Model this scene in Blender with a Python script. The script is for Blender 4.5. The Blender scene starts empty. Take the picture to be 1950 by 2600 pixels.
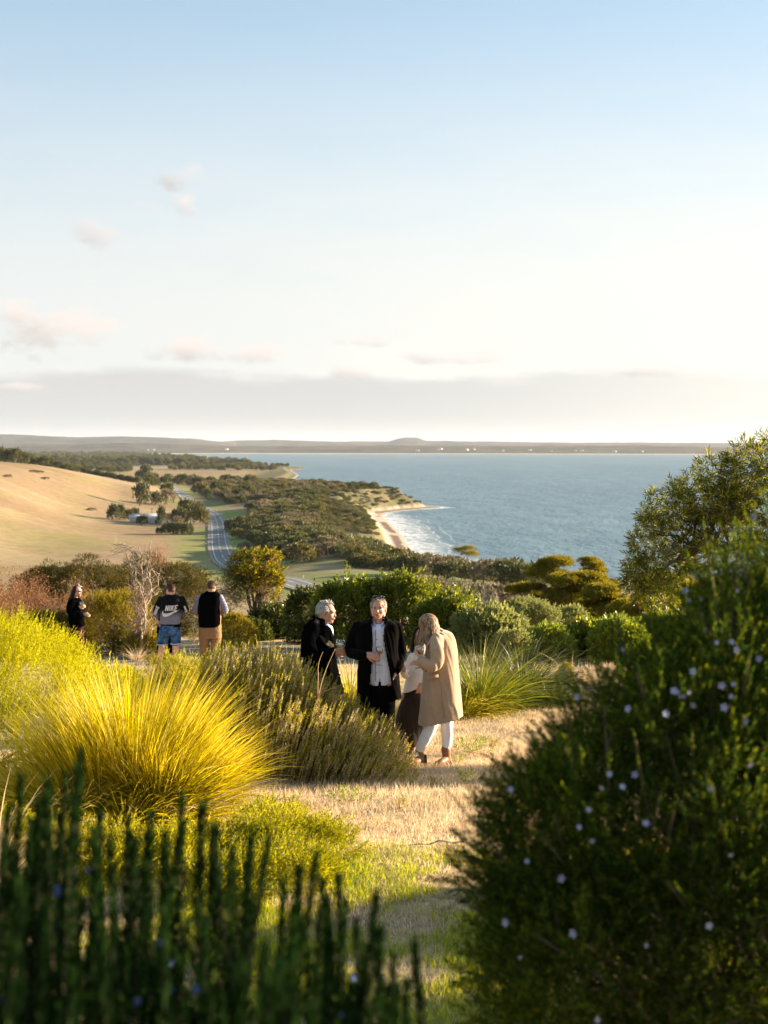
import bpy, bmesh, math, random
import numpy as np
from mathutils import Vector, Matrix
from mathutils.bvhtree import BVHTree

S = bpy.context.scene
COL = S.collection
R = math.radians
PI = math.pi

# ---------------------------------------------------------------- camera
F = 50.0/36.0*2600.0
PITCH = math.atan(165.0/F)
cam_d = bpy.data.cameras.new('camera'); cam = bpy.data.objects.new('camera', cam_d); COL.objects.link(cam)
cam.location = (0, 0, 0); cam.rotation_euler = (PI/2-PITCH, 0, 0)
cam_d.sensor_fit = 'VERTICAL'; cam_d.sensor_height = 36; cam_d.sensor_width = 27; cam_d.lens = 50
cam_d.clip_start = 0.05; cam_d.clip_end = 90000
cam_d.dof.use_dof = True; cam_d.dof.focus_distance = 16.5; cam_d.dof.aperture_fstop = 3.6
S.camera = cam

def at(px, py, Y):
    "the point at forward distance Y that is seen at pixel px, py of the 1950x2600 photograph"
    dx = (px-975)/F; dz = -(py-1300)/F
    c, s = math.cos(PITCH), math.sin(PITCH)
    fy = c + dz*s; fz = dz*c - s
    k = Y/fy
    return Vector((dx*k, Y, fz*k))

# ---------------------------------------------------------------- light
SUN_AZ, SUN_EL = R(70), R(13)
w = bpy.data.worlds.new("World"); S.world = w; w.use_nodes = True
nt = w.node_tree; nt.nodes.clear()
def N(tree, typ, **kw):
    n = tree.nodes.new(typ)
    for k, v in kw.items(): setattr(n, k, v)
    return n
def MATH(t, op, a, b=None, c=None, clamp=False):
    n = N(t, 'ShaderNodeMath', operation=op, use_clamp=clamp)
    for i, v in enumerate((a, b, c)):
        if v is None: continue
        if isinstance(v, (int, float)): n.inputs[i].default_value = v
        else: t.links.new(v, n.inputs[i])
    return n.outputs[0]
def MR(t, v, a, b, c=0.0, d=1.0, smooth=True):
    n = N(t, 'ShaderNodeMapRange', interpolation_type='SMOOTHSTEP' if smooth else 'LINEAR')
    t.links.new(v, n.inputs[0])
    for i, x in zip((1, 2, 3, 4), (a, b, c, d)): n.inputs[i].default_value = x
    return n.outputs[0]
def MIX(t, f, a, b, mode='MIX'):
    n = N(t, 'ShaderNodeMix', data_type='RGBA', blend_type=mode)
    for s, v in ((n.inputs[0], f), (n.inputs[6], a), (n.inputs[7], b)):
        if isinstance(v, (int, float)): s.default_value = v
        elif isinstance(v, (tuple, list)): s.default_value = (*v[:3], 1)
        else: t.links.new(v, s)
    return n.outputs[2]
def NOISE(t, vec, scale, detail=4, rough=.55, dim='3D'):
    n = N(t, 'ShaderNodeTexNoise', noise_dimensions=dim)
    if vec is not None: t.links.new(vec, n.inputs['Vector'])
    n.inputs['Scale'].default_value = scale; n.inputs['Detail'].default_value = detail; n.inputs['Roughness'].default_value = rough
    return n.outputs[0]
def MAP(t, vec, loc=(0, 0, 0), rot=(0, 0, 0), scale=(1, 1, 1)):
    n = N(t, 'ShaderNodeMapping'); t.links.new(vec, n.inputs[0])
    n.inputs[1].default_value = loc; n.inputs[2].default_value = rot; n.inputs[3].default_value = scale
    return n.outputs[0]

sky = N(nt, 'ShaderNodeTexSky', sky_type='NISHITA', sun_disc=False, sun_elevation=SUN_EL, sun_rotation=SUN_AZ,
        altitude=100, air_density=1.0, dust_density=1.1, ozone_density=1.6)
tc = N(nt, 'ShaderNodeTexCoord'); D = tc.outputs['Generated']
sep = N(nt, 'ShaderNodeSeparateXYZ'); nt.links.new(D, sep.inputs[0])
dx_, dy_, dz_ = sep.outputs
u_ = MATH(nt, 'DIVIDE', dx_, MATH(nt, 'MAXIMUM', dy_, .05)); v_ = MATH(nt, 'DIVIDE', dz_, MATH(nt, 'MAXIMUM', dy_, .05))
# thin high veil: brightens the lower sky
cv = N(nt, 'ShaderNodeCombineXYZ'); nt.links.new(u_, cv.inputs[0]); nt.links.new(v_, cv.inputs[1])
UV = cv.outputs[0]
nz1 = NOISE(nt, MAP(nt, UV, scale=(2.2, 9, 1)), 3.0, 6)
nz2 = NOISE(nt, MAP(nt, UV, loc=(3, 1, 0), scale=(9, 16, 1)), 3.2, 7, .6)
front = MR(nt, dy_, .05, .2)
veil = MATH(nt, 'MULTIPLY', MR(nt, dz_, .34, .07), MR(nt, nz1, .2, .6, .8, 1.0))
veil = MATH(nt, 'MULTIPLY', veil, MR(nt, dz_, -.02, .0))
vc = MIX(nt, MR(nt, u_, -.3, .3), (4.35, 4.38, 4.28), (5.2, 4.98, 4.58))
skyc = MIX(nt, .30, sky.outputs[0], (3.6, 5.0, 5.9))
col = MIX(nt, MATH(nt, 'MULTIPLY', veil, .93), skyc, vc)
# grey bank above the horizon
bank = MATH(nt, 'MULTIPLY', MR(nt, MATH(nt, 'ADD', dz_, MR(nt, nz1, .3, .7, -.006, .006)), .053, .044), MR(nt, u_, .46, -.06))
bank = MATH(nt, 'MULTIPLY', bank, MR(nt, dz_, .002, .024, .6, 1))
col = MIX(nt, MATH(nt, 'MULTIPLY', bank, .85), col, (3.3, 3.28, 3.22))
# puffs: (u, v, half width, half height, opacity)
PUFF = [((470-975)/F, (1135-455)/F, .014, .010, .55), ((370-975)/F, (1135-535)/F, .013, .0065, .7), ((470-975)/F, (1135-528)/F, .010, .008, .85),
        ((250-975)/F, (1135-588)/F, .015, .014, .45), ((110-975)/F, (1135-835)/F, .052, .017, .75), ((30-975)/F, (1135-800)/F, .040, .011, .7),
        ((520-975)/F, (1135-892)/F, .048, .009, .7), ((880-975)/F, (1135-868)/F, .032, .004, .5), ((870-975)/F, (1135-940)/F, .022, .006, .55),
        ((1130-975)/F, (1135-908)/F, .034, .005, .4), ((1690-975)/F, (1135-945)/F, .030, .004, .45), ((60-975)/F, (1135-985)/F, .02, .004, .5)]
for (pu, pv, pw, ph, po) in PUFF:
    a = MATH(nt, 'DIVIDE', MATH(nt, 'SUBTRACT', u_, pu), pw); b = MATH(nt, 'DIVIDE', MATH(nt, 'SUBTRACT', v_, pv), ph)
    r2 = MATH(nt, 'ADD', MATH(nt, 'MULTIPLY', a, a), MATH(nt, 'MULTIPLY', b, b))
    m = MATH(nt, 'ADD', MR(nt, r2, 0, 2.6, 1, -.2, False), MATH(nt, 'MULTIPLY', MATH(nt, 'SUBTRACT', nz2, .55), 4.2))
    m = MATH(nt, 'MULTIPLY', MR(nt, m, .15, 1.25), min(1, po*1.5))
    m = MATH(nt, 'MULTIPLY', m, MR(nt, r2, 4.0, 1.5))
    m = MATH(nt, 'MULTIPLY', m, front)
    pc = MIX(nt, MR(nt, MATH(nt, 'ADD', b, MATH(nt, 'MULTIPLY', a, .5)), -1.2, .6), (3.2, 3.05, 2.95), (4.9, 4.4, 4.05))
    col = MIX(nt, m, col, pc)
bg = N(nt, 'ShaderNodeBackground'); nt.links.new(col, bg.inputs[0]); bg.inputs[1].default_value = .050
out = N(nt, 'ShaderNodeOutputWorld'); nt.links.new(bg.outputs[0], out.inputs[0])

sl = bpy.data.lights.new('sun', 'SUN'); sl.energy = 5.0; sl.angle = R(.5); sl.color = (1, .80, .54)
so = bpy.data.objects.new('sun', sl); COL.objects.link(so)
SUNV = Vector((math.sin(SUN_AZ)*math.cos(SUN_EL), math.cos(SUN_AZ)*math.cos(SUN_EL), math.sin(SUN_EL)))
so.rotation_euler = SUNV.to_track_quat('Z', 'Y').to_euler()
S.view_settings.view_transform = 'Standard'; S.view_settings.look = 'None'; S.view_settings.gamma = 1
S.view_settings.exposure = 2.05
S.cycles.use_denoising = True
S.cycles.max_bounces = 6; S.cycles.transparent_max_bounces = 16; S.cycles.volume_bounces = 0
S.cycles.sample_clamp_indirect = 6

# ---------------------------------------------------------------- helpers
def tag(o, label=None, cat=None, group=None, kind=None):
    if label: o['label'] = label
    if cat: o['category'] = cat
    if group: o['group'] = group
    if kind: o['kind'] = kind
    return o
def empty(name, loc=(0, 0, 0), rz=0, **kw):
    o = bpy.data.objects.new(name, None); COL.objects.link(o); o.location = loc; o.rotation_euler = (0, 0, rz)
    o.empty_display_size = .1
    return tag(o, **kw)
class Geo:
    "collects faces as numpy blocks"
    def __init__(s): s.v = []; s.f = []; s.n = 0; s.c = []
    def add(s, v, f, c=None):
        v = np.asarray(v, float).reshape(-1, 3); f = np.asarray(f, int)
        s.v.append(v); s.f.append(f+s.n); s.n += len(v)
        s.c.append(np.broadcast_to(np.array(c if c is not None else (1, 1, 1), float), (len(v), 3)))
    def mesh(s, name, smooth=False, color=False):
        me = bpy.data.meshes.new(name)
        V = np.concatenate(s.v)
        ls = np.concatenate([f.reshape(-1) for f in s.f]); cnt = np.concatenate([np.full(len(f), f.shape[1]) for f in s.f])
        me.vertices.add(len(V)); me.vertices.foreach_set('co', V.astype(np.float32).ravel())
        me.loops.add(len(ls)); me.loops.foreach_set('vertex_index', ls.astype(np.int32))
        me.polygons.add(len(cnt)); st = np.zeros(len(cnt), np.int32); st[1:] = np.cumsum(cnt)[:-1]
        me.polygons.foreach_set('loop_start', st)
        try: me.polygons.foreach_set('loop_total', cnt.astype(np.int32))
        except Exception: pass
        if smooth: me.polygons.foreach_set('use_smooth', np.ones(len(cnt), bool))
        if color:
            a = me.color_attributes.new('Col', 'FLOAT_COLOR', 'POINT')
            C4 = np.ones((len(V), 4), np.float32); C4[:, :3] = np.concatenate(s.c)
            a.data.foreach_set('color', C4.ravel())
        me.update(); me.validate()
        return me
    def obj(s, name, mat, parent=None, smooth=False, color=False, loc=None):
        o = bpy.data.objects.new(name, s.mesh(name, smooth, color)); COL.objects.link(o)
        if mat: o.data.materials.append(mat)
        if parent: o.parent = parent
        if loc is not None: o.location = loc
        return o

def norm(a): return a/np.maximum(np.linalg.norm(a, axis=-1, keepdims=True), 1e-9)
def tube(P, rad, n=8, cap=True, sq=None):
    "closed tube through points P (k,3) with radii (k,) or (k,2)"
    P = np.asarray(P, float); k = len(P); rad = np.asarray(rad, float)
    if rad.ndim == 1: rad = np.stack([rad, rad], 1)
    T = norm(np.gradient(P, axis=0))
    ref = np.array([0, 1., 0]) if abs(T[:, 1]).mean() < .8 else np.array([1., 0, 0])
    A = norm(np.cross(ref, T)); B = np.cross(T, A)
    th = np.arange(n)/n*2*PI
    V = P[:, None]+A[:, None]*(np.cos(th)[None, :, None]*rad[:, None, 0:1])+B[:, None]*(np.sin(th)[None, :, None]*rad[:, None, 1:2])
    V = V.reshape(-1, 3)
    i = np.arange(k-1)[:, None]*n; j = np.arange(n)[None]; j2 = (j+1) % n
    Q = np.stack([i+j, i+j2, i+n+j2, i+n+j], -1).reshape(-1, 4)
    return V, Q, n, k
def add_tube(g, P, rad, n=6, c=None, cap=False):
    V, Q, n, k = tube(P, rad, n)
    g.add(V, Q, c)
    if cap:
        V2 = np.array([P[0], P[-1]])
        base = g.n-len(V)
        tri = [[base+(j+1) % n, base+j, g.n] for j in range(n)]+[[base+(k-1)*n+j, base+(k-1)*n+(j+1) % n, g.n+1] for j in range(n)]
        g.v.append(V2); g.c.append(np.broadcast_to(np.array(c if c is not None else (1, 1, 1), float), (2, 3))); g.n += 2
        g.f.append(np.array(tri))
def add_box(g, cx, cy, cz, sx, sy, sz, rz=0, c=None):
    v = np.array([(x*sx/2, y*sy/2, z*sz/2) for x in (-1, 1) for y in (-1, 1) for z in (-1, 1)])
    ca, sa = math.cos(rz), math.sin(rz)
    v = np.stack([v[:, 0]*ca-v[:, 1]*sa+cx, v[:, 0]*sa+v[:, 1]*ca+cy, v[:, 2]+cz], 1)
    g.add(v, [[0, 1, 3, 2], [4, 6, 7, 5], [0, 4, 5, 1], [2, 3, 7, 6], [0, 2, 6, 4], [1, 5, 7, 3]], c)

def hash2(i, j, seed=0):
    h = (i.astype(np.int64)*374761393+j.astype(np.int64)*668265263+seed*982451653) & 0x7fffffff
    h = ((h ^ (h >> 13))*1274126177) & 0x7fffffff
    return ((h ^ (h >> 16)) & 0xffff)/65535.0
def vnoise(x, y, seed=0):
    i = np.floor(x); j = np.floor(y); fx = x-i; fy = y-j; fx = fx*fx*(3-2*fx); fy = fy*fy*(3-2*fy)
    a = hash2(i, j, seed); b = hash2(i+1, j, seed); c = hash2(i, j+1, seed); d = hash2(i+1, j+1, seed)
    return (a*(1-fx)+b*fx)*(1-fy)+(c*(1-fx)+d*fx)*fy
def fbm(x, y, seed=0, o=4):
    s = 0; a = .5
    for k in range(o): s = s+a*vnoise(x*2**k, y*2**k, seed+k); a *= .5
    return s/(1-.5**o)
def sstep(x, a, b):
    t = np.clip((x-a)/(b-a), 0, 1); return t*t*(3-2*t)

# ---------------------------------------------------------------- materials
def new_mat(name):
    m = bpy.data.materials.new(name); m.use_nodes = True; t = m.node_tree; t.nodes.clear()
    return m, t
def out_mat(t, sh): o = N(t, 'ShaderNodeOutputMaterial'); t.links.new(sh, o.inputs[0])
def PRIN(t, col, rough=.7, spec=.3, **kw):
    p = N(t, 'ShaderNodeBsdfPrincipled')
    for s, v in ((p.inputs['Base Color'], col), (p.inputs['Roughness'], rough), (p.inputs['Specular IOR Level'], spec)):
        if isinstance(v, (int, float)): s.default_value = v
        elif isinstance(v, (tuple, list)): s.default_value = (*v[:3], 1)
        else: t.links.new(v, s)
    for k, v in kw.items():
        s = p.inputs[k.replace('_', ' ')]
        if isinstance(v, (int, float)): s.default_value = v
        elif isinstance(v, (tuple, list)): s.default_value = (*v[:3], 1) if s.type == 'RGBA' else v[:3]
        else: t.links.new(v, s)
    return p.outputs[0]
def BUMP(t, h, strength=.3, dist=.02):
    b = N(t, 'ShaderNodeBump'); b.inputs['Strength'].default_value = strength; b.inputs['Distance'].default_value = dist
    t.links.new(h, b.inputs['Height']); return b.outputs[0]
def leaf_mat(name, cols, trans=.35, rough=.55, spec=.2, tcol=None):
    "cols: three colours spread at random over the leaves"
    m, t = new_mat(name)
    g = N(t, 'ShaderNodeNewGeometry'); r = g.outputs['Random Per Island']
    cr = N(t, 'ShaderNodeValToRGB'); t.links.new(r, cr.inputs[0])
    e = cr.color_ramp.elements
    e[0].position = .0; e[0].color = (*cols[0], 1); e[1].position = 1; e[1].color = (*cols[-1], 1)
    for k, c in enumerate(cols[1:-1]):
        q = cr.color_ramp.elements.new((k+1)/(len(cols)-1)); q.color = (*c, 1)
    oc = N(t, 'ShaderNodeTexCoord').outputs['Object']
    nz = NOISE(t, oc, 1.3, 3)
    c = MIX(t, MR(t, nz, .35, .65, 0, .45), cr.outputs[0], cols[0])
    d = PRIN(t, c, rough, spec)
    tr = N(t, 'ShaderNodeBsdfTranslucent')
    hs = N(t, 'ShaderNodeHueSaturation'); hs.inputs['Value'].default_value = 1.35; hs.inputs['Saturation'].default_value = 1.1; t.links.new(c, hs.inputs['Color'])
    t.links.new(hs.outputs[0] if tcol is None else c, tr.inputs[0])
    mx = N(t, 'ShaderNodeMixShader'); mx.inputs[0].default_value = trans
    t.links.new(d, mx.inputs[1]); t.links.new(tr.outputs[0], mx.inputs[2])
    out_mat(t, mx.outputs[0]); return m
def plain_mat(name, c, rough=.7, spec=.3, var=.15, scale=8, bump=0, bscale=40):
    m, t = new_mat(name)
    oc = N(t, 'ShaderNodeTexCoord').outputs['Object']
    nz = NOISE(t, oc, scale, 4)
    c1 = tuple(x*(1-var) for x in c); c2 = tuple(min(1, x*(1+var)) for x in c)
    cc = MIX(t, MR(t, nz, .3, .7), c1, c2)
    kw = {}
    if bump: kw['Normal'] = BUMP(t, NOISE(t, oc, bscale, 5, .65), bump, .01)
    out_mat(t, PRIN(t, cc, rough, spec, **kw)); return m
# ================================================================ SETTING
SEA = -50.0
def dpx(px, py, z):
    "world x, y of the point of height z seen at a pixel"
    p = at(px, py, 1.0); k = z/p.z
    return p.x*k, k
# coastline (world metres), land on the left of its direction
COAST_PX = [(1129, 1289), (1090, 1291.5), (1060, 1293), (1031, 1295.5), (1008, 1297.5), (992, 1299.5), (974, 1305), (976, 1314), (992, 1326), (1008, 1342), (1023, 1358), (1043, 1389), (1066, 1413), (1105, 1429), (1141, 1439), (1200, 1453), (1310, 1476)]
coast = [dpx(x, y, SEA) for x, y in COAST_PX]
coast = [(-9000, 11800), (-1800, 11600), (-1500, 9500), (-1000, 6500), (-800, 5600), (-620, 4800), (-470, 4000), (-330, 3560), (-215, 3330), (-172, 3224), (-205, 3150), (-190, 2950), (-150, 2508), (-135, 2000),
         (-100, 1640), (-45, 1380), (10, 1250), (36, 1200)]+coast+[(85, 470), (200, 360), (420, 250), (900, 120), (1500, -100), (2500, -900), (3000, -3000), (-9000, -3000)]
coast = np.array(coast)
def coast_dist(x, y):
    "signed distance, positive inland"
    d = np.full(x.shape, 1e9); ins = np.zeros(x.shape, bool)
    A = coast; B = np.roll(coast, -1, 0)
    for (x0, y0), (x1, y1) in zip(A, B):
        ex, ey = x1-x0, y1-y0; L = ex*ex+ey*ey
        t = np.clip(((x-x0)*ex+(y-y0)*ey)/L, 0, 1)
        d = np.minimum(d, np.hypot(x-x0-t*ex, y-y0-t*ey))
        if y0 != y1:
            c = ((y0 > y) != (y1 > y)) & (x < (x1-x0)*(y-y0)/(y1-y0)+x0); ins ^= c
    return np.where(ins, d, -d)
ctrl = []
def cp(px, py, z): x, y = dpx(px, py, z); ctrl.append((x, y, z))
def cd(px, d, z): ctrl.append(((px-975)/F*d, d, z))
for px in (-1500, 0, 500, 975, 1450, 1950, 3400):
    for d, z in ((3, -2.53), (10, -3.05), (20, -3.8), (34, -4.85), (50, -7.6), (70, -10.7), (100, -14.5), (150, -20.0)): cd(px, d, z)
for px in (-1500, 0, 500, 975): cd(px, 205, -25.5); cd(px, 284, -31)
for px in (1300, 1500, 1950): cd(px, 205, -25); cd(px, 290, -31)
for px, py, z in ((0, 1440, -38), (0, 1400, -38), (0, 1350, -35.5), (0, 1300, -30), (0, 1250, -24), (0, 1210, -18), (0, 1172, -11.3),
                  (100, 1186, -15), (200, 1203, -20.5), (330, 1230, -29), (430, 1246, -36),
                  (300, 1440, -38.5), (300, 1400, -40), (300, 1350, -40.5), (300, 1300, -39.5), (300, 1260, -36.5), (150, 1300, -36), (150, 1250, -29), (150, 1400, -39.5),
                  (440, 1300, -41.5), (440, 1350, -42), (440, 1400, -41.5),
                  (545, 1310, -42), (552, 1330, -42), (553, 1360, -42), (555, 1390, -42), (562, 1410, -42), (580, 1430, -41.5), (640, 1455, -39), (740, 1479, -36.2), (825, 1504, -33.5), (520, 1295, -41.5), (480, 1275, -41),
                  (620, 1400, -42), (650, 1340, -41), (700, 1300, -38), (950, 1250, -34.5), (1040, 1270, -36), (850, 1240, -34), (700, 1225, -37), (800, 1260, -35), (850, 1300, -38), (900, 1330, -42),
                  (800, 1400, -37), (760, 1370, -36), (900, 1400, -36), (960, 1440, -38), (870, 1350, -41), (800, 1460, -37), (900, 1470, -36), (1100, 1463, -37), (1220, 1478, -34), (1330, 1492, -30),
                  (400, 1225, -43), (600, 1225, -42), (400, 1190, -43), (600, 1190, -43), (700, 1200, -44)): cp(px, py, z)
for px, d, z in ((0, 1350, -18), (0, 1800, -32), (0, 2600, -38), (0, 4000, -40), (0, 8000, -38), (200, 1500, -32), (250, 2200, -40), (400, 4000, -43), (400, 7000, -44), (-1000, 1000, 0), (-1000, 600, -20), (-1000, 2500, -20), (-3000, 4000, 0), (-1000, 400, -33),
                 (700, 3000, -44), (2500, 500, -36), (1500, 400, -38), (2500, 300, -32), (1950, 500, -44), (-1500, 9000, -30), (1200, 1500, -40), (1200, 3000, -44), (2500, 3000, -44), (1000, 9000, -44), (2500, 9000, -44)): cd(px, d, z)
for px, d, z in ((1100, 460, -41.5), (1100, 500, -45), (1100, 545, -48), (1000, 500, -40.5), (1000, 545, -44), (1250, 424, -40.5), (1250, 460, -44), (1400, 400, -38.5), (1180, 480, -44)): cd(px, d, z)
ctrl = np.array(ctrl)
def uvc(x, y): y = np.maximum(y, 1.5); return np.stack([np.clip(x/y, -1.2, 1.2)*5, np.log(y)*1.5], -1)
def tps(a, b):
    r2 = ((a[:, None]-b[None])**2).sum(-1); return .5*r2*np.log(r2+1e-9)
_c = uvc(ctrl[:, 0], ctrl[:, 1]); _n = len(_c)
_K = np.zeros((_n+3, _n+3)); _K[:_n, :_n] = tps(_c, _c)+np.eye(_n)*.01; _K[:_n, _n] = 1; _K[:_n, _n+1:] = _c; _K[_n, :_n] = 1; _K[_n+1:, :_n] = _c.T
_w = np.linalg.solve(_K, np.r_[ctrl[:, 2], 0, 0, 0])
def rbf(x, y):
    sh = x.shape; q = uvc(x.ravel(), y.ravel()); out = np.empty(len(q))
    for i in range(0, len(q), 40000): out[i:i+40000] = tps(q[i:i+40000], _c)@_w[:_n]+_w[_n]+q[i:i+40000]@_w[_n+1:]
    return out.reshape(sh)
def height(x, y, full=False):
    x = np.asarray(x, float); y = np.asarray(y, float)
    near = -(2.3+.075*np.maximum(y, -30))+(fbm(x*.35+7, y*.35, 3)-.5)*.16
    near = near+.12*np.exp(-((x-4.5)**2/6+(y-21)**2/10))
    far = rbf(x, y)
    rr = np.hypot(x, y)
    far = far+(fbm(x*.012, y*.012, 11)-.5)*np.clip((rr-150)*.01, 0, 3.0)
    z = near+(far-near)*sstep(rr, 33, 60)
    cdist = coast_dist(x, y)
    jag = cdist+(fbm(x*.05, y*.05, 21)-.5)*np.where((y > 1040) & (y < 1400), 16, 1.5)
    beach = SEA+np.where(jag < 0, np.maximum(jag*.1, -6), np.where(jag < 10, jag*.12, 1.2+(jag-10)*.62))
    z = np.where(rr > 150, np.minimum(z, beach), z)
    if full: return z, jag
    return z
def H(x, y): return float(height(np.array([x]), np.array([y]))[0])
def ground_at(px, Y):
    p = at(px, 1300, Y); return Vector((p.x, Y, H(p.x, Y)))

road_px = [(380, 1236), (415, 1244), (440, 1253), (480, 1273), (518, 1292), (541, 1308), (550, 1325), (553, 1345), (555, 1365), (557, 1385), (562, 1405), (574, 1424), (598, 1441), (640, 1457), (690, 1469), (740, 1479), (825, 1504), (920, 1524), (1020, 1540)]
_zr = [-39, -39.5, -40, -41, -41.5, -42, -42, -42, -42, -42, -42, -41.5, -41, -39, -37.5, -36.2, -33.5, -31, -29]
road = np.array([dpx(x, y, z) for (x, y), z in zip(road_px, _zr)])
def resample(P, step):
    "Catmull-Rom through P, then even steps"
    P = np.asarray(P, float); Q = []
    E = np.vstack([2*P[0]-P[1], P, 2*P[-1]-P[-2]])
    for i in range(1, len(E)-2):
        for t in np.linspace(0, 1, 24, endpoint=False):
            a, b, c, d = E[i-1], E[i], E[i+1], E[i+2]
            Q.append(.5*((2*b)+(-a+c)*t+(2*a-5*b+4*c-d)*t*t+(-a+3*b-3*c+d)*t**3))
    Q.append(P[-1]); Q = np.array(Q); s = np.r_[0, np.cumsum(np.linalg.norm(np.diff(Q, axis=0), axis=1))]
    n = max(int(s[-1]/step), 2); u = np.linspace(0, s[-1], n)
    return np.stack([np.interp(u, s, Q[:, k]) for k in range(Q.shape[1])], 1), u
RD, RDs = resample(road, 5.0)
def road_dist(x, y):
    d = np.full(x.shape, 1e9)
    for (x0, y0), (x1, y1) in zip(RD[:-1:2], RD[2::2]):
        ex, ey = x1-x0, y1-y0; L = ex*ex+ey*ey+1e-9
        t = np.clip(((x-x0)*ex+(y-y0)*ey)/L, 0, 1); d = np.minimum(d, np.hypot(x-x0-t*ex, y-y0-t*ey))
    return d

# ---- terrain sheet
th = np.concatenate([np.linspace(-PI, -.34, 70, endpoint=False), np.linspace(-.34, .34, 620, endpoint=False), np.linspace(.34, PI, 70)])
rr = np.concatenate([[.3], np.exp(np.linspace(math.log(1.5), math.log(200), 420, endpoint=False)), np.exp(np.linspace(math.log(200), math.log(3600), 560, endpoint=False)), np.exp(np.linspace(math.log(3600), math.log(14000), 60))])
TH, RR = np.meshgrid(th, rr)
X = RR*np.sin(TH); Y = RR*np.cos(TH)
Z, CD = height(X, Y, True)
RDIS = road_dist(X, Y)
nT = len(th)
i = np.arange(len(rr)-1)[:, None]*nT; j = np.arange(nT-1)[None]
Q = np.stack([i+j, i+j+1, i+nT+j+1, i+nT+j], -1).reshape(-1, 4)
U = X/np.maximum(Y, 1); PXI = U*F+975                      # bearing
straw = np.array((.245, .172, .102)); pale = np.array((.32, .232, .142)); nstraw = np.array((.52, .38, .22)); dgreen = np.array((.085, .11, .03)); scrubc = np.array((.10, .095, .045)); olive = np.array((.24, .22, .07))
sand = np.array((.44, .37, .30)); wrack = np.array((.15, .10, .08)); gravel = np.array((.20, .17, .145)); verge = np.array((.16, .22, .04)); dirt = np.array((.36, .27, .18))
C = np.zeros(X.shape+(3,)); C[:] = straw
def put(mask, c):
    global C
    m = np.clip(mask, 0, 1)[..., None]; C = C*(1-m)+np.asarray(c)*m
n1 = fbm(X*.01, Y*.006, 31); n2 = fbm(X*.05, Y*.02, 32); n3 = fbm(X*.6, Y*.6, 33); n4 = fbm(X*2.5, Y*2.5, 34)
put(sstep(n1, .45, .65), pale)
put((RR > 150)*sstep(fbm(X*.004+3, Y*.03, 36), .5, .62)*.45, (.20, .135, .07)); put((RR > 150)*sstep(fbm(X*.02, Y*.12, 37), .55, .7)*.4, (.35, .25, .15)); put((RR > 150)*sstep(fbm(X*.15, Y*.15, 38), .60, .72)*.35, (.26, .20, .10))
far_ = RR > 150
# green tinge of the lower paddock
put(far_*sstep(Y, 520, 590)*sstep(Y, 720, 620)*sstep(PXI, 480, 200)*.42*sstep(n2, .2, .5), olive)
put(far_*sstep(Y, 1900, 1500)*sstep(n2, .5, .7)*.25, olive)
put(far_*sstep(Y, 1400, 1700)*sstep(n2, .45, .6)*.3, olive)
# scrub-covered ground seaward of the road and on the headland
scr = far_*sstep(PXI, 590, 640)*(Y < 1500)*(Y > 440)
scr = np.maximum(scr, far_*(Y > 1000)*(Y < 1500)*sstep(PXI, 470, 560))
put(scr*.9, scrubc)
put(scr*sstep(fbm(X*.03, Y*.03, 41), .5, .62)*.7, (.30, .22, .12))
put(far_*(RDIS < 45)*(Y > 480)*(Y < 900)*sstep(PXI, 560, 575)*sstep(PXI, 640, 600)*.9, verge)
put(far_*sstep(RDIS, 26, 12)*(Y > 300)*.55*sstep(n2, .3, .5), verge)
put(far_*sstep(Y, 430, 410)*sstep(Y, 318, 340)*sstep(PXI, 690, 740)*.85, (.15, .18, .055))
put(far_*sstep(Y, 470, 455)*sstep(Y, 380, 400)*sstep(PXI, 680, 730)*.5, (.20, .19, .08))
put(far_*sstep(Y, 1500, 1650)*(Y < 2600)*sstep(CD, 90, 40), scrubc)
put(far_*sstep(Y, 3000, 3400), (.09, .09, .05))
# bluff, beach, rocks
put((RR > 150)*sstep(CD, 30, 16)*(CD > 0)*.55, (.26, .21, .10))
put((RR > 150)*(Y > 1010)*sstep(CD, 50, 24)*sstep(n2, .35, .5)*(CD > 0)*.85, scrubc)
put((RR > 150)*(Y > 1000)*sstep(CD, 60, 30)*(CD > 0)*.55, scrubc)
put((RR > 150)*(Y < 1080)*(Y > 450)*sstep(CD, 75, 40)*(CD > 9)*.75*sstep(fbm(X*.05, Y*.05, 47), .25, .5), (.15, .14, .06))
put((RR > 150)*sstep(CD, 14, 10)*(Y < 1500), sand); put((Y >= 1500)*sstep(CD, 4, 2), sand)
put((RR > 150)*(Y < 1060)*sstep(CD, 9, 7)*sstep(CD, 2.5, 4)*sstep(fbm(X*.08, Y*.04, 44), .36, .48), wrack)
put((RR > 150)*(Y > 1060)*(Y < 1500)*sstep(CD, 12, 5), (.20, .15, .10))
# near ground
nr = RR < 60
put(nr*1.0, nstraw)
put(nr*sstep(n3, .42, .6)*.75, dirt)
gg = sstep(RR, 11.3, 9.9)*(.35+.65*sstep(n3, .25, .5))
put(nr*gg*.75, (.19, .20, .05)); put(nr*(RR < 11.5)*sstep(fbm(X*2.2+9, Y*2.2, 39), .52, .66)*.8, (.26, .18, .11))
put(nr*sstep(n3, .62, .7)*.4, (.16, .17, .05))
put(nr*sstep(Y, 28.5, 29.5)*sstep(Y, 36, 34.5)*.95*np.where(U > .03, .25, 1), gravel)
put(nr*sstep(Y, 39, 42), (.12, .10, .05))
put((RR >= 60)*(RR < 300)*sstep(Y, 260, 200), (.13, .11, .055))
g = Geo(); g.add(np.stack([X, Y, Z], -1), Q); g.c = [C.reshape(-1, 3)]
m, t = new_mat('terrain')
ca = N(t, 'ShaderNodeVertexColor', layer_name='Col')
oc = N(t, 'ShaderNodeTexCoord').outputs['Object']
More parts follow.
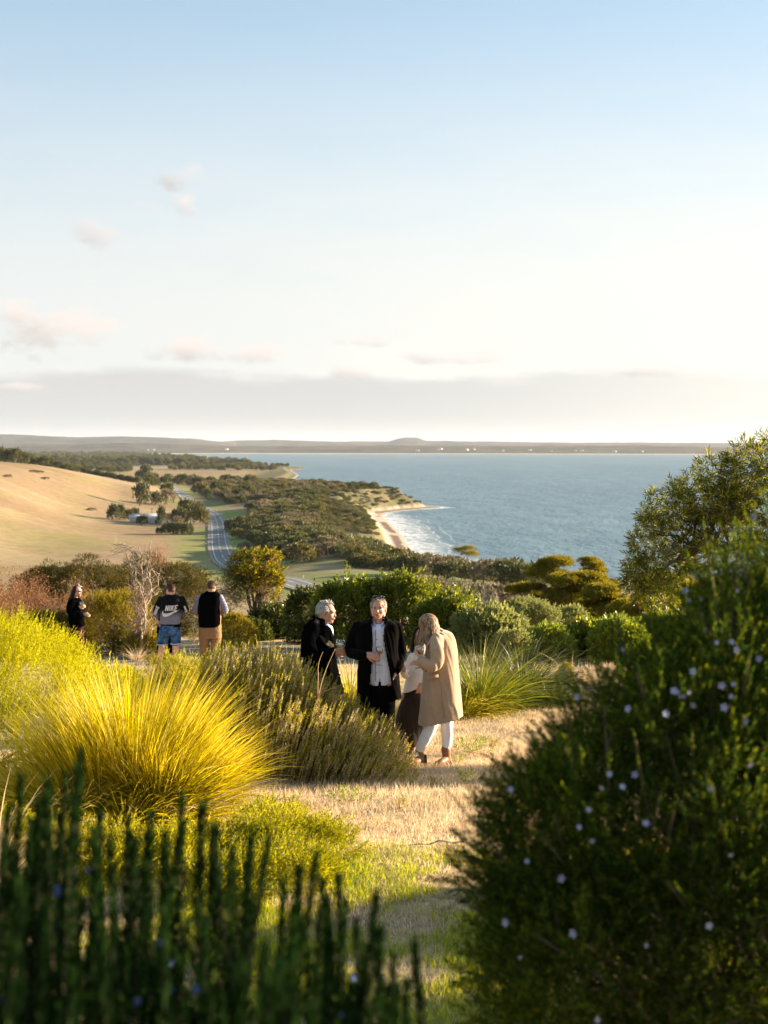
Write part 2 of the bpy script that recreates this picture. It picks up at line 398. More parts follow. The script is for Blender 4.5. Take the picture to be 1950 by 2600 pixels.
f1 = NOISE(t, oc, 14, 6, .7); f2 = NOISE(t, MAP(t, oc, scale=(.25, .25, .25)), 1.0, 8, .7)
v1 = MATH(t, 'MULTIPLY', MR(t, f1, .25, .75, .62, 1.3), MR(t, f2, .25, .75, .78, 1.2))
cm = MIX(t, 1.0, ca.outputs[0], v1, 'MULTIPLY')
out_mat(t, PRIN(t, cm, .9, .1, Normal=BUMP(t, MATH(t, 'ADD', f1, MATH(t, 'MULTIPLY', f2, 2)), .5, .04)))
TERR = g.obj('ground', m, smooth=True, color=True); tag(TERR, kind='structure')
del X, Y, TH, n1, n2, n3, n4, CD, RDIS, PXI, U

# ---- road
def strip(name, P, s, offs, lift, mat, parent=None):
    T = norm(np.gradient(P, axis=0)); Nn = np.stack([T[:, 1], -T[:, 0]], 1)
    V = []
    for o in offs:
        q = P+Nn*o; V.append(np.stack([q[:, 0], q[:, 1], np.maximum(height(q[:, 0], q[:, 1]), height(P[:, 0], P[:, 1])-.3)+lift], 1))
    V = np.stack(V, 1); k, m_ = V.shape[:2]
    i = np.arange(k-1)[:, None]*m_; j = np.arange(m_-1)[None]
    Q = np.stack([i+j, i+j+1, i+m_+j+1, i+m_+j], -1).reshape(-1, 4)
    g = Geo(); g.add(V.reshape(-1, 3), Q); o = g.obj(name, mat, parent, smooth=True)
    uv = o.data.uv_layers.new(name='UVMap'); idx = np.empty(len(o.data.loops), np.int32); o.data.loops.foreach_get('vertex_index', idx)
    uu = np.tile(np.array(offs, float), k); vv = np.repeat(s, m_)
    uv.data.foreach_set('uv', np.stack([uu[idx], vv[idx]], 1).astype(np.float32).ravel())
    return o
m, t = new_mat('asphalt')
uvn = N(t, 'ShaderNodeTexCoord').outputs['UV']; sp = N(t, 'ShaderNodeSeparateXYZ'); t.links.new(uvn, sp.inputs[0])
au = MATH(t, 'ABSOLUTE', sp.outputs[0])
oc = N(t, 'ShaderNodeTexCoord').outputs['Object']; nz = NOISE(t, oc, .5, 6)
cc = MIX(t, MR(t, nz, .3, .7), (.115, .12, .125), (.16, .16, .16))
cc = MIX(t, MR(t, MATH(t, 'ABSOLUTE', MATH(t, 'SUBTRACT', au, 1.6)), .5, .2, 0, .35), cc, (.2, .2, .2))
edge = MATH(t, 'LESS_THAN', MATH(t, 'ABSOLUTE', MATH(t, 'SUBTRACT', au, 2.95)), .15)
cen = MATH(t, 'MULTIPLY', MATH(t, 'LESS_THAN', au, .17), MR(t, MATH(t, 'FRACT', MATH(t, 'DIVIDE', sp.outputs[1], 24)), .40, .42, 1, .25))
cc = MIX(t, MATH(t, 'MULTIPLY', MATH(t, 'MAXIMUM', edge, cen), .75), cc, (.7, .7, .68))
cc = MIX(t, MATH(t, 'GREATER_THAN', MATH(t, 'ADD', au, MR(t, nz, .3, .7, -.4, .4)), 3.8), cc, (.22, .19, .15))
out_mat(t, PRIN(t, cc, .85, .25))
ROAD = strip('road', RD, RDs, [-5.0, -3.8, -2.9, -1.5, 0, 1.5, 2.9, 3.8, 5.0], .28, m); tag(ROAD, kind='structure')

# ---- sea, surf
m, t = new_mat('sea_water')
oc = N(t, 'ShaderNodeTexCoord').outputs['Object']
rot = MAP(t, oc, rot=(0, 0, R(-25)), scale=(1, .45, 1))
w1 = NOISE(t, rot, .22, 5, .62); w2 = NOISE(t, rot, .045, 4, .6); w3 = NOISE(t, MAP(t, oc, scale=(1, .25, 1)), .004, 4)
w4 = NOISE(t, MAP(t, oc, scale=(.6, 1, 1)), .09, 3, .6)
hh = MATH(t, 'ADD', w1, MATH(t, 'MULTIPLY', w2, 2.2))
base = MIX(t, MR(t, w3, .3, .7), (.085, .150, .185), (.115, .19, .225))
base = MIX(t, MR(t, w2, .35, .65, 0, .6), base, (.045, .10, .14))
cap = MATH(t, 'MULTIPLY', MR(t, w1, .70, .76), MR(t, w4, .5, .62))
base = MIX(t, cap, base, (.75, .78, .8))
cds = N(t, 'ShaderNodeCameraData')
out_mat(t, PRIN(t, base, .42, .35, Normal=BUMP(t, hh, .9, 1.5)))
g = Geo(); L = 30000
gx = np.concatenate([np.linspace(-L, -2000, 15), np.linspace(-1500, 2500, 41), np.linspace(3500, L, 15)]); gy = np.concatenate([np.linspace(-3000, 0, 5), np.linspace(200, 4000, 39), np.linspace(5000, 26000, 22)])
GX, GY = np.meshgrid(gx, gy); nx_ = len(gx)
i = np.arange(len(gy)-1)[:, None]*nx_; j = np.arange(nx_-1)[None]
g.add(np.stack([GX, GY, GX*0+SEA], -1), np.stack([i+j, i+j+1, i+nx_+j+1, i+nx_+j], -1).reshape(-1, 4))
o = g.obj('sea', m); tag(o, kind='structure')

# surf: white water along the shore, a ribbon just above the sea with gaps
m, t = new_mat('surf_foam')
uvn = N(t, 'ShaderNodeTexCoord').outputs['UV']; sp = N(t, 'ShaderNodeSeparateXYZ'); t.links.new(uvn, sp.inputs[0])
oc = N(t, 'ShaderNodeTexCoord').outputs['Object']
nw = NOISE(t, oc, .02, 3); nf = NOISE(t, MAP(t, oc, scale=(1, .5, 1)), .25, 6, .7)
off = MATH(t, 'ADD', sp.outputs[0], MATH(t, 'MULTIPLY', MATH(t, 'SUBTRACT', nw, .5), 26))
al = MR(t, off, 9, 1, 0, 1.0)
for c_, w_, a_ in ((9, 2.0, .8), (17, 2.2, .75), (27, 2.0, .6), (38, 1.8, .4)):
    a = MR(t, MATH(t, 'ABSOLUTE', MATH(t, 'SUBTRACT', off, c_)), w_, 0, 0, a_); al = MATH(t, 'MAXIMUM', al, a)
wash = MR(t, off, 36, 6, 0, .85)
al = MATH(t, 'MAXIMUM', MATH(t, 'MULTIPLY', al, MR(t, nf, .35, .6, .15, 1)), MATH(t, 'MULTIPLY', wash, MR(t, nf, .35, .65, .25, 1)))
al = MATH(t, 'MULTIPLY', al, MR(t, sp.outputs[0], 48, 36))
tr = N(t, 'ShaderNodeBsdfTransparent'); dfm = PRIN(t, (.80, .82, .84), .6, .2)
mx = N(t, 'ShaderNodeMixShader'); t.links.new(al, mx.inputs[0]); t.links.new(tr.outputs[0], mx.inputs[1]); t.links.new(dfm, mx.inputs[2]); out_mat(t, mx.outputs[0])
cs, css = resample(np.array([c for c in coast[14:42]]), 12.0)
T = norm(np.gradient(cs, axis=0)); Nn = np.stack([-T[:, 1], T[:, 0]], 1)
offs = [-6, 0, 4, 8, 14, 22, 32, 50]
for k in (1, -1):
    q = cs+Nn*k*10
    if coast_dist(q[:, 0], q[:, 1]).mean() < 0: Nn = Nn*k; break
wid = np.interp(cs[:, 1], [0, 560, 620, 1020, 1080, 1300], [.7, .7, .7, .65, .3, .3])
V = np.stack([np.stack([cs[:, 0]+Nn[:, 0]*o*wid, cs[:, 1]+Nn[:, 1]*o*wid, cs[:, 0]*0+SEA+.12], 1) for o in offs], 1)
k, m_ = V.shape[:2]; i = np.arange(k-1)[:, None]*m_; j = np.arange(m_-1)[None]
g = Geo(); g.add(V.reshape(-1, 3), np.stack([i+j, i+j+1, i+m_+j+1, i+m_+j], -1).reshape(-1, 4)); SURF = g.obj('surf', m)
uv = SURF.data.uv_layers.new(name='UVMap'); idx = np.empty(len(SURF.data.loops), np.int32); SURF.data.loops.foreach_get('vertex_index', idx)
uv.data.foreach_set('uv', np.stack([np.tile(np.array(offs, float), k)[idx], np.repeat(css, m_)[idx]], 1).astype(np.float32).ravel())
tag(SURF, kind='structure')

# ---- far shore: two ranges of hills
def ridge(name, pts, depth, base, mat, seed, rough):
    "pts: (px, py of the skyline, distance)"
    pts = np.array(pts, float); px = np.linspace(pts[0, 0], pts[-1, 0], 520)
    Yd = np.interp(px, pts[:, 0], pts[:, 2]); py = np.interp(px, pts[:, 0], pts[:, 1])+(fbm(px*.03, px*0, seed, 5)-.5)*rough
    top = np.array([at(a, b, y) for a, b, y in zip(px, py, Yd)])
    g = Geo(); rows = []
    K = 26
    for q in range(K+1):
        f = q/K; y = Yd-depth*(1-f); x = top[:, 0]/Yd*y
        prof = sstep(np.full(len(px), f), 0, 1)*.55+.45*f
        z = base+(top[:, 2]-base)*prof*(1+(fbm(x*.0011+5, y*.0011, seed+3, 4)-.5)*.9*(1-f)*(f > .02))
        rows.append(np.stack([x, y, z], 1))
    f2 = rows[-1].copy(); f2[:, 1] += depth*.5; f2[:, 0] = top[:, 0]/Yd*f2[:, 1]; f2[:, 2] = base-10; rows.append(f2)
    V = np.array(rows); k, m_ = V.shape[:2]; i = np.arange(k-1)[:, None]*m_; j = np.arange(m_-1)[None]
    g.add(V.reshape(-1, 3), np.stack([i+j, i+j+1, i+m_+j+1, i+m_+j], -1).reshape(-1, 4))
    o = g.obj(name, mat, smooth=False); tag(o, kind='structure'); return o
def hill_mat(name, a, b, sc):
    m, t = new_mat(name); oc = N(t, 'ShaderNodeTexCoord').outputs['Object']
    nz = NOISE(t, MAP(t, oc, scale=(1, .5, 2)), sc, 7, .72); sp = N(t, 'ShaderNodeSeparateXYZ'); t.links.new(oc, sp.inputs[0])
    c = MIX(t, MR(t, nz, .38, .62), a, b)
    c = MIX(t, MR(t, sp.outputs[2], SEA+5, SEA+1), c, (.55, .46, .35))
    out_mat(t, PRIN(t, c, .95, .05)); return m
hm1 = hill_mat('coast_woodland', (.020, .024, .016), (.075, .062, .042), .0045)
hm2 = hill_mat('far_range', (.026, .031, .028), (.085, .073, .055), .0025)
ridge('hills', [(-400, 1131, 12500), (0, 1131, 12500), (330, 1124, 12500), (620, 1133, 12600), (1000, 1131, 12300), (1300, 1132, 12000), (1650, 1131, 11500), (1900, 1138, 11000), (2300, 1136, 11000)], 1900, SEA-1, hm1, 5, 3)
HILLS = ridge('hills', [(-400, 1095, 17000), (0, 1103, 17000), (60, 1104, 17000), (200, 1110, 17000), (330, 1108, 17000), (480, 1113, 17000), (560, 1121, 17000), (600, 1118, 19000), (700, 1117, 19000), (850, 1121, 19000), (985, 1121, 19000), (1010, 1114, 19000), (1030, 1111.5, 19000), (1062, 1112, 19000), (1080, 1119, 19000),
       (1300, 1122, 19000), (1500, 1124, 19000), (1700, 1123.5, 19000), (1950, 1126, 19000), (2300, 1124, 19000)], 3200, SEA-1, hm2, 9, 2.2)
# ---- haze
m, t = new_mat('haze_air')
pv = N(t, 'ShaderNodeVolumePrincipled'); pv.inputs['Color'].default_value = (.80, .87, 1.0, 1); pv.inputs['Density'].default_value = 1.7e-5; pv.inputs['Anisotropy'].default_value = .1
o_ = N(t, 'ShaderNodeOutputMaterial'); t.links.new(pv.outputs[0], o_.inputs[1])
g = Geo(); add_box(g, 0, 10000, 70, 60000-20, 36000, 270); HAZE = g.obj('haze', m); tag(HAZE, kind='stuff')
# ================================================================ VEGETATION LIBRARY
def rdir(n, rng): return norm(rng.normal(size=(n, 3)))
def frames(d, rng, roll=True):
    "rotation matrices taking +Z to d"
    d = norm(d); a = np.where(np.abs(d[:, 2:3]) < .9, np.array([[0, 0, 1.]]), np.array([[1., 0, 0]]))
    x = norm(np.cross(a, d)); y = np.cross(d, x)
    if roll:
        t = rng.uniform(0, 2*PI, len(d))[:, None]; x, y = x*np.cos(t)+y*np.sin(t), y*np.cos(t)-x*np.sin(t)
    return np.stack([x, y, d], -1)
def stamp(g, V, Q, pos, dirs, scale, rng, c=None):
    "copies of the small shape V, Q at pos, its Z along dirs"
    M = frames(dirs, rng); sc = np.broadcast_to(np.asarray(scale, float), (len(pos),))
    W = np.einsum('nij,kj->nki', M, V)*sc[:, None, None]+pos[:, None]
    QQ = Q[None]+(np.arange(len(pos))*len(V))[:, None, None]
    g.add(W.reshape(-1, 3), QQ.reshape(-1, Q.shape[1]), c)
def leafset(P, D, L, W, rng, fold=.15):
    "one pointed leaf (a folded quad) per row: base P, direction D"
    n = len(P); M = frames(D, rng); L = np.broadcast_to(L, n)[:, None]; W = np.broadcast_to(W, n)[:, None]
    x, y, z = M[..., 0], M[..., 1], M[..., 2]
    a = P; b = P+z*L*.45+x*W*.5+y*W*fold; c = P+z*L; d = P+z*L*.45-x*W*.5+y*W*fold
    V = np.stack([a, b, c, d], 1).reshape(-1, 3); return V, np.arange(4*n).reshape(-1, 4)
def sprig(rng, n=14, length=.12, L=.03, W=.012, spread=.9, taper=.5, start=.1):
    "leaves around a short stem along +Z"
    h = np.linspace(start, 1, n)*length; a = np.arange(n)*2.4+rng.uniform(0, .6, n)
    k = (1-(h/length)*taper)
    D = np.stack([np.cos(a)*spread*k, np.sin(a)*spread*k, np.full(n, .75)+(1-k)], 1)
    return leafset(np.stack([0*h, 0*h, h], 1), D, L*rng.uniform(.75, 1.2, n), W, rng)
def shell(blobs, n, rng, depth=.25, low=-.35, lump=.12, seed=0):
    "points and outward directions on the outside of a union of ellipsoids (cx, cy, cz, rx, ry, rz)"
    B = np.array(blobs, float); area = (B[:, 3]*B[:, 4]+B[:, 3]*B[:, 5]+B[:, 4]*B[:, 5]); pr = area/area.sum()
    P, D = [], []; got = 0
    while got < n:
        k = rng.choice(len(B), n, p=pr); d = rdir(n, rng); d = d[d[:, 2] > low]; k = k[:len(d)]
        ph = np.arctan2(d[:, 1], d[:, 0])
        wob = 1+lump*(fbm(ph*2.2+k*7.3+seed, d[:, 2]*3.1+k, 7+seed, 3)-.5)*2
        r = (1-depth*rng.uniform(0, 1, len(d))**1.6)*wob
        p = B[k, :3]+d*B[k, 3:]*r[:, None]
        ok = np.ones(len(p), bool)
        for j, b in enumerate(B): ok &= ((((p-b[:3])/b[3:])**2).sum(1) > .72) | (k == j)
        nn = norm(d/B[k, 3:])
        P.append(p[ok]); D.append(nn[ok]); got += ok.sum()
    return np.concatenate(P)[:n], np.concatenate(D)[:n]
def lumpy(blobs, nl, rl, per, rng, up=.35, low=-.3, flat=1.0, seed=0, lump=.12, tight=False):
    "clumps: nl lumps of radius rl over the blobs, per points in each -> points, outward directions"
    c, d = shell(blobs, nl, rng, .18, low, lump, seed)
    rls = rl*rng.uniform(.65, 1.35, nl)
    q = rdir(nl*per, rng).reshape(nl, per, 3); q = norm(q+d[:, None]*.55)
    r = (rng.uniform(.45, 1, (nl, per, 1))**.7 if not tight else rng.uniform(.82, 1, (nl, per, 1)))*rls[:, None, None]
    p = c[:, None]+q*r*np.array([1, 1, flat])
    dd = norm(q+np.array([0, 0, up])+rng.normal(size=q.shape)*.35)
    return p.reshape(-1, 3), dd.reshape(-1, 3)
def wiggle(a, b, n, amp, rng, sag=0):
    a = np.asarray(a, float); b = np.asarray(b, float)
    t = np.linspace(0, 1, n)[:, None]; P = a+(b-a)*t
    w_ = np.cumsum(rng.normal(size=(n, 3))*amp*np.linalg.norm(b-a), 0); w_ = w_-w_[0]-(w_[-1]-w_[0])*t; P = P+w_; P[:, 2] += sag*np.sin(t[:, 0]*PI)
    return P
def limbs(g, base, targets, r0, rng, fork=.35, amp=.05, n=7, sides=6, trunks=1):
    "trunk(s) from base that fork towards the targets"
    T = np.array(targets, float); cen = T.mean(0)
    for q in range(trunks):
        b = np.array(base, float)+rng.normal(size=3)*r0*(2.2 if trunks > 1 else 0)*np.array([1, 1, 0])
        sub = T[q::trunks]
        if not len(sub): continue
        fk = b+(sub.mean(0)-b)*fork
        P = wiggle(b-np.array([0, 0, .15]), fk, n, amp, rng); add_tube(g, P, np.linspace(r0, r0*.65, n)*(1.25-.25*np.minimum(1, np.linspace(0, 3, n))), sides)
        for t_ in sub:
            P2 = wiggle(P[-1], t_, n, amp, rng); add_tube(g, P2, np.linspace(r0*.55, r0*.09, n), 5)
            for s in range(3):
                k = rng.integers(2, n-1); e = P2[k]+(t_-P2[k])*.6+np.clip(rng.normal(size=3), -1, 1)*min(np.linalg.norm(t_-fk)*.16, .3)
                add_tube(g, wiggle(P2[k], e, 5, amp, rng), np.linspace(r0*.22, r0*.05, 5), 4)
def blades(g, base, n, L, W, rng, R0=.2, lean=(.1, 1.0), droop=.5, segs=5, wind=(0, 0), c=None):
    "arching grass blades from a tuft centred on base"
    ph = rng.uniform(0, 2*PI, n); r = np.sqrt(rng.uniform(0, 1, n)); tilt = lean[0]+(lean[1]-lean[0])*r*rng.uniform(.75, 1.1, n)
    b = np.asarray(base)+np.stack([np.cos(ph)*r*R0, np.sin(ph)*r*R0, 0*r], 1)
    out_ = np.stack([np.cos(ph), np.sin(ph), 0*ph], 1); out_[:, 0] += wind[0]; out_[:, 1] += wind[1]
    Ln = L*rng.uniform(.55, 1.1, n); Wn = W*rng.uniform(.6, 1.2, n); dr = droop*rng.uniform(.4, 1.3, n)
    side = norm(np.stack([-np.sin(ph), np.cos(ph), 0*ph], 1)+rng.normal(size=(n, 3))*.5)
    rows = []; p = b.copy(); ang = tilt.copy()
    for k in range(segs+1):
        wk = Wn*(1-(k/segs)**2*.97)*.5*(1 if k else .7)
        rows.append(np.stack([p-side*wk[:, None], p+side*wk[:, None]], 1))
        d = out_*np.sin(ang)[:, None]; d[:, 2] = np.cos(ang)
        p = p+d*(Ln/segs)[:, None]; ang = ang+dr/segs*(1+k*.5)
    V = np.stack(rows, 1).reshape(-1, 3)      # n, segs+1, 2
    m_ = (segs+1)*2; i = (np.arange(n)*m_)[:, None]; j = np.arange(segs)[None]*2
    g.add(V, np.stack([i+j, i+j+1, i+j+3, i+j+2], -1).reshape(-1, 4), c)
def hedge_blobs(px, Y, topy, hw, rng, n=6, depth=None, flat=.8, base=None):
    "ellipsoids filling a shrub seen at px with its top at topy and half width hw pixels, standing at distance Y"
    g0 = ground_at(px, Y); top = at(px, topy, Y).z; h = max(top-g0.z, .3); w_ = hw/F*Y; dp = depth or w_*.8
    B = [(0, 0, h*.36, w_*.86, dp*.86, h*.58), (0, 0, h*.12, w_*.9, dp*.9, h*.3)]
    for k in range(n):
        a = k/n*2*PI+rng.uniform(-.4, .4); r = rng.uniform(.4, .66)
        B.append((math.cos(a)*w_*r, math.sin(a)*dp*r, h*rng.uniform(.15, .66), w_*rng.uniform(.30, .46), dp*rng.uniform(.3, .46), h*rng.uniform(.24, .34)))
    return g0, h, w_, B
BARK = plain_mat('bark_grey', (.22, .17, .13), .9, .1, .35, 14, .6, 60)
BARKD = plain_mat('bark_dark', (.10, .075, .055), .9, .1, .35, 14, .6, 60)
TWIG = plain_mat('twig_pale', (.36, .29, .22), .85, .15, .3, 10)
def plant(name, loc, label, cat, parts, group=None, rz=0):
    "parts: (part name, Geo, material, smooth)"
    parts = [p for p in parts if p[1].n]
    e = empty(name, loc, rz); tag(e, label, cat, group)
    for pn, g, m, s in parts: g.obj(pn, m, e, smooth=s)
    return e
def copy_tree(o, loc=None, rz=None, sc=None, parent=None):
    c = o.copy(); COL.objects.link(c); c.parent = parent
    for ch in o.children: copy_tree(ch, parent=c)
    if loc is not None: c.location = loc
    if rz is not None: c.rotation_euler = (0, 0, rz)
    if sc is not None: c.scale = sc if hasattr(sc, '__len__') else (sc, sc, sc)
    return c
def bush(name, px, Y, topy, hw, label, mat, seed, nl=160, rl=.22, per=30, sp=None, n=6, up=.35, cat='shrub', trunk=True, group=None, flat=1.0, low=-.98, blobs=None, wood=None, scale=1, depth=None, lump=.12):
    rng = np.random.default_rng(seed)
    g0, h, w_, B = hedge_blobs(px, Y, topy, hw, rng, n, depth)
    if blobs: B = blobs
    P, D_ = lumpy(B, nl, rl, per, rng, up, low, flat, seed % 7, lump, name == 'tea_tree')
    k = P[:, 2] > .02; P, D_ = P[k], D_[k]; 
    g = Geo()
    if sp is None: sp = dict(n=7, length=.07, L=.045, W=.02)
    V, Q = sprig(rng, **sp); stamp(g, V, Q, P, D_, rng.uniform(.7, 1.25, len(P))*scale, rng)
    ns = int(nl*3.2) if name != 'tea_tree' else 5; P2, D2 = shell(B, ns, rng, .10, -.2, lump*1.6, seed % 7); sc2 = rng.uniform(.8, 2.2, ns); D2 = norm(D2+np.array([0, 0, .8])+rng.normal(size=D2.shape)*.35); k = P2[:, 2] > .05; stamp(g, V, Q, (P2+D2*.02)[k], D2[k], (sc2*scale)[k], rng)
    gb = Geo()
    if trunk: limbs(gb, (0, 0, 0), [np.array(b[:3])+np.array([0, 0, b[5]*.5]) for b in B], max(.02, .03*h), rng, trunks=3, fork=.3)
    return plant(name, g0, label, cat, [('foliage', g, mat, False), ('branches', gb, wood or BARK, True)], group)
# ================================================================ MIDDLE DISTANCE PLANTS
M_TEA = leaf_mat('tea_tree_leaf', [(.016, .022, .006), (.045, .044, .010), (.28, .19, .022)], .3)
M_OLIVE = leaf_mat('olive_gold_leaf', [(.11, .105, .016), (.27, .21, .025), (.44, .31, .045)], .45)
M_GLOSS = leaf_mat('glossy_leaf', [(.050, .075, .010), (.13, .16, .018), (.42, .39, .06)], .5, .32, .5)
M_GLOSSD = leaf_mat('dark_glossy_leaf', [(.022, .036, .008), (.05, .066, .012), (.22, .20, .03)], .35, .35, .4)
M_LIME = leaf_mat('lime_leaf', [(.10, .15, .02), (.20, .24, .03), (.34, .34, .05)], .45, .4, .4)
M_SAGE = leaf_mat('sage_leaf', [(.13, .15, .05), (.24, .25, .08), (.36, .34, .12)], .4)
M_WATTLE = leaf_mat('wattle_leaf', [(.035, .058, .011), (.11, .13, .018), (.56, .47, .05)], .5, .35, .45)
M_RUST = leaf_mat('rust_leaf', [(.16, .07, .03), (.28, .13, .05), (.36, .20, .09)], .3)
M_SCRUB = leaf_mat('scrub_leaf', [(.050, .062, .018), (.085, .092, .026), (.15, .135, .045)], .2)
M_SCRUB2 = leaf_mat('grey_scrub_leaf', [(.12, .095, .06), (.19, .15, .09), (.26, .21, .13)], .2)
FINE = dict(n=9, length=.07, L=.030, W=.009, spread=.6)
DOME = 'domed shrubs beyond the gravel path'
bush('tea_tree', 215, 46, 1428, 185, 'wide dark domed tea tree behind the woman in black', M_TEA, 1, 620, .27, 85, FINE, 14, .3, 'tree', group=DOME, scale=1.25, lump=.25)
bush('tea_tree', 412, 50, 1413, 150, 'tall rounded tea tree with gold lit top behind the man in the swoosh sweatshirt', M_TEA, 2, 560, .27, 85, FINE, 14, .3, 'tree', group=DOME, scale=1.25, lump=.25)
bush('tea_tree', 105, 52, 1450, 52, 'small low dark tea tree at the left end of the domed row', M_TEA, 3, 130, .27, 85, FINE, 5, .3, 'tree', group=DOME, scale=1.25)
bush('shrub', 290, 33, 1512, 92, 'golden green bushy shrub right beside the woman in black', M_OLIVE, 4, 240, .15, 46, dict(n=9, length=.09, L=.03, W=.010, spread=.55), 9, .7, lump=.3)
bush('shrub', 375, 31.5, 1610, 62, 'low golden shrub between the woman in black and the man in denim shorts', M_OLIVE, 5, 120, .13, 46, dict(n=9, length=.09, L=.03, W=.010, spread=.55), 6, .7)
bush('shrub', 120, 33, 1565, 105, 'dark olive shrub to the left of the woman in black', M_TEA, 6, 240, .17, 46, dict(n=9, length=.10, L=.03, W=.010, spread=.55), 7, .8, lump=.25)
bush('shrub', 15, 31, 1600, 70, 'green shrub at the left edge below the russet thicket', M_TEA, 7, 140, .16, 46, FINE, 5, .8)
bush('shrub', 596, 34, 1565, 44, 'rounded yellow green shrub at the right elbow of the man in the vest', M_OLIVE, 8, 90, .13, 50, FINE, 5, .6)
bush('shrub', 555, 38, 1545, 40, 'dark shrub hiding behind the man in the vest', M_TEA, 9, 90, .15, 50, FINE, 5, .6)
GL = dict(n=8, length=.10, L=.055, W=.026, spread=.8)
GR = 'glossy leaved shrubs behind the drinkers'
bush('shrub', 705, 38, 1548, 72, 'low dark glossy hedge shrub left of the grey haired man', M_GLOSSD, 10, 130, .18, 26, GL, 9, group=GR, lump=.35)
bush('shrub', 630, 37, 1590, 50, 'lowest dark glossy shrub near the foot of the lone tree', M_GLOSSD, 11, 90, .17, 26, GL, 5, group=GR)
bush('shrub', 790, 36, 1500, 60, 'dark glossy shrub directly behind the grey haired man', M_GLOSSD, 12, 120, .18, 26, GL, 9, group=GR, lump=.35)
bush('shrub', 895, 34, 1476, 88, 'tall glossy green shrub between the grey haired man and the man facing us', M_GLOSS, 13, 230, .17, 30, GL, 14, group=GR, lump=.4)
bush('shrub', 1030, 34, 1468, 92, 'tall sunlit glossy shrub behind the shoulder of the man facing us', M_GLOSS, 14, 230, .17, 30, GL, 14, group=GR, lump=.4)
bush('shrub', 1150, 32, 1522, 84, 'broad leafy green shrub behind the blonde woman', M_GLOSS, 15, 230, .16, 30, GL, 14, group=GR, lump=.4)
bush('shrub', 1250, 31, 1556, 78, 'pale green leafy shrub right of the blonde woman above the tussocks', M_SAGE, 16, 210, .16, 30, GL, 14, group=GR, lump=.4)
def open_tree(name, px, Y, topy, hw, label, mat, seed, nb=9, per=40, nl=60, rl=.14, sp=None, lean=0, r0=.05, base_px=None, hmin=.45, wood=None, cat='tree', flat=.7, group=None, scale=1, fork=.35, extra=None, amp=.05):
    "small tree with visible trunk and a crown of separate leaf clouds"
    rng = np.random.default_rng(seed); g0 = ground_at(base_px or px, Y); top = at(px, topy, Y).z; h = top-g0.z; w_ = hw/F*Y; ox = (px-(base_px or px))/F*Y
    B = []
    for k in range(nb):
        a = k*2.4; r = math.sqrt((k+.5)/nb)*.75; zz = h*(1-.12-.5*(1-hmin)*rng.uniform(0, 1)*(.4+r))
        B.append((ox+math.cos(a)*w_*r, math.sin(a)*w_*r*.8, zz-h*.5*r*r*.35, w_*rng.uniform(.26, .42), w_*rng.uniform(.26, .42), w_*rng.uniform(.26, .42)*flat))
    P, D_ = lumpy(B, nl, rl, per, rng, .3, -.6, .8, seed % 5); g = Geo(); V, Q = sprig(rng, **(sp or dict(n=8, length=.10, L=.05, W=.018))); stamp(g, V, Q, P, D_, rng.uniform(.7, 1.3, len(P))*scale, rng)
    gb = Geo(); limbs(gb, (0, 0, 0), [b[:3] for b in B], r0, rng, fork, amp)
    parts = [('crown', g, mat, False), ('trunk', gb, wood or BARK, True)]
    if extra: parts += extra(rng, h, w_)
    return plant(name, g0, label, cat, parts, group)
open_tree('tree', 1350, 33, 1513, 62, 'small open sage green tree with a forked dark trunk', M_SAGE, 21, 9, 26, 110, .14, dict(n=8, length=.09, L=.035, W=.016), r0=.045, base_px=1342, wood=BARKD)
bush('shrub', 1450, 34, 1545, 46, 'pale green upright shrub in front of the umbrella tea trees', M_SAGE, 22, 110, .15, 28, dict(n=8, length=.09, L=.04, W=.018), 6)
bush('shrub', 1305, 28.5, 1612, 56, 'low sage shrub behind the dark green tussock', M_SAGE, 23, 110, .13, 26, dict(n=8, length=.09, L=.035, W=.016), 5)
bush('shrub', 1395, 29, 1600, 62, 'sunlit leafy shrub above the dark green tussock', M_LIME, 24, 130, .14, 26, dict(n=8, length=.09, L=.04, W=.018), 6)
bush('shrub', 1495, 30, 1590, 62, 'green shrub above the pale dry grass on the bank', M_GLOSS, 25, 150, .14, 28, GL, 6)
bush('shrub', 1575, 29, 1578, 66, 'brilliant yellow green shrub at the edge of the near dark bush', M_LIME, 26, 160, .14, 28, dict(n=8, length=.10, L=.05, W=.022), 7)
bush('shrub', 1690, 31, 1565, 80, 'green shrub half hidden behind the near flowering bush', M_LIME, 27, 130, .15, 26, GL, 6)
bush('shrub', 1440, 24, 1690, 14, 'tiny rounded golden shrub at the end of the gravel bank', M_OLIVE, 28, 40, .05, 40, dict(n=7, length=.04, L=.02, W=.006), 3, trunk=False)
M_TEAG = leaf_mat('gold_tea_leaf', [(.035, .042, .009), (.17, .15, .018), (.56, .42, .045)], .45)
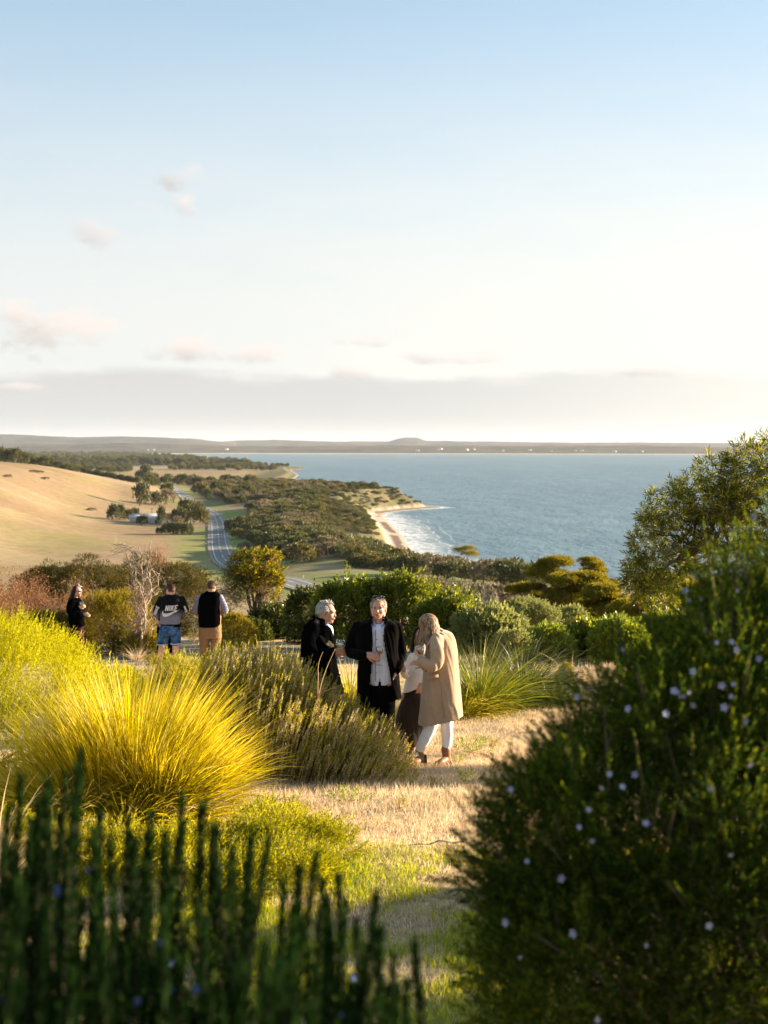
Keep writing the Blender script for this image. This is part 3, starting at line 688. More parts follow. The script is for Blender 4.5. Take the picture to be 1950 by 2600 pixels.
# umbrella crowned tea trees down the slope
TEASP = dict(n=9, length=.09, L=.035, W=.011, spread=.6)
UM = 'umbrella crowned tea trees on the slope above the sea'
def umbrella(px, Y, topy, hw, label, seed, layers=7, mat=None, hmin=.5, nl=220, per=44, r0=.09, group=UM, rl=.22, sc=1.4, low=.45, wood=None, bl=None):
    rng = np.random.default_rng(seed); g0 = ground_at(px, Y); top = at(px, topy, Y).z; h = top-g0.z; w_ = hw/F*Y*1.3; B = []; nl = int(nl*1.5)
    for k in range(layers):
        f = k/max(layers-1, 1); a = k*2.4+seed
        zz = h*(.94-low*f)+rng.uniform(-.03, .03)*h; r = .2+.8*f
        B.append((math.cos(a)*w_*r*.8, math.sin(a)*w_*r*.5, zz, w_*rng.uniform(.30, .46), w_*rng.uniform(.26, .4), max(w_*rng.uniform(.08, .12), .13)))
    P, D_ = lumpy(B, nl, rl*.7, per, rng, .9, -.1, .6, seed % 5, .3, True); g = Geo(); V, Q = sprig(rng, **TEASP); stamp(g, V, Q, P, D_, rng.uniform(.8, 1.3, len(P))*sc, rng)
    gb = Geo(); limbs(gb, (0, 0, 0), [(b[0], b[1], b[2]-b[5]*.5) for b in B], r0, rng, .3, .05, trunks=3)
    return plant('tea_tree', g0, label, 'tree', [('crown', g, mat or M_TEAG, False), ('trunk', gb, wood or BARK, True)], group)
umbrella(1395, 62, 1425, 92, 'largest umbrella crowned tea tree with stacked dark layers of foliage against the sea', 31, 9, nl=380)
umbrella(1475, 60, 1455, 95, 'layered tea tree with gold tops right of the biggest umbrella crown', 32, 9, nl=340)
umbrella(1535, 57, 1490, 70, 'lower tea tree with golden crown pads beneath the bare pale thicket', 33, 8, nl=260)
umbrella(1500, 82, 1404, 44, 'small dark flat topped tea tree rising against the water behind the layered ones', 34, 5, nl=120, low=.25)
umbrella(1610, 52, 1535, 66, 'dark spreading tea tree just left of the near flowering bush', 35, 7, nl=220)
umbrella(1700, 48, 1470, 80, 'yellow green tea tree below the overhanging wattle branch', 36, 8, M_OLIVE, nl=260)
umbrella(1820, 46, 1480, 80, 'tea tree behind the near flowering bush at the right edge', 37, 7, nl=160)
umbrella(1182, 378, 1391, 36, 'lone umbrella tree with bare lower branches in front of the sea', 38, 5, nl=90, per=22, rl=.9, sc=4, r0=.22, low=.28, group=None)
umbrella(1238, 392, 1452, 20, 'little flat crowned tree beside the lone umbrella tree', 39, 3, nl=40, per=22, rl=.7, sc=4, r0=.15, low=.2, group=None)
# bare branching plants
def bare(g, base, h, w_, rng, n=9, r0=.03, depth=3, lean=(0, 0), curl=.1, kids=3, gb2=None):
    tips = []
    def rec(p, d, L, r, lv):
        k = 6; P = [p]
        for i in range(k):
            d = norm((d+rng.normal(size=3)*curl+np.array([lean[0]*.04, lean[1]*.04, .01]))[None])[0]; P.append(P[-1]+d*L/k)
        add_tube(g, np.array(P), np.linspace(r, r*.55, k+1), 5 if lv == depth else 4)
        if lv == 0: tips.append(P[-1]); return
        for _ in range(kids):
            i = rng.integers(2, k+1); dd = norm((d+rng.normal(size=3)*.55+np.array([lean[0], lean[1], .15]))[None])[0]
            rec(P[i], dd, L*rng.uniform(.5, .8), r*.5, lv-1)
    for q in range(n):
        a = rng.uniform(0, 2*PI); d = norm(np.array([[math.cos(a)*w_/h, math.sin(a)*w_/h, 1.]]))[0]
        rec(np.array(base)+np.array([math.cos(a), math.sin(a), 0])*r0*2, d, h*rng.uniform(.4, .55), r0, depth)
    return np.array(tips)
def thicket(name, px, Y, topy, hw, label, seed, mat, leafmat=None, n=9, depth=3, kids=3, r0=.014, lper=3, cat='shrub', group=None, LS=.05):
    rng = np.random.default_rng(seed); g0 = ground_at(px, Y); h = (at(px, topy, Y).z-g0.z); w_ = hw/F*Y
    g = Geo(); tips = bare(g, (0, 0, 0), h*.82, w_*1.0, rng, n, r0, depth, kids=kids, curl=.14)
    g2 = Geo()
    if leafmat:
        P = np.repeat(tips, lper, 0)+rng.normal(size=(len(tips)*lper, 3))*LS; V, Q = leafset(P, rdir(len(P), rng), LS, LS*.45, rng); g2.add(V, Q)
    return plant(name, g0, label, cat, [('branches', g, mat, True), ('foliage', g2, leafmat, False)], group)
RUS = 'russet twiggy shrubs at the left edge'
TWIGR = plain_mat('twig_russet', (.26, .14, .085), .85, .15, .35, 10)
thicket('shrub', 55, 36, 1398, 85, 'tall russet twiggy shrub at the left edge of the slope', 41, TWIGR, M_RUST, 16, 4, 3, .018, 2, group=RUS)
thicket('shrub', 0, 34, 1440, 80, 'russet shrub cut off by the left edge of the photo', 42, TWIGR, M_RUST, 14, 4, 3, .016, 3, group=RUS)
thicket('shrub', 150, 36, 1450, 80, 'brown twiggy shrub left of the head of the woman in black', 43, TWIG, M_RUST, 16, 4, 3, .014, 2, group=RUS)
thicket('shrub', 225, 35, 1490, 50, 'low rusty shrub close behind the woman in black', 44, TWIGR, M_RUST, 12, 4, 3, .012, 4, group=RUS)
thicket('shrub', 500, 36, 1575, 42, 'dry twiggy brush between the sweatshirt and the vest', 45, TWIG, M_OLIVE, 10, 3, 3, .008, 1)
thicket('shrub', 585, 33, 1600, 40, 'dry greyish brush in front of the yellow green shrub', 46, TWIG, M_OLIVE, 12, 3, 3, .006, 2)
thicket('tree', 1570, 78, 1418, 54, 'leafless pale pink brown tree against the sea by the wattle', 47, plain_mat('twig_pink', (.40, .27, .22), .85, .1, .2), None, 14, 4, 3, .03, cat='tree')
thicket('shrub', 1640, 40, 1560, 60, 'dry reddish brush low down by the near flowering bush', 48, TWIGR, M_RUST, 10, 3, 3, .01, 2)
# dead twisted tree
rng = np.random.default_rng(5); g0 = ground_at(352, 31.3)
g = Geo(); hT = at(352, 1372, 31.3).z-g0.z
for q in range(7):
    a = rng.uniform(0, 2*PI); b = np.array([math.cos(a)*.09, math.sin(a)*.07, -.1])
    mid = np.array([rng.uniform(-.16, .16)+.02, rng.uniform(-.1, .1), hT*.45]); top = np.array([rng.uniform(-.34, .50), rng.uniform(-.25, .25), hT*rng.uniform(.82, 1.0)])
    P = np.vstack([wiggle(b, mid, 8, .06, rng)[:-1], wiggle(mid, top, 9, .05, rng)]); add_tube(g, P, np.linspace(.028, .009, len(P)), 6)
    for s in range(9):
        k = rng.integers(3, len(P)-2); e = P[k]+np.array([rng.normal()*.22, rng.normal()*.15, rng.uniform(.05, .5)])
        W_ = wiggle(P[k], e, 7, .09, rng); add_tube(g, W_, np.linspace(.010, .003, 7), 4)
        for s2 in range(3):
            k2 = rng.integers(2, 6); e2 = W_[k2]+rng.normal(size=3)*.13; add_tube(g, wiggle(W_[k2], e2, 5, .12, rng), np.linspace(.005, .002, 5), 3)
for s in range(6):   # swept crown to the left
    st = np.array([rng.uniform(-.1, .1), 0, hT*.86]); mid = st+np.array([-.22, rng.uniform(-.1, .1), .16+rng.uniform(0, .12)]); e = mid+np.array([-.25-rng.uniform(0, .2), 0, -.05+rng.uniform(-.1, .1)])
    P = np.vstack([wiggle(st, mid, 5, .05, rng)[:-1], wiggle(mid, e, 6, .06, rng)]); add_tube(g, P, np.linspace(.010, .003, len(P)), 4)
    for s2 in range(6):
        k2 = rng.integers(3, len(P)); e2 = P[k2]+rng.normal(size=3)*.12; add_tube(g, wiggle(P[k2], e2, 5, .12, rng), np.linspace(.004, .0015, 5), 3)
g2 = Geo()
for s in range(500):   # tangled vines round the lower trunk and the nest-like knot
    zc = rng.uniform(.1, .62)*hT if s < 330 else hT*.86+rng.normal()*.07; xo = 0 if s < 330 else .42
    c = np.array([xo+rng.normal()*.12, rng.normal()*.1, zc]); e = c+rng.normal(size=3)*np.array([.09, .09, .16]); add_tube(g2, wiggle(c, e, 5, .16, rng), np.linspace(.003, .0015, 5), 3)
plant('dead_tree', g0, 'bare dead tree with twisted grey branches left of the sweatshirt man', 'tree', [('trunk', g, TWIG, True), ('twig', g2, TWIGR, True)])
# lone tree behind the man in the vest
def casu(rng, h, w_):
    g = Geo(); g3 = Geo()
    for q in range(46):                                  # drooping dry russet needles on the right flank
        c = np.array([w_*rng.uniform(.35, .95), rng.normal()*w_*.3, h*rng.uniform(.45, .92)])
        for s in range(14):
            e = c+np.array([rng.normal()*.10+.05, rng.normal()*.1, rng.uniform(-.30, .12)]); add_tube(g, wiggle(c, e, 4, .08, rng), np.linspace(.003, .001, 4), 3)
    for q in range(50):                                  # dark fine needles on the shaded left
        c = np.array([-w_*rng.uniform(.1, .95), rng.normal()*w_*.35, h*rng.uniform(.38, .78)])
        P = c+rng.normal(size=(90, 3))*np.array([.14, .14, .10]); V, Q = leafset(P, norm(rng.normal(size=(90, 3))+np.array([-.8, 0, .3])), .12, .012, rng); g3.add(V, Q)
    return [('twig', g, TWIGR, False), ('needles', g3, M_SCRUB, False)]
open_tree('tree', 655, 40, 1388, 74, 'lone leafy tree with gold lit crown and dark forked trunk beside the vest', M_TEAG, 51, 12, 26, 62, .13, dict(n=8, length=.13, L=.09, W=.028, spread=.8), r0=.075, base_px=640, hmin=.5, wood=BARKD, flat=1.0, extra=casu)
# wattle at the right edge
rng = np.random.default_rng(61); Yw = 25.0; g0 = ground_at(2035, Yw)
def W3(px, py, dy=0): p = at(px, py, Yw+dy); return np.array([p.x-g0.x, dy, p.z-g0.z])
BL = [(1905, 1190, 62, 60), (1830, 1180, 40, 40), (1950, 1140, 50, 40), (1800, 1250, 55, 45), (1760, 1230, 40, 36), (1700, 1270, 50, 46), (1730, 1330, 50, 42), (1660, 1330, 44, 42), (1640, 1400, 40, 42), (1690, 1420, 48, 40), (1850, 1320, 60, 50), (1630, 1450, 30, 34), (1780, 1380, 40, 30), (1930, 1260, 60, 60), (1960, 1360, 60, 60), (1680, 1480, 30, 26), (2060, 1180, 80, 70), (2080, 1300, 90, 80), (1870, 1250, 40, 40), (2000, 1210, 60, 60)]
B = []
for (x, y, a, b) in BL:
    dy = rng.uniform(-.35, .35); c = W3(x, y+22, dy); B.append((*c, a/F*Yw, .38, b/F*Yw))
P, D_ = lumpy(B, 380, .125, 16, rng, -.1, -.95, 1.0, 2, .4)
g = Geo(); V, Q = sprig(rng, 7, .14, .115, .022, .9); stamp(g, V, Q, P, D_, rng.uniform(.6, 1.1, len(P)), rng)
gb = Geo(); forkp = W3(2010, 1400, 0)
P0 = wiggle((0, 0, -.2), forkp, 8, .02, rng); add_tube(gb, P0, np.linspace(.14, .09, 8), 10)
arm = np.array([W3(2010, 1400), W3(1940, 1375), W3(1860, 1385), W3(1800, 1396), W3(1760, 1402), W3(1715, 1425)]); add_tube(gb, arm, [.07, .055, .04, .03, .022, .014], 8)
for b in B:
    src = arm[rng.integers(1, 6)] if b[0] < arm[1][0]+.2 else forkp
    Pq = wiggle(src, b[:3], 9, .05, rng); add_tube(gb, Pq, np.linspace(.028, .006, 9), 5)
    for s in range(10):
        k = rng.integers(3, 9); e = np.array(b[:3])+np.clip(rng.normal(size=3), -1.2, 1.2)*np.array(b[3:])*.6; add_tube(gb, wiggle(Pq[k], e, 5, .08, rng), np.linspace(.007, .002, 5), 3)
plant('wattle_tree', g0, 'large willow leaved wattle reaching in from the right edge over the sea', 'tree', [('crown', g, M_WATTLE, False), ('trunk', gb, BARKD, True)])
# ================================================================ NEAR PLANTS
M_GOLD = leaf_mat('golden_needle', [(.14, .16, .008), (.46, .43, .010), (.70, .58, .016)], .5)
M_LOM = leaf_mat('yellow_blade', [(.14, .14, .012), (.46, .38, .014), (.72, .54, .03), (.84, .68, .18)], .5, .4, .35)
M_LOMG = leaf_mat('green_blade', [(.10, .13, .018), (.20, .22, .03), (.42, .36, .05)], .4, .4, .35)
M_LOMD = leaf_mat('dark_blade', [(.020, .036, .010), (.05, .07, .014), (.16, .15, .03)], .25, .4, .35)
M_DRY = leaf_mat('dry_blade', [(.40, .29, .17), (.64, .50, .33), (.82, .68, .50)], .4)
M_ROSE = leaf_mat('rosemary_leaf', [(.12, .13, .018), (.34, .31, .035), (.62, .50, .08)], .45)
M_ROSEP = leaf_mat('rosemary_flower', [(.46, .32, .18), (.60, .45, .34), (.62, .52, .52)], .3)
M_ROSD = leaf_mat('rosemary_dark', [(.004, .010, .003), (.009, .022, .006), (.022, .054, .009)], .2, .9, .02)  # rosemary leaf colour lowered to deepen the foreground shade
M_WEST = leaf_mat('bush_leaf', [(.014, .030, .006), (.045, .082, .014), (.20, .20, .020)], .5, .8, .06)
M_LILAC = plain_mat('lilac_petal', (.42, .40, .58), .7, .1, .15)
M_BLUE = plain_mat('blue_petal', (.09, .13, .32), .8, .05, .2)
LOW = leaf_mat('prostrate_leaf', [(.10, .12, .010), (.34, .31, .02), (.62, .50, .05)], .45)
# golden fine-leaved bush, left
rng = np.random.default_rng(71); g0 = ground_at(60, 14.6); k = 14.6/F
hb = at(60, 1575, 14.6).z-g0.z
B = [(-.35, 0, hb*.40, 1.0, 1.2, hb*.50), (-1.0, .1, hb*.42, 1.0, 1.1, hb*.58), (.40, -.15, hb*.22, .9, 1.0, hb*.40), (.95, -.5, hb*.10, .75, .7, hb*.28), (.2, -.9, hb*.20, 1.1, .7, hb*.36), (-1.6, -.3, hb*.4, 1.0, 1.2, hb*.6)]
P, D_ = lumpy(B, 850, .14, 34, rng, 1.1, -.3, 1.0, 1, .18); kk = P[:, 2] > .03; P, D_ = P[kk], D_[kk]
D_ = norm(D_+np.array([.35, 0, .5])); g = Geo(); V, Q = sprig(rng, 15, .15, .024, .0055, .55, .3); stamp(g, V, Q, P, D_, rng.uniform(.7, 1.25, len(P)), rng)
P, D_ = shell(B, 900, rng, .05, 0, .18, 1); D_ = norm(D_*.5+np.array([.55, 0, 1.0])+rng.normal(size=D_.shape)*.12); V, Q = sprig(rng, 26, .30, .022, .0055, .5, .6); stamp(g, V, Q, P, D_, rng.uniform(.6, 1.1, len(P)), rng)
gb = Geo(); limbs(gb, (0, 0, 0), [b[:3] for b in B], .05, rng, trunks=3, fork=.3)
plant('golden_bush', g0, 'big bright yellow green fine leaved bush rising at the left edge', 'shrub', [('foliage', g, M_GOLD, False), ('branches', gb, BARK, True)])

def tussock(px, Y, topy, hw, label, mat, seed, n=700, W=.011, lean=(.05, 1.1), droop=.6, group=None, wind=(0, 0), R0=None, name='grass_tussock', Ls=1.0, segs=5):
    rng = np.random.default_rng(seed); g0 = ground_at(px, Y); h = at(px, topy, Y).z-g0.z; w_ = hw/F*Y
    g = Geo(); blades(g, (0, 0, -.02), n, h*1.08*Ls, W, rng, R0 if R0 is not None else w_*.28, lean, droop, segs, wind)
    o = g.obj(name, mat); o.location = g0; tag(o, label, 'grass', group); return o
# big yellow tussock
rng = np.random.default_rng(72); g0 = ground_at(318, 12.3); g = Geo()
for (bx, by, n_, L_, R_, l0, l1, dr, wx) in ((-.25, 0, 1500, 1.15, .28, .0, .50, .35, -.05), (.05, .1, 2200, 1.30, .30, .0, .48, .38, .10), (.28, 0, 2100, 1.05, .28, .05, .62, .5, .12), (-.45, -.2, 1500, .80, .28, .1, .9, .6, -.1), (.05, -.35, 2800, .72, .45, .4, 1.2, .6, .05), (.42, -.15, 1600, .68, .25, .3, 1.1, .7, .05), (0, .1, 420, 1.42, .28, .0, .42, .25, .12), (-.66, -.15, 1500, .70, .22, .0, .8, .5, .0), (.45, .15, 1500, .85, .25, .1, .8, .5, .15), (-.62, -.4, 900, .5, .3, .3, 1.1, .7, -.1)):
    blades(g, (bx, by, -.02), n_, L_*1.02, .0125, rng, R_, (l0, l1), dr, 5, (wx, -.05))
o = g.obj('grass_tussock', M_LOM); o.location = g0; tag(o, 'huge glowing yellow tussock of strap leaves in the left foreground', 'grass')
g2 = Geo(); blades(g2, (0, 0, 0), 240, .9, .012, rng, .5, (.5, 1.5), .9, 6, (.2, 0)); blades(g2, (.3, -.2, 0), 420, .8, .011, rng, .6, (.3, 1.5), .9, 5, (.3, 0)); d = g2.obj('dead_blades', M_DRY, o)
tussock(625, 20.5, 1624, 78, 'yellow grass tussock in front of the man in the vest', M_LOM, 73, 900, .012, (.02, .9), .5)
tussock(735, 20.5, 1622, 40, 'thin yellow grass tussock just left of the grey haired man', M_LOM, 74, 260, .012, (.02, .7), .4)
tussock(548, 21, 1660, 40, 'small yellow tussock left of the gravel behind the rosemary', M_LOM, 75, 300, .012, (.02, .9), .5)
tussock(455, 26, 1632, 42, 'feathery yellow tussock behind the bare legs of the sweatshirt man', M_LOM, 76, 460, .010, (.05, 1.2), .6)
tussock(400, 29.5, 1640, 40, 'orange yellow tussock between the man in denim shorts and the path', M_OLIVE, 77, 300, .012, (.05, 1.1), .5)
tussock(890, 20, 1655, 48, 'yellow tussock glowing between the two men in dark coats', M_LOM, 78, 700, .012, (.05, 1.0), .5)
tussock(1080, 19.5, 1690, 46, 'yellow tussock behind the beige coat', M_LOM, 79, 500, .012, (.05, 1.2), .6)
tussock(1220, 20.3, 1640, 110, 'arching yellow green tussock right of the beige coat', M_LOMG, 80, 1500, .011, (.05, 1.15), .7, wind=(.12, 0), Ls=1.3)
tussock(1180, 19.8, 1690, 66, 'bright yellow lower tussock touching the beige coat', M_LOM, 90, 700, .011, (.2, 1.35), .8, wind=(.2, 0))
tussock(1330, 21.2, 1632, 110, 'dark green tussock at the end of the dry clearing', M_LOMD, 81, 1500, .011, (.05, 1.2), .7, wind=(.15, 0), Ls=1.3)
tussock(1395, 20.6, 1690, 66, 'low dark green tussock spilling onto the gravel bank', M_LOMD, 82, 700, .011, (.2, 1.4), .7, wind=(.15, 0))
tussock(1452, 25, 1640, 26, 'tall pale dry grass swept left on the gravel bank', M_DRY, 83, 70, .008, (.05, .6), .9, wind=(-.9, 0))
tussock(1485, 24.5, 1680, 46, 'short pale dry grass along the top of the gravel bank', M_DRY, 84, 350, .007, (.05, .9), .5)
tussock(345, 30.5, 1625, 24, 'pale dry grass round the foot of the dead tree', M_DRY, 85, 160, .008, (.05, 1.0), .5)
tussock(-25, 9.5, 1930, 40, 'pale dead grass tuft at the left edge in front of the yellow tussock', M_DRY, 86, 90, .010, (.1, .7), .6, wind=(.3, 0))
tussock(1275, 23.5, 1700, 40, 'short dry tuft between the two big tussocks', M_DRY, 87, 160, .006, (.1, 1.2), .5)
# rosemary in the middle
def rosemary(name, g0, spots, hfun, label, seed, mat, fl, lean, leafn=46, L=.022, W=.006, nst=900, flower=.25, wood=BARKD, sw=.8):
    rng = np.random.default_rng(seed); g = Geo(); gf = Geo(); gb = Geo()
    protos = [sprig(rng, leafn, .34, L, W, .75, .35, .02) for _ in range(4)]; fp = sprig(rng, 22, .18, .016, .011, .9, .2, .1)
    xs, ys, hs = spots(rng, nst)
    n = len(xs); ln = np.stack([lean[0]+rng.normal(size=n)*.12+xs*.22, lean[1]+rng.normal(size=n)*.12+ys*.12-.05, np.ones(n)], 1); ln = norm(ln)
    tip = np.stack([xs, ys, hs], 1)
    for k in range(4):
        s = slice(k, None, 4); V, Q = protos[k]
        stamp(g, V, Q, tip[s]-ln[s]*.30, ln[s], rng.uniform(.8, 1.2, len(tip[s])), rng)
        stamp(g, V, Q, tip[s]-ln[s]*.58, ln[s], rng.uniform(.9, 1.2, len(tip[s])), rng)
    kf = rng.uniform(size=n) < flower
    stamp(gf, *fp, tip[kf]-ln[kf]*.14, ln[kf], 1.0, rng)
    for p, d, h in zip(tip[::2], ln[::2], hs[::2]):
        b = p-d*min(h*1.15, 1.0); add_tube(gb, np.array([b, (b+p)/2+rng.normal(size=3)*.01, p-d*.05]), [.006, .004, .002], 4)
    return plant(name, g0, label, 'shrub', [('foliage', g, mat, False), ('flowers', gf, fl, False), ('stems', gb, wood, True)])
g0 = ground_at(770, 14.7); Yr = 14.7
prof = [(500, 1700), (560, 1655), (640, 1660), (700, 1668), (760, 1690), (830, 1745), (900, 1795), (960, 1835), (1010, 1870), (1045, 1930), (1060, 1965)]
def spots(rng, n):
    px = rng.uniform(505, 1055, n); f = rng.uniform(0, 1, n)         # f 0 front edge, 1 top line
    ty = np.interp(px, [p[0] for p in prof], [p[1] for p in prof])
    yy = 14.0+(15.5-14.0)*f; gz = np.array([H(a, b) for a, b in zip((px-975)/F*yy, yy)])
    ztop = -(ty-1135)/F*15.3; sh = np.clip(np.sin(np.clip(f*1.25+.12, 0, 1)*PI/2), 0, 1)
    h = (ztop-gz)*sh+rng.normal(size=n)*.035
    return (px-975)/F*yy-g0.x, yy-g0.y, h+gz-g0.z
rosemary('rosemary_bush', g0, spots, None, 'sunlit flowering rosemary bush spilling across the clearing below the drinkers', 91, M_ROSE, M_ROSEP, (.30, -.05), 46, .024, .007, 1900, .55)
bush('rosemary_bush', 455, 19.5, 1668, 75, 'low rosemary shrub between the yellow tussock and the legs of the man in shorts', M_ROSE, 97, 120, .10, 34, dict(n=16, length=.12, L=.02, W=.006, spread=.6), 6, .9)
bush('golden_bush', 285, 17.5, 1702, 85, 'lower golden green bush joining the big left bush to the tussock', M_GOLD, 98, 130, .10, 34, dict(n=15, length=.12, L=.022, W=.0055, spread=.55), 6, .9)
bush('rosemary_bush', 560, 17.8, 1672, 60, 'small rosemary mound behind the left end of the big rosemary', M_ROSE, 99, 110, .10, 34, dict(n=16, length=.12, L=.02, W=.006, spread=.6), 6, .9)
# dry seed stems in front of the coat
g = Geo(); gs_ = ground_at(800, 14.6)
for (x0, y0, x1, y1) in ((808, 1770, 851, 1648), (808, 1715, 820, 1655), (812, 1760, 900, 1730)):
    a = at(x0, y0, 14.6)-gs_; b = at(x1, y1, 14.6)-gs_
    P = np.array([(*(a.lerp(b, q)+Vector((-.02*math.sin(q*PI), 0, 0))),) for q in np.linspace(0, 1, 8)]); P = np.vstack([[P[0][0]-.03, 0, .05], P]); add_tube(g, P, np.linspace(.004, .002, 9), 4)
o = g.obj('dry_stems', M_DRY); o.location = gs_; tag(o, 'long thin dry flower stems leaning in front of the black coat', 'grass')
# prostrate rosemary, lit, lower left of the clearing
rng = np.random.default_rng(93); g0 = ground_at(560, 10.6); g = Geo(); gb = Geo(); gf = Geo()
B = []
for (px, Y, hh_, r) in ((830, 10.5, .10, .16), (770, 10.6, .16, .20), (700, 10.7, .22, .26), (640, 10.3, .20, .26), (570, 10.4, .16, .24), (480, 10.1, .20, .25), (390, 10.3, .14, .24), (300, 10.0, .2, .26), (190, 10.2, .16, .26), (90, 10.0, .22, .26), (0, 10.2, .2, .26), (740, 9.7, .14, .22), (640, 9.5, .16, .2), (520, 9.4, .15, .25), (690, 11.1, .2, .2)):
    q = ground_at(px, Y)-g0; B.append((q.x, q.y, q.z+hh_*.35, r, r*1.2, hh_*.75))
P, D_ = lumpy(B, 300, .085, 26, rng, .7, -.2, .9, 1, .55); kk = P[:, 2] > np.array([-.075*y for y in P[:, 1]])+.0; P, D_ = P[kk], D_[kk]
V, Q = sprig(rng, 16, .10, .018, .006, .7); stamp(g, V, Q, P, norm(D_+np.array([.35, 0, .1])), rng.uniform(.5, 1.7, len(P)), rng)
fp = sprig(rng, 5, .02, .010, .008, 1.0); kk = rng.choice(len(P), 260); stamp(gf, *fp, P[kk]+D_[kk]*.08, D_[kk], 1, rng)
limbs(gb, (0, 0, 0), [b[:3] for b in B], .012, rng, trunks=4)
plant('low_rosemary', g0, 'low spreading yellow lit rosemary at the foot of the big yellow tussock', 'shrub', [('foliage', g, LOW, False), ('flowers', gf, M_LILAC, False), ('stems', gb, BARKD, True)])
# foreground rosemary spires, in shade
rng = np.random.default_rng(94); Yf = 2.6; g0 = Vector((-.36, 2.7, H(-.36, 2.7))); g = Geo(); gb = Geo(); gf = Geo()
tips = [(20, 2060), (52, 1985), (100, 2040), (120, 1995), (165, 1975), (205, 1915), (255, 2060), (325, 2090), (345, 2140), (462, 2030), (512, 2055), (545, 2120), (640, 2125), (680, 2140), (760, 2215), (803, 2180), (860, 2235), (955, 2275), (905, 2350), (1000, 2440), (1052, 2400), (830, 2290), (720, 2250), (590, 2160), (420, 2130), (280, 2140), (380, 2080), (150, 2080), (75, 2090), (10, 2150)]
tl = [(x, y, 2.55+rng.uniform(-.35, .45)) for x, y in tips]
for q in range(150):
    px = rng.uniform(-120, 1010); top = np.interp(px, [0, 200, 500, 800, 950, 1060], [2260, 2250, 2300, 2390, 2460, 2560]); tl.append((px, top+abs(rng.normal())*270-10, rng.uniform(1.7, 3.1)))
pr = [sprig(rng, 250, .42, .027, .0056, .66, .35, .0) for _ in range(3)]
tl = tl[:len(tips)]+[(x+rng.normal()*22, y+40+abs(rng.normal())*45, 2.5+rng.uniform(-.3, .5)) for x, y in tips]+tl[len(tips):]
for i_, (px, py, Y) in enumerate(tl):
    t_ = np.array(at(px, py, Y))-np.array(g0); d = norm(np.array([[rng.normal()*.07+.04, rng.normal()*.08, 1.]]))[0]
    V, Q = pr[i_ % 3]; s_ = rng.uniform(.85, 1.2); stamp(g, V, Q, (t_-d*.42*s_)[None], d[None], s_, rng); stamp(g, V, Q, (t_-d*.80*s_)[None], d[None], s_*1.15, rng)
    hb_ = t_[2]; P = np.array([t_-d*.02, t_-d*.4, t_-d*.8, [t_[0]*.6, t_[1]*.6, max(t_[2]-1.3, 0)], [t_[0]*.35, t_[1]*.35, -.05]]); add_tube(gb, P, [.0015, .003, .005, .007, .009], 5)
    if i_ % 2 == 0:
        m_ = 3; P = t_-d*rng.uniform(.12, .6, (m_, 1))+rng.normal(size=(m_, 3))*.012; stamp(gf, *sprig(rng, 6, .008, .012, .009, 1.1), P, rdir(m_, rng), 1, rng)
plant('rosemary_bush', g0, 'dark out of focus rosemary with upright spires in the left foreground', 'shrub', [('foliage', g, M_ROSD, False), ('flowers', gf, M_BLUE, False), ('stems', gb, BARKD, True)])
# near flowering bush on the right, in shade
rng = np.random.default_rng(95); g0 = Vector((1.35, 4.4, H(1.35, 4.4)))
def nb(px, py, Y, r, ry=None): p = at(px, py, Y)-g0; r = r/F*Y; return (p.x, p.y, p.z, r, ry or r, r)
B = [nb(1540, 2230, 3.9, 240), nb(1520, 2430, 3.8, 200), nb(1740, 2030, 4.1, 260), nb(1920, 1900, 4.3, 280), nb(1780, 2280, 3.9, 330), nb(1630, 1960, 4.1, 140), nb(1380, 2190, 3.9, 110), nb(1375, 2070, 3.9, 60), nb(1640, 1850, 4.2, 80), nb(1770, 1790, 4.3, 110), nb(1480, 2000, 3.95, 60), nb(1290, 2150, 3.9, 45),
     nb(1830, 1660, 4.4, 90), nb(1930, 1640, 4.5, 130), nb(1890, 1540, 4.5, 60), nb(1965, 1490, 4.6, 80), nb(1600, 2520, 3.8, 330), nb(1900, 2400, 3.9, 350), nb(1450, 2560, 3.8, 120), nb(2160, 1840, 4.6, 340), nb(2150, 2100, 4.4, 400), nb(2200, 1740, 4.8, 240), nb(2050, 2550, 4.2, 400), nb(1350, 2290, 3.9, 70)]
P, D_ = lumpy(B, 1400, .085, 19, rng, .6, -.9, 1.0, 3, .42)
g = Geo(); gf = Geo(); gb = Geo()
V, Q = sprig(rng, 22, .10, .019, .0042, .75, .35); stamp(g, V, Q, P, D_, rng.uniform(.7, 1.3, len(P)), rng)
V, Q = sprig(rng, 34, .17, .018, .0042, .7, .5); P2, D2 = shell(B, 760, rng, .04, -.6, .42, 3); D2 = norm(D2+np.array([-.1, 0, .8])+rng.normal(size=D2.shape)*.2); stamp(g, V, Q, P2, D2, rng.uniform(.7, 1.25, len(P2)), rng)
PS, DS = shell(B, 240, rng, .02, -.5, .42, 3)          # longer sprays break the outline
for p_, d_ in zip(PS, DS):
    d_ = norm((d_*.8+np.array([-.15, 0, .55])+rng.normal(size=3)*.3)[None])[0]; L_ = rng.uniform(.10, .26)
    for q in range(5): f_ = L_*(q+.5)/5; stamp(g, V, Q, (p_+d_*(f_-.08)+rng.normal(size=3)*.012)[None], norm((d_+rng.normal(size=3)*.22*(q < 4))[None]), rng.uniform(.55, .95), rng)
    add_tube(gb, np.array([p_-d_*.1, p_+d_*L_*.5, p_+d_*L_]), [.004, .003, .0015], 4)
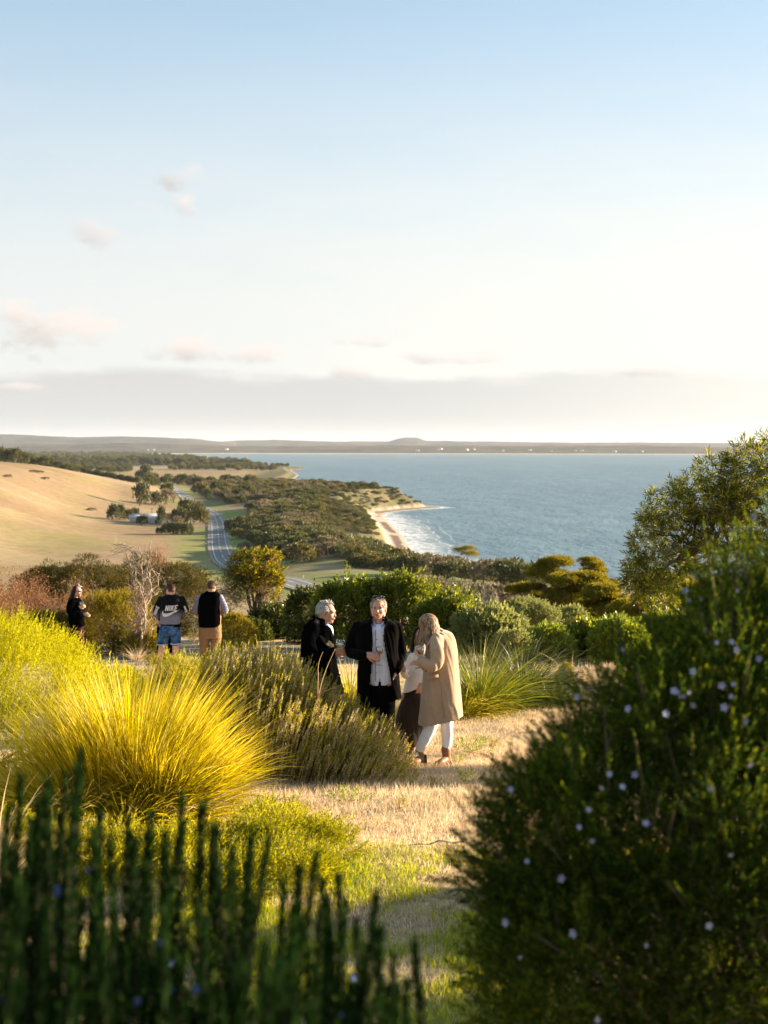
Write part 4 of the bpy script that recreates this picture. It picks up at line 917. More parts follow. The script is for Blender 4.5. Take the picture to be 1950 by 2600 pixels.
tl = [at(1790, 1352, 4.2), at(1862, 1330, 4.4), at(1830, 1340, 4.4), at(1915, 1300, 4.5), at(1950, 1330, 4.4), at(1880, 1355, 4.3), at(1810, 1400, 4.3), at(1570, 1560, 4.3), at(1680, 1590, 4.3), at(1600, 1640, 4.3), at(1740, 1530, 4.3), at(1430, 1790, 4.1), at(1480, 1730, 4.1), at(1245, 1925, 3.9), at(1270, 1990, 3.9), at(1200, 2095, 3.9), at(1160, 2160, 3.9), at(1175, 2210, 3.9), at(1220, 2060, 3.9), at(1520, 1690, 4.2), at(1560, 1760, 4.2), at(1330, 1880, 4.0)]
for p in tl:
    e = np.array(p-g0); d = norm(np.array([[rng.normal()*.15-.1, rng.normal()*.1, 1.]]))[0]
    if p.x < .7: d = norm(np.array([[-.9, 0, .5]]))[0]
    for q in range(8):
        jt = rng.normal(size=3)*np.array([.05, .05, .03])*(q > 2); dj = norm((d+rng.normal(size=3)*.35*(q > 2))[None]); stamp(g, V, Q, (e-d*(.15+.07*q)+jt)[None], dj, 1.0, rng)
    add_tube(gb, np.array([e, e-d*.3, e-d*.6+np.array([.12, 0, -.1])]), [.0015, .003, .005], 4)
limbs(gb, (0, 0, 0), [b[:3] for b in B], .03, rng, trunks=5, fork=.35)
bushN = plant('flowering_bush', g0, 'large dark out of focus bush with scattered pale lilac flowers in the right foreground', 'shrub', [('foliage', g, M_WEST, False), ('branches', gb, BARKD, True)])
ped = Geo()
for a in np.arange(5)*2*PI/5:
    d = np.array([math.cos(a), math.sin(a), .25]); s_ = np.array([-math.sin(a), math.cos(a), 0])
    ped.add([d*.001, d*.007+s_*.0042, d*.0125+s_*.002, d*.0125-s_*.002, d*.007-s_*.0042], [[0, 1, 2, 3, 4]])
me = ped.mesh('flower'); me.materials.append(M_LILAC)
FL = [(1690, 1812), (1725, 1760), (1735, 1768), (1750, 1758), (1760, 1706), (1712, 1755), (1832, 1740), (1862, 1737), (1856, 1768), (1838, 1796), (1760, 1790), (1928, 1672), (1870, 1650), (1858, 1630), (1820, 1632), (1795, 1600), (1780, 1520), (1745, 1540), (1740, 1500), (1748, 1525), (1905, 1940), (1548, 1965), (1612, 1967), (1580, 1998), (1528, 2000), (1765, 1995), (1805, 2000), (1788, 1975), (1495, 2055), (1545, 2062), (1470, 2100), (1560, 2110), (1640, 2090), (1418, 2140), (1503, 2135), (1530, 2158), (1338, 2187), (1435, 2205), (1424, 2230), (1500, 2240), (1855, 2170), (1772, 2255), (1284, 2342), (1568, 2315), (1456, 2370), (1305, 2410), (1320, 2430), (1318, 2487), (1800, 2350), (1850, 2535), (1516, 2590), (1660, 1870), (1595, 1800), (1625, 1920), (1890, 1830), (1930, 1790), (1580, 1650), (1700, 1660), (1640, 2400), (1400, 2290), (1870, 1300+200), (1830, 1420), (1915, 1310), (1705, 1460), (1465, 1770), (1350, 1945), (1296, 2005), (1720, 2210)]
dg = None
SURF_P = np.vstack([P, P2]); 
def front_point(px, py):
    "nearest foliage point to the sight line, on the near side"
    r = np.array(at(px, py, 1.0)); q = SURF_P+np.array(g0); s = q[:, 1:2]; dd = np.linalg.norm(q-r*s, axis=1); c = np.where(dd < .05)[0]
    if not len(c): c = np.argsort(dd)[:3]
    j = c[np.argmin(q[c, 1])]; return r*(q[j, 1]-.07)
for (px, py) in FL[::2]+FL[1:24:2]:
    o = bpy.data.objects.new('flower', me); COL.objects.link(o); o.parent = bushN; p = front_point(px, py); o.location = Vector(p)-g0
    d = Vector((rng.normal()*.5, -1, rng.normal()*.4+.2)).normalized(); o.rotation_euler = d.to_track_quat('Z', 'Y').to_euler(); s_ = rng.uniform(.5, .95); o.scale = (s_, s_, s_)
# unseen shrubs added right of the frame to cast shade over the foreground
for q, (x, y, h_, r_) in enumerate(((3.6, 7.4, 2.5, 1.3), (5.2, 9.3, 2.3, 1.2), (7.2, 11.2, 2.0, .9))):
    rng = np.random.default_rng(200+q); g0 = Vector((x, y, H(x, y))); B = [(0, 0, h_*.45, r_, r_, h_*.5), (.5*r_, .3, h_*.6, r_*.6, r_*.6, h_*.38), (-.5*r_, -.3, h_*.6, r_*.6, r_*.6, h_*.36)]
    P, D_ = lumpy(B, 240, .15, 26, rng, .6); g = Geo(); V, Q = sprig(rng, 10, .12, .04, .012); stamp(g, V, Q, P, D_, 1.2, rng); gb = Geo(); limbs(gb, (0, 0, 0), [b[:3] for b in B], .04, rng, trunks=3)
    plant('shrub', g0, ['tallest shrub just outside the right edge nearest the camera', 'middle shrub of the three just outside the right edge', 'smallest shrub just outside the right edge, farthest from the camera'][q], 'shrub', [('foliage', g, M_WEST, False), ('branches', gb, BARK, True)], 'shrubs just outside the right edge')
rng = np.random.default_rng(210); g0 = Vector((7.6, 17.1, H(7.6, 17.1))); g = Geo(); gb = Geo(); B = [(0, 0, 1.9, .42, .42, .45), (.1, .1, 1.5, .4, .4, .4), (-.2, 0, 2.2, .3, .3, .3)]  # unseen narrow tree, added and sized for the shadow band on the clearing
P, D_ = lumpy(B, 90, .13, 26, rng, .4); V, Q = sprig(rng, 10, .12, .04, .012); stamp(g, V, Q, P, D_, 1.2, rng); limbs(gb, (0, 0, 0), [b[:3] for b in B], .05, rng)
plant('small_tree', g0, 'small round tree out of the photo on the right whose shadow crosses the clearing', 'tree', [('crown', g, M_WEST, False), ('trunk', gb, BARK, True)])
# dry short grass over the clearing, green grass near
rng = np.random.default_rng(96)
def lawn(name, n, x0, x1, y0, y1, mat, L, W, dens, seed, lean=(.05, .95)):
    rng = np.random.default_rng(seed); x = rng.uniform(x0, x1, n); y = y0+(y1-y0)*rng.uniform(0, 1, n)**.8; kk = rng.uniform(size=n) < dens(x, y); x, y = x[kk], y[kk]
    n = len(x); z = height(x, y); g = Geo(); ph = rng.uniform(0, 2*PI, n); ti = rng.uniform(*lean, n); d = np.stack([np.cos(ph)*np.sin(ti), np.sin(ph)*np.sin(ti), np.cos(ti)], 1)
    V, Q = leafset(np.stack([x, y, z-.004], 1), d, L*rng.uniform(.4, 1.3, n), W, rng, .05); g.add(V, Q); o = g.obj(name, mat); tag(o, kind='stuff'); return o
dn = lambda x, y: sstep(fbm(x*1.6, y*1.6, 50), .25, .6)*.9+.1
inpx = lambda x, y: (np.abs(x/y*F+975-1010) < 480)
lawn('dry_grass', 330000, -1.5, 4.5, 10.3, 24, M_DRY, .055, .0045, lambda x, y: dn(x, y)*sstep(y+x*.1, 24, 18)*inpx(x, y), 301)
lawn('dry_grass', 16000, -2.5, 2.5, 11.6, 14.2, M_DRY, .10, .004, lambda x, y: sstep(fbm(x*1.2, y*1.2, 51), .4, .6)*.8, 302, (.05, .7))
lawn('green_grass', 170000, -2.2, 2.2, 4.5, 12.4, leaf_mat('turf_blade', [(.12, .17, .015), (.36, .37, .025), (.66, .58, .06)], .55), .06, .005, lambda x, y: sstep(fbm(x*1.8+3, y*1.8, 52), .36, .56)*sstep(y+.3*np.sin(x*2), 11.4, 9.9), 303)
lawn('dry_grass', 90000, -2.2, 2.2, 4.5, 12.0, M_DRY, .05, .0045, lambda x, y: sstep(fbm(x*1.8+3, y*1.8, 52), .62, .38)*.9+.1, 304)
lawn('dry_grass', 30000, -10, 9, 23, 29, M_DRY, .10, .006, dn, 305)
lawn('dry_grass', 26000, .5, 8, 27, 37, M_DRY, .16, .010, dn, 306)
for q, (px, Y, s_, lb) in enumerate(((1198, 16.3, .16, 'small green weed on the dry ground right of the beige coat'), (1260, 16.8, .08, 'tiny weed right of the small green weed'), (1165, 15.6, .07, 'weed by the heel of the tan boot'), (1245, 14.9, .07, 'weed in the shadow right of the boots'), (1180, 14.3, .10, 'weed on the shaded band of ground below the boots'), (1100, 14.1, .06, 'small weed near the right end of the rosemary'), (880, 12.9, .12, 'little green weed on the dry grass'), (1020, 12.6, .07, 'low weed in the middle of the clearing'))):
    rng = np.random.default_rng(400+q); g = Geo(); P = rng.normal(size=(24, 3))*np.array([s_*.5, s_*.5, s_*.15])+np.array([0, 0, s_*.2]); V, Q = sprig(rng, 10, s_*.9, s_*.3, s_*.08); stamp(g, V, Q, P, norm(P*np.array([1, 1, 0])/s_+np.array([0, 0, 1.])), 1, rng)
    [add_tube(g, np.array([(0, 0, 0), q_*.6, q_]), [.003, .002, .001], 4) for q_ in P]; o = g.obj('weed', M_OLIVE if q % 2 else M_LIME); o.location = ground_at(px, Y); tag(o, lb, 'weed')
rng = np.random.default_rng(420); g = Geo(); add_tube(g, wiggle((-.25, 0, .015), (.28, .05, .03), 7, .03, rng), np.linspace(.004, .009, 7), 5); add_tube(g, wiggle((0, 0, .02), (-.12, -.1, .03), 5, .04, rng), np.linspace(.005, .002, 5), 4)
o = g.obj('fallen_twig', TWIG); o.location = ground_at(1090, 10.9); tag(o, 'pale fallen twig lying on the sunlit green grass', 'twig')
# ================================================================ PEOPLE
def skin_mat(name, c):
    m, t = new_mat(name); oc = N(t, 'ShaderNodeTexCoord').outputs['Object']
    nz = NOISE(t, oc, 22, 4); cc = MIX(t, MR(t, nz, .35, .65), tuple(x*.9 for x in c), (min(1, c[0]*1.1), c[1]*1.0, c[2]*.98))
    out_mat(t, PRIN(t, cc, .5, .35, Subsurface_Weight=.12, Subsurface_Radius=(.02, .008, .004), Subsurface_Scale=.5)); return m
SKIN = skin_mat('skin_ruddy', (.55, .29, .20)); SKIN2 = skin_mat('skin_fair', (.60, .36, .26)); SKIN3 = skin_mat('skin_tan', (.48, .27, .18))
def cloth(name, c, rough=.85, scale=500, var=.12, sheen=0, bump=.25):
    m, t = new_mat(name); oc = N(t, 'ShaderNodeTexCoord').outputs['Object']
    nz = NOISE(t, oc, 60, 5, .7); n2 = NOISE(t, oc, 6, 3)
    cc = MIX(t, MR(t, nz, .3, .7), tuple(x*(1-var) for x in c), tuple(x*(1+var) for x in c)); cc = MIX(t, MR(t, n2, .35, .65, 0, .3), cc, tuple(x*.8 for x in c))
    out_mat(t, PRIN(t, cc, rough, .0 if max(c) < .02 else .08, Normal=BUMP(t, nz, bump, .004), Sheen_Weight=sheen, Sheen_Roughness=.5)); return m
BLACKWOOL = cloth('black_wool', (.0025, .0025, .003)); DARKCOAT = cloth('charcoal_wool', (.004, .0035, .0035), sheen=.03)
LAPEL = cloth('lapel_cloth', (.055, .045, .035))
CAMEL = cloth('camel_wool', (.40, .27, .175), sheen=.3, var=.08); KNIT = cloth('white_knit', (.70, .68, .64), bump=.8, sheen=.2); SKIRTM = cloth('brown_skirt', (.035, .025, .018))
JEANW = cloth('white_denim', (.78, .78, .82), var=.04); BLACKT = cloth('black_trouser', (.004, .004, .005)); CHINO = cloth('tan_chino', (.24, .145, .075), var=.15)
LEATHER = plain_mat('tan_leather', (.25, .11, .045), .5, .4, .15, 20); BLKL = plain_mat('black_leather', (.012, .012, .012), .4, .4); MAROON = cloth('maroon_velvet', (.030, .002, .006), .6)
PADM = cloth('black_vest', (.003, .003, .004)); DARKSHOE = plain_mat('dark_shoe', (.03, .025, .02), .5, .4)
LENS = plain_mat('dark_lens', (.008, .009, .012), .15, .6); EYEM = plain_mat('eye_dark', (.03, .02, .015), .3, .5); LIP = plain_mat('lip', (.36, .12, .10), .5, .3); PETAL = plain_mat('white_petal', (.8, .76, .76), .6, .2)
BTN = plain_mat('button_dark', (.01, .01, .012), .3, .5)
def pattern_shirt():
    m, t = new_mat('dotted_shirt'); oc = N(t, 'ShaderNodeTexCoord').outputs['Object']
    v = N(t, 'ShaderNodeTexVoronoi', feature='F1'); v.inputs['Scale'].default_value = 75; v.inputs['Randomness'].default_value = .15; t.links.new(oc, v.inputs['Vector'])
    c = MIX(t, MATH(t, 'LESS_THAN', v.outputs['Distance'], .26), (.66, .66, .76), (.22, .20, .34))
    out_mat(t, PRIN(t, c, .8, .2, Normal=BUMP(t, NOISE(t, oc, 14, 3), .5, .01))); return m
SHIRT = pattern_shirt()
def check_shirt():
    m, t = new_mat('checked_shirt'); oc = N(t, 'ShaderNodeTexCoord').outputs['Object']
    ck = N(t, 'ShaderNodeTexChecker'); ck.inputs['Scale'].default_value = 62; t.links.new(oc, ck.inputs[0]); ck.inputs[1].default_value = (.34, .34, .42, 1); ck.inputs[2].default_value = (.05, .05, .12, 1)
    out_mat(t, PRIN(t, ck.outputs[0], .85, .15)); return m
CHECK = check_shirt(); BLUESH = cloth('blue_shirt', (.30, .36, .52))
def fade_sweat():
    m, t = new_mat('faded_sweatshirt'); oc = N(t, 'ShaderNodeTexCoord').outputs['Object']; sp = N(t, 'ShaderNodeSeparateXYZ'); t.links.new(oc, sp.inputs[0])
    f = MR(t, MATH(t, 'ADD', sp.outputs[2], MR(t, NOISE(t, oc, 30, 3), .3, .7, -.01, .01)), 1.22, 1.03)
    nz = NOISE(t, oc, 120, 4); g_ = MIX(t, MR(t, nz, .3, .7), (.13, .135, .19), (.20, .21, .28)); c = MIX(t, f, (.004, .004, .006), g_)
    out_mat(t, PRIN(t, c, .85, .15)); return m
FADE = fade_sweat()
def denim():
    m, t = new_mat('blue_denim'); oc = N(t, 'ShaderNodeTexCoord').outputs['Object']; nz = NOISE(t, oc, 9, 5, .6); c = MIX(t, MR(t, nz, .38, .66), (.010, .032, .095), (.065, .15, .31))
    out_mat(t, PRIN(t, c, .85, .15)); return m
DENIM = denim(); WHITEC = cloth('white_print', (.62, .62, .66), var=.02)
def hair_mat(name, a, b, sc=40):
    m, t = new_mat(name); oc = N(t, 'ShaderNodeTexCoord').outputs['Object']; r = N(t, 'ShaderNodeNewGeometry').outputs['Random Per Island']
    nz = NOISE(t, MAP(t, oc, scale=(1, 1, .12)), sc, 4, .7); c = MIX(t, MR(t, MATH(t, 'ADD', nz, MATH(t, 'MULTIPLY', r, .3)), .5, .82), a, b)
    out_mat(t, PRIN(t, c, .5, .3 if max(b) > .1 else .06, Normal=BUMP(t, nz, .6, .01))); return m
GREYH = hair_mat('grey_hair', (.30, .27, .25), (.72, .69, .66), 70); SANDH = hair_mat('sandy_grey_hair', (.26, .20, .15), (.58, .50, .42), 70); BRH = hair_mat('brown_hair', (.055, .03, .018), (.16, .08, .045), 70)
BLONDE = hair_mat('blonde_hair', (.05, .026, .013), (.48, .30, .16), 45); DKH = hair_mat('dark_hair', (.010, .007, .006), (.04, .022, .015))
GLASS, t = new_mat('clear_glass')
_g = N(t, 'ShaderNodeBsdfGlossy'); _g.inputs['Roughness'].default_value = .03; _t = N(t, 'ShaderNodeBsdfTransparent'); _t.inputs[0].default_value = (.93, .95, .95, 1)
_f = N(t, 'ShaderNodeLayerWeight'); _f.inputs[0].default_value = .45; _m = N(t, 'ShaderNodeMixShader'); t.links.new(MR(t, _f.outputs['Facing'], .0, 1.0, .10, .95), _m.inputs[0]); t.links.new(_t.outputs[0], _m.inputs[1]); t.links.new(_g.outputs[0], _m.inputs[2]); out_mat(t, _m.outputs[0])
WINE, t = new_mat('white_wine'); out_mat(t, PRIN(t, (.75, .62, .36), .1, .4, Transmission_Weight=.6, IOR=1.33))
WINER, t = new_mat('rose_wine'); out_mat(t, PRIN(t, (.70, .35, .30), .1, .4, Transmission_Weight=.6, IOR=1.33))

def capcap(V, Q, n, k):
    c0, c1 = V[:n].mean(0), V[-n:].mean(0); V = np.vstack([V, c0, c1]); a = len(V)-2; j = np.arange(n); j2 = (j+1) % n
    return V, [Q, np.stack([j2, j, 0*j+a], 1), np.stack([(k-1)*n+j, (k-1)*n+j2, 0*j+a+1], 1)]
class Person:
    def __init__(s, px, Y, label, feet=None, seed=1):
        s.o = np.array(ground_at(px, Y)); s.Y = Y; s.px = px; s.root = empty('person', s.o); tag(s.root, label, 'person'); s.rng = np.random.default_rng(seed); s.k = Y/F
    def J(s, px, py, dy=0.0): return np.array(at(px, py, s.Y+dy))-s.o
    def ball(s, g, c, r, n=14):
        c = np.asarray(c, float); r = np.broadcast_to(np.asarray(r, float), 3); u = np.linspace(0, PI, n//2+2)[1:-1]; th = np.arange(n)/n*2*PI
        V = np.stack([np.sin(u)[:, None]*np.cos(th), np.sin(u)[:, None]*np.sin(th), np.cos(u)[:, None]+0*th], -1)*r+c; k = len(u); V = V.reshape(-1, 3)
        V = np.vstack([V, c+[0, 0, r[2]], c-[0, 0, r[2]]]); i = np.arange(k-1)[:, None]*n; j = np.arange(n)[None]; j2 = (j+1) % n
        b = g.n; g.v.append(V); g.c.append(np.ones((len(V), 3))); g.n += len(V)
        g.f += [np.stack([i+j, i+n+j, i+n+j2, i+j2], -1).reshape(-1, 4)+b, np.stack([j[0], j2[0], 0*j[0]+len(V)-2], 1)+b, np.stack([(k-1)*n+j2[0], (k-1)*n+j[0], 0*j[0]+len(V)-1], 1)+b]
    def limb(s, g, pts, rad, n=14, sub=4):
        P = np.array([p if len(p) == 3 and isinstance(p, np.ndarray) else s.J(*p) for p in pts]); rad = np.array([r if hasattr(r, '__len__') else (r, r) for r in rad], float)
        A = np.hstack([P, rad]); A, _ = resample(A, np.linalg.norm(P[-1]-P[0])/(len(P)*sub)+.004)
        V, Q, n, k = tube(A[:, :3], np.maximum(A[:, 3:], .002), n); V, FF = capcap(V, Q, n, k); b = g.n; g.v.append(V); g.c.append(np.ones((len(V), 3))); g.n += len(V); g.f += [f+b for f in FF]
        s.ball(g, P[0], rad[0].mean()*.98); s.ball(g, P[-1], rad[-1].mean()*.98)
    def loft(s, g, secs, n=32, pw=.85):
        "secs: (left px, right px, py, half depth, centre dy)"
        A = []
        for q in secs:
            l, r, py, ry = q[:4]; dy = q[4] if len(q) > 4 else 0; a, b = s.J(l, py, dy), s.J(r, py, dy); A.append([(a[0]+b[0])/2, dy, (a[2]+b[2])/2, (b[0]-a[0])/2, ry])
        A = np.array(A); A, _ = resample(A, .03); th = np.arange(n)/n*2*PI; c, sn = np.cos(th), np.sin(th); c = np.sign(c)*np.abs(c)**pw; sn = np.sign(sn)*np.abs(sn)**pw
        V = np.stack([A[:, 0:1]+A[:, 3:4]*c, A[:, 1:2]+A[:, 4:5]*sn, A[:, 2:3]+0*c], -1).reshape(-1, 3); k = len(A)
        i = np.arange(k-1)[:, None]*n; j = np.arange(n)[None]; j2 = (j+1) % n; Q = np.stack([i+j, i+n+j, i+n+j2, i+j2], -1).reshape(-1, 4); V, FF = capcap(V, Q, n, k); FF = [FF[0], FF[1][:, ::-1], FF[2][:, ::-1]]
        b = g.n; g.v.append(V); g.c.append(np.ones((len(V), 3))); g.n += len(V); g.f += [f+b for f in FF]
    def solid(s, name, g, mat, vox=.009, sm=3, fold=0, fs=(9, 9, 2.0), cut=None, thick=0, seed=0, label=None, parent=None):
        me = g.mesh('tmp'); o = bpy.data.objects.new('tmp', me); COL.objects.link(o)
        if vox: r = o.modifiers.new('r', 'REMESH'); r.mode = 'VOXEL'; r.voxel_size = vox; r.adaptivity = 0
        if sm: q = o.modifiers.new('s', 'SMOOTH'); q.factor = .5; q.iterations = sm
        dgr = bpy.context.evaluated_depsgraph_get(); m2 = bpy.data.meshes.new_from_object(o.evaluated_get(dgr)); bpy.data.objects.remove(o); bpy.data.meshes.remove(me)
        n = len(m2.vertices); co = np.empty(n*3, np.float32); m2.vertices.foreach_get('co', co); co = co.reshape(-1, 3).astype(float)
        if fold:
            no = np.empty(n*3, np.float32); m2.vertices.foreach_get('normal', no); no = no.reshape(-1, 3)
            a = co[:, 0]*fs[0]+co[:, 2]*1.3+seed*3; b = co[:, 1]*fs[1]; f = fbm(a+b*.7, co[:, 2]*fs[2]+b*.4, seed+61, 3)-.5; f2 = 1-np.abs(fbm(a*1.7, co[:, 2]*fs[2]*2+b, seed+64, 2)-.5)*4
            co = co+no*((f*1.6+f2*.30)*fold)[:, None]; m2.vertices.foreach_set('co', co.astype(np.float32).ravel())
        if cut is not None:
            bm = bmesh.new(); bm.from_mesh(m2); dead = [f for f in bm.faces if cut(*f.calc_center_median())]; bmesh.ops.delete(bm, geom=dead, context='FACES'); bm.to_mesh(m2); bm.free()
        m2.name = name; m2.materials.clear(); m2.materials.append(mat); m2.polygons.foreach_set('use_smooth', np.ones(len(m2.polygons), bool)); m2.update()
        o = bpy.data.objects.new(name, m2); COL.objects.link(o); o.parent = parent or s.root
        if thick:
            q = o.modifiers.new('t', 'SOLIDIFY'); q.thickness = thick; q.offset = -1
        if label: o['label'] = label
        return o
    def head(s, g, c, face, up=(0, 0, 1), sc=1.0, male=True):
        "adds a head centred on c facing direction face; returns the frame"
        f = norm(np.array([face], float))[0]; u = np.array(up, float); u = norm((u-f*(u@f))[None])[0]; r = np.cross(u, f); s.hf = (np.array(c), f, u, r, sc)
        def E(x, y, z, a, b, d_):
            "x right, y forward, z up"
            g2 = Geo(); s.ball(g2, (0, 0, 0), (a*sc, b*sc, d_*sc), 16); V = g2.v[0]; V = V[:, 0:1]*r+V[:, 1:2]*f+V[:, 2:3]*u+np.array(c)+(r*x+f*y+u*z)*sc; b0 = g.n; g.v.append(V); g.c.append(np.ones((len(V), 3))); g.n += len(V); g.f += [q+b0 for q in g2.f]
        E(0, -.012, .035, .076, .098, .085); E(0, .020, -.020, .066, .078, .080); E(0, .040, -.068, .046 if male else .038, .048, .040); E(0, .066, -.088, .022, .022, .020)
        for q in (-1, 1):
            E(q*.036, .058, -.020, .026, .030, .026); E(q*.078, -.012, -.012, .010, .018, .031); E(q*.030, .076, .030, .026, .020, .011); E(q*.056, -.005, -.055, .020, .045, .035)
        E(0, .098, -.018, .012, .017, .020); E(0, .088, .008, .009, .013, .026); E(0, .090, -.046, .022, .012, .007); E(0, .087, -.058, .019, .012, .007)
        return f, u, r
    def face_bits(s, eyes=True, mouth=True):
        c, f, u, r, sc = s.hf
        if eyes:
            for q in (-1, 1): g = Geo(); s.ball(g, c+(f*.086+u*.012+r*q*.031)*sc, (.0105*sc, .007*sc, .005*sc), 8); g.obj('eye', EYEM, s.root, smooth=True)
            for q in (-1, 1): g = Geo(); s.limb(g, [c+(f*.094+u*.028+r*q*.017)*sc, c+(f*.090+u*.032+r*q*.035)*sc, c+(f*.078+u*.027+r*q*.050)*sc], [.003, .003, .002], 6, 2); g.obj('eyebrow', BRH, s.root, smooth=True)
        if mouth:
            g = Geo(); s.limb(g, [c+(f*.092-u*.052-r*.024)*sc, c+(f*.103-u*.053)*sc, c+(f*.092-u*.052+r*.024)*sc], [.0028, .0045, .0028], 6, 2); g.obj('mouth', LIP, s.root, smooth=True)
    def shorthair(s, mat, low=-.035, front=.055, thick=1.0, seed=3):
        c, f, u, r, sc = s.hf; rng = np.random.default_rng(seed); g = Geo(); n = 2600; d = rdir(n, rng)
        lim = np.where(d[:, 1] > .25, front/.09+(d[:, 1]-.25)*.25, low/.09); lim = np.where((np.abs(d[:, 0]) > .75) & (d[:, 1] > -.2), -.02, lim); k = d[:, 2] > lim; d = d[k]; n = len(d)
        p = c+(r*(d[:, 0:1]*.078)+f*(d[:, 1:2]*.100-.012)+u*(d[:, 2:3]*.088+.033))*sc; nn = norm(r*d[:, 0:1]+f*d[:, 1:2]+u*d[:, 2:3])
        tdir = norm(np.cross(np.cross(nn, -u*.9-f*.35+rng.normal(size=(n, 3))*.25), nn)+nn*.30)
        L = .026*thick*rng.uniform(.6, 1.2, n); sd = norm(np.cross(tdir, nn))*.0035; a = p; V = np.stack([a-sd, a+sd, a+tdir*L[:, None]*.6+nn*.005+sd*.8, a+tdir*L[:, None]*.6+nn*.005-sd*.8, a+tdir*L[:, None]+nn*.003+sd*.2, a+tdir*L[:, None]+nn*.003-sd*.2], 1)
        b = np.arange(n)[:, None]*6; g.add(V.reshape(-1, 3), np.concatenate([b+[0, 1, 2, 3], b+[3, 2, 4, 5]]))
        g2 = Geo(); s.ball(g2, (0, 0, 0), (1, 1, 1), 24); V = g2.v[0]; keep = V.copy(); R_ = c+(r*(V[:, 0:1]*.0775)+f*(V[:, 1:2]*.0995-.013)+u*(V[:, 2:3]*.0875+.034))*sc
        for ff in g2.f:
            m_ = keep[ff].mean(1); lim = np.where(m_[:, 1] > .25, front/.09+(m_[:, 1]-.25)*.25, low/.09); lim = np.where((np.abs(m_[:, 0]) > .75) & (m_[:, 1] > -.2), -.02, lim); kk = m_[:, 2] > lim
            if kk.any(): g.f.append(ff[kk]+g.n)
        g.v.append(R_); g.c.append(np.ones((len(R_), 3))); g.n += len(R_)
        return g.obj('hair', mat, s.root, smooth=True)
    def longhair(s, mat, n, length, spread=.10, front=-.2, seed=3, fall=None, w=.004, back=0.0, out_=.0, vol=1.0):
        "strands from a crown parting that fall round the head"
        c, f, u, r, sc = s.hf; rng = np.random.default_rng(seed); g = Geo(); k = 9
        ph = rng.uniform(0, 2*PI, n); 
        if front is not None: ph = ph[(np.cos(ph) < front)]      # cos = forward
        n = len(ph); t = np.linspace(0, 1, k)[None, :, None]; el = rng.uniform(.15, 1.25, n)[:, None, None]
        hd = r*np.sin(ph)[:, None]+f*np.cos(ph)[:, None]; hd = hd[:, None]
        ang = PI/2-(PI/2-.0)*np.clip(t*2.6, 0, 1)*1.0*el.clip(.9, 1.1)
        R1 = .082*sc*vol*(1+rng.uniform(-.03, .10, n))[:, None, None]
        q = c+u*.030*sc-f*.012*sc+hd*R1*np.cos(ang)*1.10+u*R1*1.12*np.sin(ang)
        dn = np.clip(t-1/2.6, 0, 1)/(1-1/2.6); L = length*rng.uniform(.7, 1.1, n)[:, None, None]; F_ = np.array(fall if fall is not None else (0, 0, -1.0))
        wave = np.sin(t*9+ph[:, None, None]*3)*.006
        P = q+F_*dn*L+hd*(dn*spread*.3+wave*dn)-f*back*dn+hd*out_*dn**2
        sd = norm(np.cross(np.gradient(P, axis=1), hd+0*P))*w*(1-.6*t)
        V = np.stack([P-sd, P+sd], 2).reshape(-1, 3); b = (np.arange(n)*k*2)[:, None]; j = np.arange(k-1)[None]*2
        g.add(V, np.stack([b+j, b+j+1, b+j+3, b+j+2], -1).reshape(-1, 4)); return g.obj('hair', mat, s.root, smooth=False)
    def hand(s, g, wr, a, nrm, curl=.5, side=1, sc=1.0, thumb=1.0):
        "wrist wr, a towards the knuckles, nrm palm facing; side: which edge carries the thumb"
        a = norm(np.array([a], float))[0]; nv = np.array(nrm, float); nv = norm((nv-a*(nv@a))[None])[0]; sd = np.cross(a, nv)*side; wr = np.array(wr, float)
        for q in np.linspace(-.026, .026, 4): s.limb(g, [wr+sd*q*.6*sc, wr+a*.05*sc+sd*q*sc, wr+a*.09*sc+sd*q*1.1*sc], [.015*sc, .0145*sc, .011*sc], 8, 2)
        for q, L in zip((.031, .011, -.010, -.030), (.072, .082, .076, .060)):
            p = wr+a*.088*sc+sd*q*sc; P = [p]; th = curl*.6
            for seg in (.42, .32, .26):
                d = a*math.cos(th)+nv*math.sin(th); p = p+d*L*seg*sc; P.append(p); th += curl*(1.0+.1*(q < 0))
            s.limb(g, P, [.0092*sc, .0088*sc, .0080*sc, .0066*sc], 8, 2)
        p = wr+a*.022*sc+sd*.026*sc; s.limb(g, [p, p+(a*.030+sd*.022+nv*.012*thumb)*sc, p+(a*.055+sd*.024+nv*.030*thumb)*sc, p+(a*.070+sd*.014+nv*.046*thumb)*sc], [.013*sc, .011*sc, .0095*sc, .0075*sc], 8, 2)
